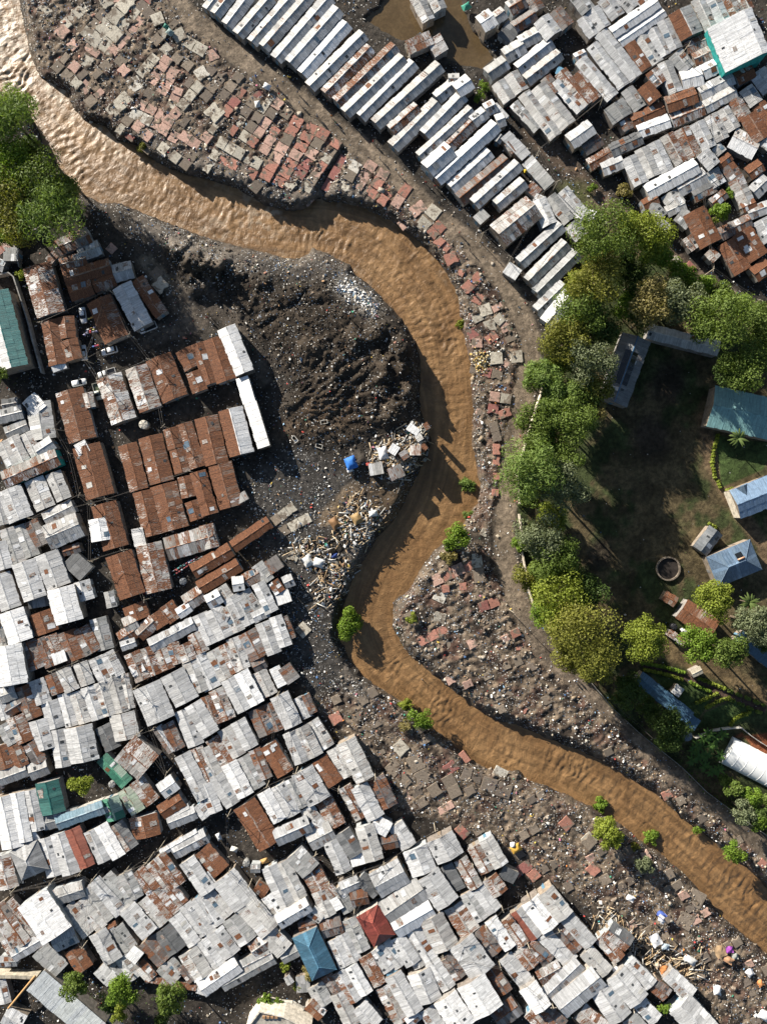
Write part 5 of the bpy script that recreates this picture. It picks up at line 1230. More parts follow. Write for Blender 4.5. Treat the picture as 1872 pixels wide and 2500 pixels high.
TREES = [  # sheet, x, y, crown radius, kind, height factor, label
 ('A',100,960,185,'feather',1.2,'feathery light green tree over the river at the left edge','g1'),('A',40,1330,165,'bright',1.1,'bright leafy tree between two feathery ones by the river bend','g1'),('A',330,1450,165,'green',1.1,'broad mid green tree overhanging the muddy river on the left','g1'),
 ('A',90,1620,170,'olive',1.0,'brownish olive tree behind the walled teal hall plot','g1'),('E',430,70,185,'feather',1.0,'largest feathery tree, above the shaded dark rust shacks','g1'),('E',90,90,170,'olive',.9,'olive tree next to the low wall above the pink roof','g1'),('E',55,265,65,'bright',.8,'small bright tree beside the pinkish roof at left edge','g1'),
 ('A',210,1250,110,'dark',.9,'dark green tree in the shade between the riverside crowns','g1'),('A',500,1600,120,'green',.9,'green crown at the tip of the grove by the water','g1'),
 ('H',350,250,190,'green',1.15,'large grey green tree at the head of the school tree belt','b'),('H',690,260,150,'yellow',1.1,'bright yellow green tree next to the sandy lane','b'),('H',740,400,110,'bright',1.0,'bright lower crown just under the yellow green lane tree','b'),('H',540,130,70,'yellow',.9,'small yellow green crown where the lane meets the trees','b'),
 ('H',440,400,110,'dark',.9,'dark leafy crown in the middle of the upper belt','b'),('H',250,580,170,'olive',1.0,'golden olive tree right below the end of the barracks','b'),('H',130,640,100,'yellow',.9,'yellowish crown touching the last white barrack roof','b'),('H',150,860,155,'green',1.0,'deep green tree beside the last white barrack','b'),
 ('H',720,800,150,'tan',1.05,'tan flowering tree above the angled narrow school block','b'),('H',850,760,110,'olive',1.0,'olive crown joined to the tan flowering tree','b'),('H',960,800,140,'grey',1.0,'grey green tree over the narrow school block','b'),('H',1300,900,190,'green',1.1,'wide green tree north of the teal school hall','b'),
 ('H',1170,960,110,'green',1.0,'green tree hanging over the far end of narrow school block','b'),('H',1570,970,130,'green',1.0,'green tree by the lane at the right edge','b'),('H',1490,1300,165,'green',1.0,'green tree touching the corner of the teal school hall','b'),('H',1350,1330,110,'dark',.9,'dark tree left of the teal hall corner','b'),('H',1620,1210,110,'dark',.9,'dark crown at the right edge above the teal hall','b'),
 ('H',220,1260,140,'grey',1.0,'rounded grey leaved tree beside the slate classroom block','b'),('H',30,1110,140,'olive',1.0,'olive tree at the bend of the dirt road','b'),('H',500,800,90,'bright',.8,'bright shrubby tree in the dark hollow of the belt','b'),('H',590,610,110,'dark',.8,'dark understorey tree under the green lane crowns','b'),
 ('H',300,1010,130,'dark',.8,'dark shaded tree between the olive and the grey crowns','b'),('H',110,1560,120,'green',.9,'green tree below the grey leaved crown','b'),('H',260,1470,105,'olive',.9,'olive crown at the foot of the slate classroom block','b'),('H',960,560,90,'bright',.8,'bright hedge tree on the lane fence, upper one','b'),
 ('H',1110,690,95,'bright',.8,'bright hedge tree on the lane fence, middle one','b'),('H',1270,760,90,'green',.8,'green hedge tree on the lane fence, lower one','b'),('H',1430,850,85,'bright',.8,'bright hedge tree near the fence end by the lane','b'),('H',640,940,95,'dark',.8,'dark crown touching the corner of the two school blocks','b'),
 ('G',1070,1420,115,'feather',1.0,'feathery light green tree leaning out to the dirt road','b'),('G',1190,1520,110,'feather',1.0,'feathery tree behind the road verge, second of two','b'),('G',1200,1310,100,'yellow',.9,'yellow green crown above the feathery roadside pair','b'),
 ('K',1040,110,140,'green',1.0,'green tree at the top of the straight wall section','b'),('K',1330,100,140,'green',1.0,'green tree facing the bare school field','b'),('K',1460,20,90,'tan',.9,'tan crown at the edge of the bare school field','b'),('K',1150,280,105,'bright',.9,'bright green crown between the belt and feathery tree','b'),('K',1010,290,80,'green',.8,'small green tree tight against the boundary wall','b'),
 ('K',950,480,190,'feather',1.0,'biggest feathery tree overhanging the narrow dirt road','b'),('K',1240,430,125,'green',1.0,'round green tree behind the biggest feathery tree','b'),('K',1230,620,150,'grey',1.0,'pale grey green tree casting on the bare field','b'),('K',1010,690,80,'green',.7,'small green tree below the biggest feathery tree','b'),
 ('K',1145,880,90,'yellow',.8,'small yellow green tree in the gap of the belt','b'),('K',1030,1030,150,'grey',1.0,'feathery grey crown above the white wall patch','b'),('K',900,1080,60,'bright',.8,'small bright crown poking over the white wall','b'),('K',1160,1190,150,'green',1.0,'green tree south of the feathery grey crown','b'),('K',1290,1300,100,'green',.9,'green tree at the edge of the sunny field strip','b'),
 ('K',940,1360,85,'olive',.8,'small spiky olive tree on the boundary wall','b'),('K',1080,1350,110,'green',.9,'green tree beside the spiky olive one','b'),('K',1190,1530,165,'yellow',1.0,'golden green tree near the wall curve','b'),('K',1420,1490,135,'dark',.9,'deep green tree on the field side below the wall curve','b'),('K',1090,1640,90,'bright',.8,'bright crown where the wall curves to the road','b'),
 ('P',160,200,215,'olive',1.15,'huge golden olive tree beside the dirt road','b'),('P',260,370,130,'olive',1.0,'golden olive crown, lower part of the huge pair','b'),('P',60,330,110,'olive',1.0,'golden crown reaching over the road','b'),('P',40,120,120,'olive',1.0,'golden crown above the road at the rubbish field','b'),
 ('K',390,1010,95,'bright',1.0,'bright green riverbank tree by the rubble tip','r'),('K',330,1080,60,'bright',.8,'smaller bright riverbank tree beside the taller one','r'),('K',320,1190,60,'tan',.5,'yellowing bush under the bright riverbank tree','r'),('K',470,600,58,'feather',.7,'thin feathery sapling standing at the water edge','r'),('K',470,850,40,'feather',.6,'small sapling by the narrow bank','r'),
 ('N',1150,75,118,'bright',.55,'round bright green tree on the left bank of the bend','r'),('N',1610,730,60,'yellow',.7,'yellow green bush where the ditch meets the river','r'),('O',80,840,90,'bright',.8,'light green willowy bush leaning over the brown water','r'),('O',-30,900,50,'tan',.6,'tan bush on the rubble behind the willowy bush','r'),
 ('T',345,40,75,'yellow',.8,'upper golden bush of the lower bank clump','r'),('T',370,120,105,'yellow',.9,'golden round tree in the lower bank rubble','r'),('P',310,1540,62,'bright',.7,'light green sapling above the golden round tree','r'),('T',715,145,62,'bright',.7,'bright spreading bush at the river margin','r'),('T',660,360,72,'grey',.7,'grey dry looking bush among the lower rubble','r'),
 ('T',585,215,42,'olive',.6,'small olive bush between golden tree and margin','r'),('T',1390,260,80,'bright',.8,'spiky green bush on the right bank downstream','r'),('T',1100,80,48,'bright',.6,'small green bush on the right bank upstream','r'),('A',1150,1195,42,'olive',.6,'small bush below the eroded edge of the foundations','r'),
 ('G',400,960,42,'yellow',.6,'small yellow green bush on the right bank at mid river','r'),('O',20,40,50,'yellow',.6,'low yellow weed bush on the rubble bend','r'),
 ('M',660,1365,82,'yellow',1.0,'single small yellow green tree inside the dark courtyard','s'),('D',1360,1570,48,'bright',.8,'little bright tree among the top right shacks','s'),('H',1270,70,75,'bright',.8,'bright tree in a gap between rust roofs','s'),('H',1215,130,45,'yellow',.7,'small yellow crown beside the bright gap tree','s'),
 ('T',825,1535,52,'bright',.9,'round bright tree between roofs near the bottom edge','s'),('R',655,1190,45,'yellow',.9,'small yellow crown below the blue hip roof','s'),('R',850,1240,60,'tan',.7,'thin yellowish tree beside the blue hip roof','s'),('R',750,1350,45,'yellow',.6,'yellow bush on the crumbling concrete shed','s'),('R',500,1465,58,'bright',.9,'bright tree standing in the dark bottom yard','s'),
 ('R',585,1470,40,'bright',.7,'smaller bright tree next to the bottom yard tree','s'),('Q',600,1340,100,'green',1.0,'green tree beside the translucent striped hall','s'),('Q',1010,1380,110,'bright',1.0,'yellow green tree below the narrow rusty lean-to strip','s'),('Q',960,1560,70,'yellow',.9,'yellow tipped tree by the low concrete wall','s'),
 ('Q',880,1480,80,'dark',.8,'dark green tree between the wall and yellow tipped one','s'),('Q',1380,1430,110,'green',1.0,'green tree at the edge of the dark yard','s'),('Q',1330,1590,70,'dark',.8,'dark bush along the bottom edge of the yard','s'),('Q',1300,1390,50,'bright',.7,'bright small crown near the rusty strip end','s'),
 ('C',600,700,45,'bright',.6,'bright weeds bush on the channel bank','s'),('C',560,790,45,'bright',.6,'leafy bush in the ditch beside grey roofs','s'),('C',880,1210,26,'bright',.6,'tiny green bush between the ditch side roofs','s'),('E',180,560,48,'yellow',.6,'yellow bush at the corner of the teal hall wall','s'),('E',-10,1380,70,'green',.8,'green tree below the teal hall at left edge','s'),
 ('A',1160,1180,25,'olive',.5,'tiny tuft bush on the eroded edge','s'),('D',240,1520,40,'bright',.5,'tiny bright bush on the grassy corner by the lane','s'),('D',500,1560,60,'tan',.5,'yellow flowered bush heap on the grassy corner','s'),
 ('P',660,190,165,'yellow',1.05,'round yellow green tree alone on the sunny lawn edge','c'),('P',520,610,130,'dark',.9,'dark green tree at the top of the long garden shed','c'),('P',860,910,145,'dark',.9,'dark green tree below the long garden shed','c'),('P',880,1010,100,'dark',.8,'dark tree beside the water tank','c'),('P',1080,235,130,'bright',1.0,'bright green round tree, left of the cottage pair','c'),
 ('P',1310,290,140,'green',1.0,'green round tree, right of the cottage pair','c'),('L',1240,1550,150,'yellow',1.0,'yellow green tree below the steel blue hipped house','c'),('P',1540,70,150,'grey',1.1,'grey green tree at right edge beside the palm','c'),('P',1620,200,90,'dark',1.0,'dark conical tree at the right edge above blue roof','c'),
 ('P',1460,1590,85,'grey',.8,'grey green shrub tree below the greenhouse','c'),('P',1540,1480,75,'bright',.8,'bright shrub tree in the planted strip below greenhouse','c'),('P',1600,1620,80,'dark',.8,'dark shrub tree at the lower right planted strip','c'),('P',1380,1420,75,'green',.7,'green shrub tree near the wall below greenhouse','c'),
 ('P',700,760,90,'dark',.7,'dark bush between garden shed and the boundary wall','c'),('P',1300,1350,60,'green',.7,'green shrub below the banana clump','c'),('T',1600,20,80,'bright',.8,'bright shrub tree at the far lower right wall','c'),('P',1640,1500,60,'green',.7,'green shrub at the right edge below greenhouse','c'),
]
GRP = {'g1': 'riverside grove on the left', 'b': 'tree belt along the school wall', 'r': 'trees and bushes on the river banks', 's': 'trees among the shacks', 'c': 'garden trees in the school compound'}
for k, (t, x, y, r, kind, hf, lab, g) in enumerate(TREES):
    rad = r * ZF / PXM
    bush = rad < 2.1
    px, py = npx(t, x, y)
    zg = gz(px, py)
    if g == 'b': hf *= 1.22
    if g == 'r': hf *= .62
    zc = zg + ((rad * 1.5 + 3.4) * hf if not bush else rad * .9 * hf + .3)
    wx, wy = w2(px, py, zc)
    root = bpy.data.objects.new('bush' if bush else 'tree', None); COL.objects.link(root)
    root.location = (wx, wy, zg)
    cm, C = crown_mesh(rad * (1.34 if g == 'b' else 1.34 if g == 'g1' else 1.12), kind, 500 + k, .8 if not bush else .75)
    put('crown', cm, root, (0, 0, zc - zg))
    put('trunk', trunk_mesh(zc - zg, rad, C, zc - zg), root)
    tag(root, lab, 'bush' if bush else 'tree', GRP[g])
# palms and bananas: every frond its own part
def frond_mesh(L, w, droop, name):
    v = []; f = []; n = 6
    for i in range(n + 1):
        q = i / n; ww = w * math.sin(math.pi * (.12 + .86 * q)) ** .7
        z = L * (.35 * q - droop * q * q); xx = L * q * .92
        v += [(xx, -ww, z - .12 * ww), (xx, 0, z + .05), (xx, ww, z - .12 * ww)]
    for i in range(n):
        b = 3 * i; f += [(b, b + 3, b + 4, b + 1), (b + 1, b + 4, b + 5, b + 2)]
    return fast_mesh(name, v, f, M_LEAF, np.tile(np.array([[.12,.17,.05]] if name == 'frond' else [[.07,.14,.03]]), (len(v), 1)))
FROND = frond_mesh(3.0, .28, .55, 'frond'); BLEAF = frond_mesh(2.4, .34, .5, 'banana_leaf')
TRUNK_P = MB().tube((0, 0, -.3), (0, 0, 1), .22, .16, 8).me('trunk', M_BARK)
def palm(t, x, y, h, n, me, sc, name, lab, grp):
    px, py = npx(t, x, y); z = gz(px, py); wx, wy = w2(px, py, z + h)
    r = bpy.data.objects.new(name, None); COL.objects.link(r); r.location = (wx, wy, z)
    put('trunk', TRUNK_P, r, None, None, (sc * .8, sc * .8, h))
    for i in range(n):
        put(me.name.split('.')[0], me, r, (0, 0, h - .05), (0, random.uniform(-.7, .25), i * 2.4 + random.uniform(-.2, .2)), (sc * random.uniform(.8, 1.1), sc, sc))
    tag(r, lab, name.replace('_', ' '), grp)
palm('L', 1420, 230, 6, 26, FROND, .95, 'palm_tree', 'fan palm beside the long edge of the light teal hall', 'palms')
palm('L', 1510, 1560, 6, 26, FROND, .95, 'palm_tree', 'fan palm between the yellow green tree and grey green tree', 'palms')
for i, (x, y) in enumerate(sorted([(1180,960),(1230,1010),(1140,1010),(1290,970),(1060,1090),(1110,1150),(1050,1180),(1160,1140),(1270,1140),(1210,1270),(1150,1230),(1260,1250),(1200,1060),(1090,1060)], key=lambda q: math.hypot(q[0] - 1300, q[1] - 1090))):
    palm('P', x, y, 2.4, 9, BLEAF, .9, 'banana_plant', 'banana plant with drooping leaves, ' + ['', 'second ', 'third ', 'fourth ', 'fifth ', 'sixth ', 'seventh ', 'eighth ', 'ninth ', 'tenth ', 'eleventh ', 'twelfth ', 'thirteenth ', 'fourteenth '][i] + 'nearest to the rounded greenhouse end', 'banana clump by the greenhouse')

# ------------------------------------------------------------------ hedges, walls, greenhouse, pit
def hedge(t, pts, kind, lab, w=.55, gap=0):
    P = np.array([npx(t, *p) for p in pts]); L = np.hypot(*np.diff(P, axis=0).T).sum() / PXM
    m = max(3, int(L / .75)); Q = resample(P, m)
    Vs = []; Fs = []; Cs = []; rg = np.random.default_rng(int(P[0, 0]))
    x0, y0 = w2(*Q[0], .4)
    c0, c1 = [np.array(c) for c in LEAFC[kind]]
    for i, (px, py) in enumerate(Q):
        if gap and i % gap == gap - 1: continue
        wx, wy = w2(px, py, .4); n = 70
        d = rg.normal(size=(n, 3)); d[:, 2] = np.abs(d[:, 2]); d /= np.linalg.norm(d, axis=1)[:, None]
        p = d * [w, w, .8] * rg.uniform(.75, 1.1, (n, 1)) + [wx - x0, wy - y0, .05]
        t_ = rg.normal(size=(n, 3)) * .13; b_ = np.cross(t_, d) ; 
        Vs.append(np.stack([p - t_, p - b_, p + t_, p + b_], 1).reshape(-1, 3)); mf = rg.random((n, 1)) * .6 + .4 * rg.random(); Cs.append(np.repeat(c0 * (1 - mf) + c1 * mf, 4, axis=0))
    V = np.concatenate(Vs); o = put('hedge', fast_mesh('hedge', V, np.arange(len(V)).reshape(-1, 4), M_LEAF, np.concatenate(Cs)), loc=(x0, y0, 0))
    tag(o, lab, 'hedge', 'clipped garden hedges')
for t, pts, kind, lab in [('L', [(1258,210),(1225,330),(1213,440),(1235,550)], 'yellow', 'yellow green hedge curving along the lawn below the teal hall'), ('L', [(1260,580),(1275,625)], 'yellow', 'short yellow hedge stub below the curved lawn hedge'),
    ('P', [(650,395),(800,420),(985,470)], 'bright', 'upper green hedge along the path above the garden shed'), ('P', [(670,450),(800,475),(965,525)], 'yellow', 'lower yellow tipped hedge above the garden shed'), ('P', [(1105,520),(1200,555),(1310,600)], 'yellow', 'yellow green hedge right of the cream gate hut'),
    ('P', [(1040,550),(1090,580),(1190,620)], 'bright', 'hedge along the lower side of the path by the kiosk'), ('P', [(1345,620),(1480,670),(1625,735)], 'green', 'upper dotted hedge along the brown path to the right'), ('P', [(1360,690),(1480,745),(1600,795)], 'green', 'lower dotted hedge along the brown path to the right'),
    ('P', [(1090,715),(1165,685),(1250,640)], 'yellow', 'bright yellow hedge, upper side of the short cross path'), ('P', [(1170,755),(1270,700),(1345,675)], 'yellow', 'bright yellow hedge, lower side of the short cross path'), ('P', [(1360,890),(1400,840),(1510,795)], 'yellow', 'yellow hedge curving round the triangular lawn'),
    ('L', [(1330,655),(1370,640)], 'yellow', 'yellow shrub hedge at the corner of the dormer house'), ('L', [(1190,925),(1235,950)], 'yellow', 'yellow shrub hedge behind the small slate hut')]:
    hedge(t, pts, kind, lab, .5, 3 if 'dotted' in lab else 0)
PANEL = MB().box(-.5, .5, -.5, .5, 0, 1).me('wall_panel', M_WALL)
def wall_run(name, pts, h, th, col, lab, cat='wall', grp=None, step=2.4, zofs=True, skip=0):
    P = resample(np.array(pts, float), max(2, int(np.hypot(*np.diff(np.array(pts, float), axis=0).T).sum() / PXM / step) + 1))
    r = bpy.data.objects.new(name, None); COL.objects.link(r)
    x0, y0 = w2(*P[0]); r.location = (x0, y0, 0)
    for (ax, ay), (bx, by) in zip(P[:-1], P[1:]):
        if random.random() < skip: continue
        p = Vector(w2(ax, ay)); q = Vector(w2(bx, by)); m = (p + q) / 2; v = random.uniform(.8, 1.08)
        z = gz((ax + bx) / 2, (ay + by) / 2)
        put('wall_panel', PANEL, r, (m.x - x0, m.y - y0, z - .4), (0, 0, math.atan2(q.y - p.y, q.x - p.x)), ((q - p).length * .985, th, h + .4 + random.uniform(-.08, .08)), (col[0] * v, col[1] * v, col[2] * v, 1))
    tag(r, lab, cat, grp)
wall_run('boundary_wall', WALLLINE[:12], 2.3, .25, (.62,.55,.44), 'long cream boundary wall between the dirt road and the school tree belt', step=2.6, skip=.05)
wall_run('boundary_fence', WALLLINE[11:], 1.9, .14, (.24,.23,.21), 'grey sheet fence between the dirt road and the school garden', 'fence', step=2.2, skip=.08)
wall_run('plot_wall', [npx('E', *p) for p in [(-40,600),(130,560),(175,700),(240,900),(365,1370)]], 2.2, .3, (.34,.33,.31), 'grey plot wall wrapped round the teal and cream hall')
wall_run('plot_wall', [npx('E', *p) for p in [(360,190),(250,250),(130,310),(165,450),(185,520)]], 1.8, .3, (.36,.34,.30), 'low grey wall between the grove and the shaded shacks')
wall_run('garden_wall', [npx('P', *p) for p in [(1060,990),(1150,955),(1220,925),(1330,910),(1430,905)]], 1.6, .22, (.58,.55,.50), 'curved white garden wall above the banana clump')
wall_run('garden_wall', [npx('P', *p) for p in [(1430,905),(1530,990),(1660,1070)]], 1.4, .2, (.5,.48,.44), 'straight white wall between red earth plot and greenhouse')
wall_run('yard_wall', [npx('Q', *p) for p in [(370,1210),(520,1330),(680,1410),(790,1500),(900,1590),(1010,1680)]], 2.0, .35, (.34,.31,.27), 'weathered concrete wall along the translucent striped hall')
wall_run('yard_wall', [npx('Q', *p) for p in [(0,1220),(170,1222),(340,1232)]], 2.8, .9, (.42,.38,.30), 'thick concrete beam wall at the lower left corner')
wall_run('yard_wall', [npx('R', *p) for p in [(610,1468),(690,1470),(740,1490),(800,1530)]], 1.0, .9, (.55,.52,.46), 'pale narrow walkway slab across the dark bottom ditch')
wall_run('yard_wall', [npx('R', *p) for p in [(225,380),(330,500),(420,610)]], 2.4, .25, (.05,.22,.11), 'green sheet wall along the narrow alley by the broad grey roof')
wall_run('lane_fence', [npx('H', *p) for p in [(880,470),(990,590),(1120,680),(1300,770),(1480,860),(1600,930)]], 1.7, .12, (.25,.24,.2), 'low fence under the hedge trees along the sandy lane', 'fence', skip=.15)
pipe = put('steel_beam', MB().tube((0, 0, 0), (1, 0, 0), .28, k=8).me('steel_beam', M_PAINT, True), color=(.45,.27,.12,1))
pa, pb = Vector((*at('Q', 70, 1530, 2.6), 2.6)), Vector((*at('Q', 285, 1268, 2.9), 2.9))
pipe.location = pa; pipe.scale = ((pb - pa).length, 1, 1); pipe.rotation_euler = (0, -math.asin((pb - pa).z / (pb - pa).length), math.atan2((pb - pa).y, (pb - pa).x))
tag(pipe, 'tan coloured beam leaning diagonally over the lower left yard', 'beam')
def greenhouse():
    a = Vector(at('P', 1318, 1090, 0)); b = Vector(at('P', 1800, 1340, 0)); L = (b - a).length; W = 235 * ZF / PXM
    r = bpy.data.objects.new('greenhouse', None); COL.objects.link(r); r.location = (a.x, a.y, 0); r.rotation_euler = (0, 0, math.atan2(b.y - a.y, b.x - a.x))
    M_PLASTIC = mat_obj('greenhouse_film', .45, .06, .6, .3)
    bays = 7; k = 12; rad = W / 2
    def arc(i, s_=1.0): t = math.pi * i / k; return (rad * math.cos(t) * s_, 2.7 * math.sin(t) * s_)
    for j in range(bays):
        v = []; x0, x1 = L * j / bays, L * (j + 1) / bays
        for i in range(k + 1):
            y, z = arc(i); v += [(x0, y, z), ((x0 + x1) / 2, y, z), (x1, y, z)]
        f = []
        for i in range(k): f += [(3*i, 3*i+1, 3*i+4, 3*i+3), (3*i+1, 3*i+2, 3*i+5, 3*i+4)]
        put('film_bay', mesh('film_bay', v, f, M_PLASTIC, True), r, color=(.80,.81,.80,1))
    m0 = None
    for j in range(bays + 1):
        mb = MB()
        for i in range(k): y, z = arc(i, 1.004); y2, z2 = arc(i + 1, 1.004); mb.tube((0, y, z), (0, y2, z2), .05, k=5, cap=False)
        m0 = m0 or mb.me('hoop', M_PAINT)
        put('hoop', m0, r, (L * j / bays, 0, 0), color=(.75,.75,.74,1))
    put('end_panel', mesh('end_panel', [(0, arc(i)[0] * .99, arc(i)[1] * .99) for i in range(k + 1)], [tuple(range(k + 1))], M_PLASTIC), r, color=(.6,.62,.6,1))
    tag(r, 'white plastic tunnel greenhouse with curved ribs at the lower right', 'greenhouse')
greenhouse()
def pit():
    x, y = at('L', 850, 1285, 0); R0 = 92 * ZF / PXM
    r = bpy.data.objects.new('round_pit', None); COL.objects.link(r); r.location = (x, y, gz(*npx('L', 850, 1285)))
    n = 26; blk = MB().box(-.5, .5, -.5, .5, 0, 1).me('stone', M_CONC)
    for i in range(n):
        t = 2 * math.pi * i / n; v = random.uniform(.8, 1.2)
        put('stone', blk, r, (R0 * math.cos(t), R0 * math.sin(t), -.15), (0, 0, t + math.pi / 2), (2 * math.pi * R0 / n * .95, .38, random.uniform(.75, .9)), (.20 * v, .165 * v, .13 * v, 1))
    put('ash_bed', MB().poly([(R0 * .93 * math.cos(6.2832 * i / 24), R0 * .93 * math.sin(6.2832 * i / 24), .14) for i in range(24)]).me('ash_bed', M_CONC), r, color=(.035,.028,.024,1))
    tag(r, 'round stone fire pit with a black ash bed on the field', 'fire pit')
pit()
def tank(t, x, y, rad, h, col, lab):
    px, py = npx(t, x, y); z = gz(px, py); wx, wy = w2(px, py, z + h)
    r = bpy.data.objects.new('water_tank', None); COL.objects.link(r); r.location = (wx, wy, z)
    n = 18
    put('body', MB().tube((0, 0, -.3), (0, 0, h), rad, rad, n).me('body', M_PAINT, True), r, color=(*col, 1))
    put('lid', MB().tube((0, 0, h), (0, 0, h + .14), rad * 1.04, rad * .5, n).me('lid', M_PAINT), r, color=(col[0] * 1.2, col[1] * 1.2, col[2] * 1.2, 1))
    for i in range(6):
        a = math.pi * i / 3; put('rib', MB().box(.1, rad, -.06, .06, h + .03, h + .17).me('rib', M_PAINT), r, (0, 0, 0), (0, 0, a), color=(col[0] * .7, col[1] * .7, col[2] * .7, 1))
    tag(r, lab, 'water tank')
tank('I', 1160, 120, 1.15, 2.6, (.42,.39,.33), 'round beige water tank with radial ribs in the dark yard')
tank('P', 1010, 985, 1.3, 2.4, (.09,.11,.13), 'dark round water tank at the end of the curved garden wall')
tank('I', 1480, 1390, .9, 1.8, (.13,.14,.15), 'small dark water tank among the rust roofs')
tank('M', 905, 1375, .9, 1.6, (.28,.28,.27), 'grey round tank in the corner of the tree courtyard')
tank('P', 905, 100, .8, 1.6, (.03,.03,.035), 'black round tank by the rust brown cottage')
tank('P', 985, 135, .65, 1.5, (.7,.7,.7), 'white round tank by the narrow corrugated lean-to')
tank('R', 335, 360, .9, 1.6, (.25,.25,.24), 'grey tank in the junk filled alley corner')
def parapet_building():
    P = [at('R', *p, 6) for p in [(440,1545),(640,1590),(860,1700),(820,1900),(300,1900),(330,1690)]]
    c = Vector((sum(p[0] for p in P) / 6, sum(p[1] for p in P) / 6)); n = len(P)
    r = bpy.data.objects.new('flat_roofed_building', None); COL.objects.link(r); r.location = (c.x, c.y, 0)
    o = [(p[0] - c.x, p[1] - c.y) for p in P]; i_ = [(x * .94, y * .94) for x, y in o]
    v = [(x, y, -.3) for x, y in o] + [(x, y, 6.4) for x, y in o] + [(x, y, 6.4) for x, y in i_] + [(x, y, 6.0) for x, y in i_]
    f = []
    for k in range(n):
        j = (k + 1) % n; f += [(k, j, n + j, n + k), (n + k, n + j, 2*n + j, 2*n + k), (2*n + k, 2*n + j, 3*n + j, 3*n + k)]
    put('wall', mesh('wall', v, [q[::-1] for q in f], M_WALL), r, color=(.62,.57,.49,1))
    put('roof_deck', mesh('roof_deck', [(x, y, 6.0) for x, y in i_], [tuple(range(n))[::-1]], M_CONC), r, color=(.40,.37,.32,1))
    for k in range(4):
        x, y = at('R', 480 + k * 33, 1598, 6.1); put('roof_light', MB().box(-.38, .38, -.28, .28, 0, .5).me('roof_light', M_WOOD), r, (x - c.x, y - c.y, 5.98), color=(.30,.18,.10,1))
    tag(r, 'cream flat roofed building with parapet and four brown roof boxes', 'building')
parapet_building()

# ------------------------------------------------------------------ vehicles
def loft(sections, mat, name, smooth=True):
    n = len(sections[0]); v = [p for s in sections for p in s]; f = []
    for i in range(len(sections) - 1):
        for k in range(n):
            j = (k + 1) % n; f.append((i * n + k, i * n + j, (i + 1) * n + j, (i + 1) * n + k))
    f.append(tuple(range(n))[::-1]); f.append(tuple((len(sections) - 1) * n + k for k in range(n)))
    return mesh(name, v, f, mat, smooth)
def ring(x, w, z0, z1, tw=.86):
    return [(x, -w, z0), (x, -w * 1.0, z0 + (z1 - z0) * .6), (x, -w * tw, z1), (x, w * tw, z1), (x, w, z0 + (z1 - z0) * .6), (x, w, z0)]
WHEEL = MB().tube((0, -.1, 0), (0, .1, 0), .32, k=14).me('wheel', M_TYRE)
RIMM = MB().tube((0, -.11, 0), (0, .11, 0), .18, k=10).me('rim', M_PAINT)
LAMP = MB().box(-.03, .03, -.16, .16, -.07, .07).me('headlight', M_PAINT)
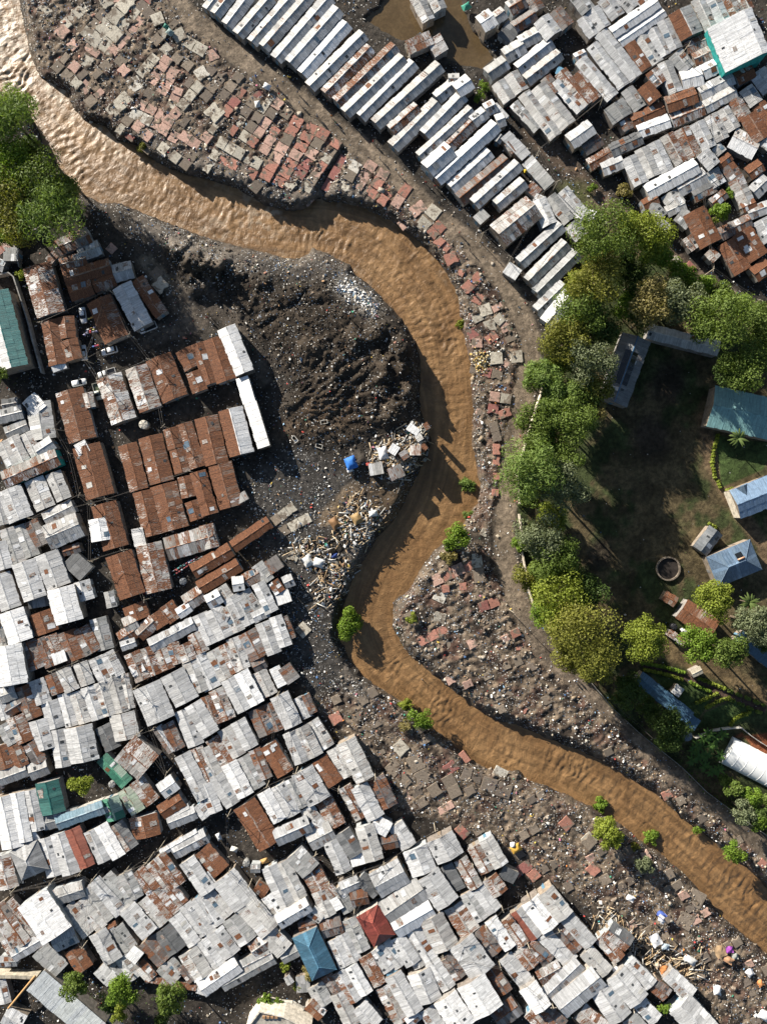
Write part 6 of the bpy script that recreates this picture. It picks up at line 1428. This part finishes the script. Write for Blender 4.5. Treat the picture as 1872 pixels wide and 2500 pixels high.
def vehicle(kind, col, L, lab, cat, t, x, y, ang, bed=(.05,.05,.055), roof=None):
    px, py = npx(t, x, y); z = gz(px, py); wx, wy = w2(px, py, z + .8)
    r = bpy.data.objects.new(cat.replace(' ', '_'), None); COL.objects.link(r); r.location = (wx, wy, z + .02); r.rotation_euler = (0, 0, math.radians(ang))
    hl = L / 2; w = .86 if kind != 'truck' else .95
    c = (*col, 1)
    if kind in ('car', 'suv'):
        top = 1.45 if kind == 'car' else 1.75
        rear = -hl * .62 if kind == 'car' else -hl * .93
        put('body', loft([ring(-hl, w * .82, .35, .80), ring(-hl * .93, w * .96, .28, .92), ring(-hl * .4, w, .25, .95), ring(hl * .35, w, .25, .93), ring(hl * .85, w * .95, .28, .80), ring(hl, w * .78, .36, .62)], M_PAINT, 'body'), r, color=c)
        put('windows', loft([ring(rear * 1.0, w * .80, .88, .95), ring(rear * .78, w * .84, .88, top - .12, .80), ring(hl * .10, w * .84, .88, top - .12, .80), ring(hl * .46, w * .82, .86, .93)], M_GLASS, 'windows', False), r)
        put('roof', loft([ring(rear * .80, w * .70, top - .13, top - .03, .9), ring(-hl * .2, w * .72, top - .12, top, .9), ring(hl * .10, w * .70, top - .13, top - .03, .9)], M_PAINT, 'roof'), r, color=c)
    else:
        cab0 = hl * .02 if kind == 'pickup' else hl * .38; top = 1.6 if kind == 'pickup' else 2.1
        nose = [ring(cab0 - .1, w, .3, 1.0), ring(hl * .62, w, .3, 1.0), ring(hl * .95, w * .93, .32, .88), ring(hl, w * .8, .4, .75)] if kind == 'pickup' else [ring(cab0, w, .35, 1.3), ring(hl * .95, w, .35, 1.3), ring(hl, w * .92, .4, 1.0)]
        put('body', loft(nose, M_PAINT, 'body'), r, color=c)
        wx1 = hl * .55 if kind == 'pickup' else hl * .97
        put('windows', loft([ring(cab0 - .1, w * .84, .95, top - .1, .82), ring(wx1 - .5, w * .84, .95, top - .1, .82), ring(wx1, w * .82, .95, 1.05)], M_GLASS, 'windows', False), r)
        put('roof', loft([ring(cab0 - .1, w * .74, top - .12, top - .02, .9), ring(wx1 - .55, w * .74, top - .12, top - .02, .9)], M_PAINT, 'roof'), r, color=c)
        b = MB(); zb = .62
        b.box(-hl, cab0 - .15, -w, w, .4, zb); b.box(-hl, cab0 - .15, -w, -w + .07, zb, 1.05); b.box(-hl, cab0 - .15, w - .07, w, zb, 1.05); b.box(-hl, -hl + .07, -w + .07, w - .07, zb, 1.05)
        put('cargo_bed', b.me('cargo_bed', M_PAINT), r, color=c)
        put('bed_liner', MB().box(-hl + .09, cab0 - .17, -w + .09, w - .09, zb, zb + .05).me('bed_liner', M_PAINT), r, color=(*bed, 1))
    for sx in (-.62, .62):
        for sy in (-1, 1):
            wl_ = put('wheel', WHEEL, r, (sx * hl, sy * (w - .1), .32)); put('rim', RIMM, wl_, color=(.5,.5,.5,1))
    for sy in (-.55, .55): put('headlight', LAMP, r, (hl * .985, sy * w, .62), color=(.8,.8,.75,1))
    tag(r, lab, cat, 'vehicles parked among the houses')
vehicle('car', (.74,.75,.76), 4.3, 'white saloon car parked by the clothes lines between rust roofs', 'car', 'E', 672, 892, 278)
vehicle('suv', (.74,.74,.74), 4.4, 'white estate car crossing the open dirt lane', 'car', 'E', 885, 1180, 195)
vehicle('car', (.55,.57,.58), 4.2, 'silver car squeezed beside the rust roof and pole', 'car', 'E', 676, 1195, 97)
vehicle('pickup', (.72,.73,.72), 4.9, 'white pickup truck with an empty dark bed above streaked roof', 'pickup truck', 'E', 865, 1360, 197)
vehicle('car', (.74,.75,.75), 3.9, 'small white car near the tangle of poles', 'car', 'E', 640, 1436, 12)
vehicle('pickup', (.50,.52,.46), 4.6, 'grey green pickup facing down the alley beside streaked roof', 'pickup truck', 'E', 790, 1510, 285, (.07,.09,.05))
vehicle('truck', (.66,.67,.68), 4.8, 'small grey lorry with black load bed below the clean grey roof', 'lorry', 'E', 1197, 992, 202, (.02,.022,.025))

# ------------------------------------------------------------------ people
def person_mesh(pose):
    J = {'pel': (0,0,.92), 'wa': (0,0,1.08), 'ch': (0,0,1.30), 'nk': (0,0,1.47), 'hd': (.02,0,1.62), 'ht': (.02,0,1.74)}
    R_ = {'pel': .15, 'wa': .13, 'ch': .155, 'nk': .055, 'hd': .10, 'ht': .06}
    E = [('pel','wa'),('wa','ch'),('ch','nk'),('nk','hd'),('hd','ht')]
    st = .22 if pose == 'walk' else .04
    bend = pose == 'bend'
    for s, nme in ((1,'l'),(-1,'r')):
        f = st * s
        J['hp'+nme] = (0, .09*s, .86); J['kn'+nme] = (f*.6+.03, .10*s, .48); J['an'+nme] = (f-.02, .10*s, .09); J['to'+nme] = (f+.16, .11*s, .04)
        R_['hp'+nme]=.105; R_['kn'+nme]=.065; R_['an'+nme]=.045; R_['to'+nme]=.04
        J['sh'+nme] = (0,.19*s,1.40); J['el'+nme] = (-f*.5,.25*s,1.13); J['wr'+nme] = (-f*.5+.12,.25*s,.90); J['ha'+nme] = (-f*.5+.17,.25*s,.80)
        R_['sh'+nme]=.065; R_['el'+nme]=.048; R_['wr'+nme]=.035; R_['ha'+nme]=.04
        E += [('pel','hp'+nme),('hp'+nme,'kn'+nme),('kn'+nme,'an'+nme),('an'+nme,'to'+nme),('ch','sh'+nme),('sh'+nme,'el'+nme),('el'+nme,'wr'+nme),('wr'+nme,'ha'+nme)]
    if bend:
        a = math.radians(65)
        for k, p in list(J.items()):
            if p[2] > 1.0 or k[:2] in ('el','wr','ha'):
                x, z = p[0], p[2] - .95
                J[k] = (x * math.cos(a) + z * math.sin(a), p[1], .95 + z * math.cos(a) - x * math.sin(a))
        for n_ in 'lr': J['el'+n_] = (J['sh'+n_][0]+.05, J['sh'+n_][1], J['sh'+n_][2]-.28); J['wr'+n_] = (J['sh'+n_][0]+.12, J['sh'+n_][1], J['sh'+n_][2]-.54); J['ha'+n_] = (J['sh'+n_][0]+.14, J['sh'+n_][1], J['sh'+n_][2]-.64)
    ks = list(J); me = bpy.data.meshes.new('body')
    me.from_pydata([J[k] for k in ks], [(ks.index(a), ks.index(b)) for a, b in E], [])
    o = bpy.data.objects.new('body', me); COL.objects.link(o)
    o.modifiers.new('skin', 'SKIN'); o.modifiers.new('sub', 'SUBSURF').levels = 1
    for i, k in enumerate(ks):
        sv = me.skin_vertices[0].data[i]; sv.radius = (R_[k] * (1.2 if k in ('ch','wa','pel') else 1), R_[k]); sv.use_root = (k == 'pel')
    dg = bpy.context.evaluated_depsgraph_get()
    out = bpy.data.meshes.new_from_object(o.evaluated_get(dg)); out.name = 'body'
    bpy.data.objects.remove(o)
    out.materials.clear()
    for m_ in (M_CLOTHES, M_SKIN, M_TROUSERS, M_HAIR): out.materials.append(m_)
    for p in out.polygons:
        c = p.center; k = 0
        if not bend:
            if c.z > 1.66 or (c.z > 1.56 and c.x < -.02): k = 3
            elif c.z > 1.46 or (abs(c.y) > .2 and c.z < 1.12): k = 1
            elif c.z < .92 and abs(c.y) < .2: k = 2 if c.z > .08 else 3
        else:
            d = (Vector(c) - Vector(J['hd'])).length; hd_ = min((Vector(c) - Vector(J['ha'+n_])).length for n_ in 'lr')
            if d < .17: k = 3 if c.z > J['hd'][2] else 1
            elif hd_ < .22: k = 1
            elif c.z < .9: k = 2
        p.material_index = k
    out.polygons.foreach_set('use_smooth', [True] * len(out.polygons))
    return out
M_CLOTHES = mat_obj('clothes', .85, .1, 4.0); M_SKIN = mat_plain('dark_skin', (.085,.045,.028), .55); M_TROUSERS = mat_plain('trousers', (.045,.05,.065), .85); M_HAIR = mat_plain('black_hair', (.012,.011,.010), .7)
PM = {k: person_mesh(k) for k in ('walk', 'stand', 'bend')}
CC = {'red': (.42,.05,.045), 'white': (.66,.66,.64), 'blue': (.07,.14,.34), 'orange': (.55,.20,.05), 'yellow': (.55,.42,.08), 'dark': (.05,.05,.055), 'grey': (.25,.25,.26), 'green': (.07,.25,.14), 'pink': (.5,.16,.26), 'teal': (.05,.28,.28)}
PEOPLE = [('B',40,355,'dark','walk','walking at the upper road edge across from the barrack ends'),('B',545,660,'dark','walk','walking on the road below the small crowd'),('B',590,700,'blue','walk','walking on the road just past the crowd'),('B',750,745,'grey','walk','on the road below the narrow rusty barracks'),
 ('B',765,830,'white','walk','mid road, long shadow, above the red slabs'),('B',905,930,'white','walk','in the middle of the road beside the red slab corner'),('B',910,945,'grey','walk','at the elbow of the person in white by red slabs'),('B',1025,940,'orange','stand','at the mouth of the alley facing the road'),('B',1055,990,'green','walk','with long shadow at the road edge by barracks'),
 ('B',1360,1145,'red','walk','on the road near the white fronted barrack'),('B',1415,1275,'white','walk','on the road verge beside dry grass'),('B',1565,1400,'white','stand','by the verge near the pink slabs'),('B',675,625,'yellow','stand','in the shade by the barrack row'),('B',690,628,'yellow','stand','in yellow shade pair by the barrack row, second'),
 ('B',415,625,'blue','bend','bending at the rubbish beside the road crowd'),('B',415,690,'pink','bend','in the crowd by the white sack'),('B',600,760,'red','stand','in the crowd on the rubbish by the road'),('B',625,765,'white','stand','at the edge of the crowd on rubbish'),('B',640,810,'yellow','bend','bending at the foot of the crowd'),('B',520,740,'dark','bend','sorting rubbish, left in the crowd'),('B',480,745,'dark','stand','sorting rubbish beside the white sack'),
 ('C',130,1475,'red','stand','by the wide white workshop door on the road'),('C',205,1505,'red','stand','in front of the long white barrack at the road'),('C',230,1500,'orange','stand','next to the red clothed figure at the long white barrack'),('C',965,690,'yellow','stand','in the narrow ditch lane among top shacks'),
 ('G',695,1110,'red','stand','standing on the pale slabs of the river strip'),('G',750,1120,'blue','walk','walking with long shadow on the slabs of the river strip'),('G',735,1175,'white','walk','walking below the red clothed figure on river strip'),('G',705,1135,'white','bend','bending beside the red clothed figure on river strip'),('G',745,1295,'dark','walk','casting a long shadow near the yellow straw patch'),
 ('G',500,615,'blue','bend','bending over on the red slabs'),('G',505,695,'dark','walk','walking on the red slab row with long shadow'),('G',400,225,'red','walk','on the rubble by the bend of the road'),('G',700,1605,'orange','bend','squatting in the rubbish of the river strip'),('G',840,1615,'blue','stand','on the road verge by the narrow strip'),('G',485,360,'dark','stand','carrying a dark bundle at the rubble edge'),
 ('F',20,910,'red','stand','standing at the lane corner above the tall white shed'),('F',28,885,'yellow','stand','beside the red clothed figure at the lane corner'),('F',650,730,'grey','walk','picking over the tipped spoil heap, upper part'),('F',755,755,'white','walk','crossing the tipped spoil heap'),('F',1165,900,'orange','stand','on the spoil heap near the white rubbish'),('F',1075,695,'blue','bend','bending at the edge of the white rubbish pile'),
 ('E',1330,985,'white','walk','walking in the lane beside the lorry'),('E',775,1160,'dark','stand','standing by the white estate car'),('E',800,1165,'orange','stand','next to the estate car, in orange'),('K',845,740,'red','walk','in red on the narrow road by the tree belt'),('K',895,215,'red','stand','in red close to the boundary wall'),('K',835,900,'dark','walk','dark figure with long shadow on the narrow road'),('K',790,1000,'white','walk','white figure lower on the narrow road'),
 ('N',1500,715,'red','bend','in red at the end of the ditch by the river'),('N',1120,855,'orange','stand','in orange beside the red slab on cleared ground'),('N',1610,1280,'red','walk','in red on the lower cleared ground'),('O',100,525,'grey','stand','on the rubble edge'),('P',95,535,'white','walk','on the road below the huge olive tree with a long shadow'),('P',120,525,'grey','walk','beside the white clothed figure below the olive tree'),
 ('S',1010,185,'yellow','stand','in yellow with a long shadow on the cleared ground'),('S',1265,375,'orange','walk','in orange walking on the path to the roofs'),('S',1210,155,'pink','bend','in pink beside the red slab'),('S',750,130,'yellow','stand','by the dark slab near the roofs'),('T',745,840,'red','walk','on the path by the blue stall'),('T',975,1050,'orange','walk','on the path past the white sheet'),('T',1065,990,'red','stand','in red on the path by the tan tent'),
 ('T',885,965,'yellow','stand','at the white sheet shelter'),('T',480,780,'green','stand','at the scrap stall in green'),('T',175,780,'red','stand','at the corner by the grey roof with red patch'),('T',290,830,'teal','bend','sorting bottles by the scrap stall'),('T',1010,1100,'orange','bend','bending near the pale tarpaulin'),('T',1310,80,'pink','stand','on the right bank above the spiky bush'),('J',840,60,'dark','bend','bending on the edge of the spoil heap'),('J',960,150,'dark','walk','beside the white frame on the heap edge')]
for i, (t, x, y, c, pose, where) in enumerate(PEOPLE):
    px, py = npx(t, x, y); z = gz(px, py); wx, wy = w2(px, py, z + .85)
    r = bpy.data.objects.new('person', None); COL.objects.link(r)
    r.location = (wx, wy, z); r.rotation_euler = (0, 0, random.choice([-.75, 2.4]) + random.uniform(-.4, .4) if pose == 'walk' else random.uniform(0, 6.28)); sc = random.uniform(.94, 1.06); r.scale = (sc, sc, sc)
    put('body', PM[pose], r, color=(*CC[c], 1))
    tag(r, f"person in {c} top {where}", 'person', 'people out on the roads and rubble')

# ------------------------------------------------------------------ poles and cables
POLE = MB().tube((0, 0, -.5), (0, 0, 1), .12, .085, 7).me('pole', M_WOOD)
ARM = MB().box(-.75, .75, -.06, .06, -.05, .05).me('crossarm', M_WOOD)
INS = MB().tube((0, 0, 0), (0, 0, .18), .05, .035, 6).me('insulator', M_PAINT)
POLES = [('E',330,950),('E',880,690),('E',1050,1050),('E',690,1250),('E',800,1410),('E',1210,1250),('I',440,150),('I',560,350),('I',640,690),('I',720,760),('I',870,722),('I',1320,130),('I',1530,500),('I',250,880),('I',1170,1545),('I',730,1215),('I',1000,1135),('M',400,470),('M',590,395),('M',900,325),('M',1080,605),('M',1220,935),('M',1105,980),('M',1345,1290),
 ('N',590,650),('N',735,1285),('N',1082,1420),('N',505,1385),('N',185,1630),('N',1372,1320),('R',895,300),('R',998,540),('R',1193,450),('R',1447,360),('R',1210,770),('R',360,545),('R',190,430),('R',435,700),('R',605,920),('S',510,380),('S',752,730),('S',618,890),('S',968,645),('S',1205,905),('S',960,1030),('S',730,1200),('S',277,1135),('S',205,90),('S',1160,1530),
 ('Q',640,440),('Q',400,530),('Q',95,585),('Q',1190,350),('Q',740,500),('Q',1010,430),('Q',670,1040),('Q',1290,240),('B',1632,340),('C',1035,1215),('C',1190,1475),('D',350,780),('D',1010,360),('D',1110,1240),('P',735,1000),('P',205,525),('H',1215,520),('H',1590,770),('G',590,230),('G',815,430),('K',1530-700,1640)]
PXY = []
for i, (t, x, y) in enumerate(POLES):
    px, py = npx(t, x, y); z = gz(px, py); h = random.uniform(6.0, 7.6) if t not in 'RS' else random.uniform(4.6, 5.8)
    wx, wy = w2(px, py, h * .9); 
    r = bpy.data.objects.new('utility_pole', None); COL.objects.link(r); r.location = (wx, wy, z); r.rotation_euler = (random.gauss(0, .03), random.gauss(0, .03), random.uniform(0, 3.1))
    v = random.uniform(.8, 1.15)
    put('pole', POLE, r, None, None, (1, 1, h), (.42 * v, .37 * v, .29 * v, 1))
    a = put('crossarm', ARM, r, (0, 0, h - .35), color=(.36,.31,.24,1))
    for q in (-.65, .65): put('insulator', INS, a, (q, 0, .05), color=(.6,.58,.54,1))
    near = min(HOUSES, key=lambda q: math.hypot(q['x'] - px, q['y'] - py))
    PXY.append((wx, wy, z + h - .2, px, py, t, r))
nth_ = ['first', 'second', 'third', 'fourth', 'fifth', 'sixth', 'seventh', 'eighth', 'ninth', 'tenth', 'eleventh', 'twelfth', 'thirteenth']
lms = [h for h in HOUSES if h['key']]
pc = {}
for p in PXY:
    lm = min(lms, key=lambda q: math.hypot(q['x'] - p[3], q['y'] - p[4])); pc.setdefault(lm['key'], []).append((math.hypot(lm['x'] - p[3], lm['y'] - p[4]), p[6]))
for k, L in pc.items():
    for i, (_, o) in enumerate(sorted(L, key=lambda q: q[0])):
        tag(o, f"wooden utility pole, {'nearest' if i == 0 else nth_[min(i, 12)] + ' nearest'} to {LANDMARK[k][1]}", 'utility pole', 'wooden poles carrying cables')
M_CABLE = mat_plain('cable', (.10,.09,.08), .6)
def cables():
    done = set(); runs = []
    for i, a in enumerate(PXY):
        for j, b in sorted(((j, b) for j, b in enumerate(PXY) if j != i), key=lambda q: math.hypot(a[0] - q[1][0], a[1] - q[1][1]))[:2]:
            d = math.hypot(a[0] - b[0], a[1] - b[1])
            if d > 34 or (min(i, j), max(i, j)) in done: continue
            done.add((min(i, j), max(i, j)))
            r = bpy.data.objects.new('overhead_cable', None); COL.objects.link(r); r.location = (a[0], a[1], 0)
            for q in range(2):
                mb = MB(); prev = None
                for k in range(7):
                    t_ = k / 6; sag = 4 * t_ * (1 - t_) * d * .025 * (1 + q * .3)
                    p = ((b[0] - a[0]) * t_ + (q - .5) * .5, (b[1] - a[1]) * t_ + (q - .5) * .3, a[2] + (b[2] - a[2]) * t_ - sag)
                    if prev: mb.tube(prev, p, .028, k=4, cap=False)
                    prev = p
                put('cable', mb.me('cable', M_CABLE), r)
            runs.append((r, (a[3] + b[3]) / 2, (a[4] + b[4]) / 2))
    g = {}
    for r, x, y in runs:
        lm = min(lms, key=lambda q: math.hypot(q['x'] - x, q['y'] - y)); g.setdefault(lm['key'], []).append((math.hypot(lm['x'] - x, lm['y'] - y), r))
    for k, L in g.items():
        for i, (_, o) in enumerate(sorted(L, key=lambda q: q[0])):
            tag(o, f"pair of sagging cables, {'nearest' if i == 0 else nth_[min(i, 12)] + ' nearest'} to {LANDMARK[k][1]}", 'cable', 'overhead cables between the poles')
cables()

# ------------------------------------------------------------------ shelters, tarpaulins, frames and small things
def tarp(t, x, y, w, l, ang, col, h, lab, cat='shelter', posts=True, patches=()):
    px, py = npx(t, x, y); z = gz(px, py); wx, wy = w2(px, py, z + h)
    r = bpy.data.objects.new(cat.replace(' ', '_'), None); COL.objects.link(r); r.location = (wx, wy, z); r.rotation_euler = (0, 0, math.radians(ang))
    n = 9; v = []; f = []; rg = np.random.default_rng(int(px + py))
    for i in range(n):
        for j in range(n):
            u, q = i / (n - 1) - .5, j / (n - 1) - .5
            zz = h + rg.uniform(-.09, .09) + .25 * math.cos(u * 5) * math.cos(q * 4) - (0 if posts else 1.0) * max(0, (max(abs(u), abs(q)) - .25)) * h * 1.6
            v.append((u * w * (1 + rg.uniform(-.05, .05)), q * l * (1 + rg.uniform(-.05, .05)), max(.04, zz)))
    for i in range(n - 1):
        for j in range(n - 1): a = i * n + j; f.append((a, a + n, a + n + 1, a + 1))
    put('tarpaulin', mesh('tarpaulin', v, f, M_CLOTH, True), r, color=(*col, 1))
    if posts:
        pm = MB().tube((0, 0, -.3), (0, 0, h + .1), .05, k=5).me('post', M_WOOD)
        for sx in (-.46, .46):
            for sy in (-.46, .46): put('post', pm, r, (sx * w, sy * l, 0), color=(.3,.22,.14,1))
    for (cx, cy, cw, cl, cc) in patches:
        put('patch_sheet', MB().box(cx - cw / 2, cx + cw / 2, cy - cl / 2, cy + cl / 2, h + .24, h + .28).me('patch_sheet', M_CLOTH), r, color=(*cc, 1))
    tag(r, lab, cat, 'tarpaulin shelters and covered heaps')
W_, BL, OR, TN = (.72,.72,.72), (.03,.16,.52), (.52,.22,.08), (.42,.29,.17)
tarp('J',1180,430,3.0,3.4,20,BL,1.5,'crumpled bright blue tarpaulin over a heap below the spoil','covered heap',False)
tarp('J',1175,485,1.8,1.2,20,W_,.8,'white plastic bundle at the foot of the blue tarpaulin','covered heap',False)
tarp('T',552,640,2.2,1.6,-30,W_,1.9,'small white sheet shelter by the path with a long shadow')
tarp('T',755,978,2.8,3.4,28,W_,2.3,'large white sheet shelter with a dark spot beside the path',patches=((.2,-.1,.35,.35,(.1,.1,.1)),))
tarp('T',835,1032,2.0,1.6,-10,(.42,.50,.56),2.0,'pale blue sheet shelter joined to the large white one')
tarp('T',803,775,2.6,1.7,-40,(.10,.16,.50),2.2,'blue framed market stall with a white front sheet',patches=((.1,-.3,1.6,.8,(.72,.72,.74)),))
tarp('T',800,822,2.0,1.1,-40,(.66,.68,.72),1.9,'white sheet stall at the lower side of the blue stall')
tarp('T',825,1215,2.4,2.0,15,OR,1.8,'orange tarpaulin shelter at the corner of the grey roof')
tarp('T',770,1185,1.6,1.2,40,(.5,.40,.30),1.7,'tan sheet next to the orange tarpaulin by the scrap')
tarp('T',1275,1070,2.8,3.2,25,TN,2.0,'tan tent with a folded front on the lower ground')
tarp('T',1345,1140,2.6,1.8,-30,(.52,.30,.17),1.8,'orange brown tent joined to the tan tent')
tarp('T',1352,1055,1.9,1.8,10,(.36,.09,.42),1.7,'purple cloth shelter behind the tan tent')
tarp('T',1395,1110,1.6,1.6,10,(.35,.36,.33),1.5,'grey green sheet beside the purple cloth')
tarp('T',1520,1250,2.2,1.9,-50,(.6,.6,.61),.9,'crumpled white sheet lying beyond the tents','covered heap',False)
tarp('T',1605,1335,1.6,2.0,30,OR,.8,'crumpled orange sheet at the lower right path','covered heap',False)
tarp('T',1258,1392,2.0,2.6,0,W_,1.1,'white sack heap with an orange corner on the lower ground','covered heap',False)
tarp('T',1040,1150,3.6,2.0,-35,(.62,.62,.60),1.2,'long pale tarpaulin covering goods beside the path','covered heap',False)
tarp('T',1640,1600,2.6,3.0,60,W_,1.6,'white sheet at the bottom right corner','covered heap',False)
tarp('B',500,690,2.0,1.6,-30,W_,1.2,'large white sack in the roadside crowd','covered heap',False)
tarp('B',425,835,1.5,1.8,10,(.6,.6,.58),.9,'pale bundle of rubbish beside the road crowd','covered heap',False)
tarp('A',1370,250,2.0,1.6,-40,(.25,.33,.32),1.3,'grey green sheet heap at the road edge of the foundations','covered heap',False)
tarp('A',1340,205,1.5,1.2,-30,(.04,.20,.15),1.1,'green net heap beside the grey green sheet','covered heap',False)
tarp('J',830,1225,2.6,3.0,30,(.62,.62,.60),1.3,'white plastic heap on the shaded rubbish slope, left one','covered heap',False)
tarp('J',920,1240,3.0,2.4,-20,(.60,.61,.60),1.3,'white plastic heap on the shaded rubbish slope, right one','covered heap',False)
tarp('J',1050,1180,1.6,1.3,0,(.03,.06,.22),.9,'dark blue plastic heap right of the white heaps','covered heap',False)
tarp('J',1440,350,2.6,3.4,15,W_,1.2,'white plastic piled on the scrap at the bend','covered heap',False)
tarp('J',1360,840,2.4,1.6,10,(.62,.64,.63),1.3,'white sacks on the scrap yard mound','covered heap',False)
tarp('J',1230,880,2.8,3.0,30,(.30,.20,.09),1.2,'brown cardboard heap in the middle of the scrap yard','covered heap',False)
tarp('J',1050,920,2.4,3.2,35,(.20,.11,.05),1.1,'rust brown wire heap at the left of the scrap yard','covered heap',False)
tarp('S',860,245,2.8,2.2,30,(.55,.33,.06),1.6,'yellow orange tarpaulin over goods beside the roof','covered heap',False)
tarp('S',835,215,1.4,1.3,10,W_,1.9,'white sheet on top of the yellow tarpaulin','covered heap',False)
tarp('R',480,345,2.2,1.4,20,(.40,.24,.09),1.2,'tan bundle in the alley corner below red roof','covered heap',False)
tarp('R',235,250,1.9,1.4,-20,(.62,.60,.55),1.3,'cream sheet bundle in the junk filled alley','covered heap',False)
tarp('R',110,150,1.2,1.9,25,(.58,.60,.62),1.3,'pale sheet in the dark junk yard left of the alley','covered heap',False)
tarp('C',460,40,2.4,1.8,30,(.05,.28,.20),1.6,'green tarpaulin heap beside the flood water','covered heap',False)
tarp('C',940,1375,1.0,1.0,10,(.55,.40,.03),1.4,'yellow cloth in a dark yard by the ditch','covered heap',False)
FRAME = MB().box(-.8,.8,-.45,-.35,0,.1).box(-.8,.8,.35,.45,0,.1).box(-.8,-.7,-.35,.35,0,.1).box(.7,.8,-.35,.35,0,.1)
fm = FRAME.me('frame', M_WOOD)
for t, x, y, a, lab in (('J',925,295,-15,'white empty frame lying on the brown heap edge'),('J',965,100,10,'square pale frame higher on the heap edge'),('J',730,240,-50,'white bed frame on the dark slope'),('H',1335,705,-35,'raised earth bed frame beside the sandy lane')):
    px, py = npx(t, x, y); z = gz(px, py); o = put('discarded_frame', fm, None, (*w2(px, py, z), z + .15), (.1, -.08, math.radians(a)), (1.2, 1.2, 2) if t != 'H' else (2.4, 2.2, 4), (.6,.58,.53,1) if t != 'H' else (.28,.22,.16,1)); tag(o, lab, 'frame', 'discarded frames')
def clothes_line(t, x0, y0, x1, y1, cols, lab):
    a = Vector((*at(t, x0, y0, 2), 2.0)); b = Vector((*at(t, x1, y1, 2), 2.0)); d = b - a
    r = bpy.data.objects.new('clothes_line', None); COL.objects.link(r); r.location = (a.x, a.y, 0); r.rotation_euler = (0, 0, math.atan2(d.y, d.x)); L = d.length
    put('line', MB().tube((0, 0, 2), (L, 0, 2), .02, k=4).me('line', M_CABLE), r)
    for q in (0, L): put('post', MB().tube((0, 0, -.2), (0, 0, 2.1), .05, k=5).me('post', M_WOOD), r, (q, 0, 0), color=(.3,.22,.14,1))
    n = max(3, int(L / .75)); g = MB().box(-.28, .28, -.14, .10, -.55, .03).me('garment', M_CLOTH)
    for i in range(n): put('garment', g, r, (L * (i + .5) / n, 0, 2.0), (random.uniform(-.5, .5), 0, 0), (random.uniform(.7, 1.2), random.uniform(.6, 1.6), random.uniform(.6, 1.1)), (*random.choice(cols), 1))
    tag(r, lab, 'clothes line', 'washing lines')
mix = [(.6,.6,.6), (.5,.1,.25), (.1,.2,.45), (.05,.3,.3), (.5,.3,.1), (.3,.3,.45), (.55,.55,.2), (.4,.05,.05)]
for i, q in enumerate([(670,1050,790,1015),(690,1035,770,1000),(710,925,765,895),(745,1145,800,1130),(700,1010,775,985)]):
    clothes_line('E', *q, mix, ['colourful washing line between the parked white cars, lowest', 'middle washing line between the parked white cars', 'pink washing by the saloon car', 'short washing line near the estate car', 'upper washing line between the parked white cars'][i])
for i, q in enumerate([(1400,1340,1640,1180),(1390,1310,1600,1190),(1420,1300,1560,1215)]): clothes_line('I', *q, [(.08,.12,.25), (.1,.1,.1), (.3,.08,.08), (.4,.42,.45), (.05,.2,.2)], ['dark washing line below the streaked roof, lowest', 'dark washing line below the streaked roof, upper', 'dark washing line below the streaked roof, middle'][i])
print('leaves', LEAF_TOTAL, 'people', len(PEOPLE), 'trees', len(TREES))
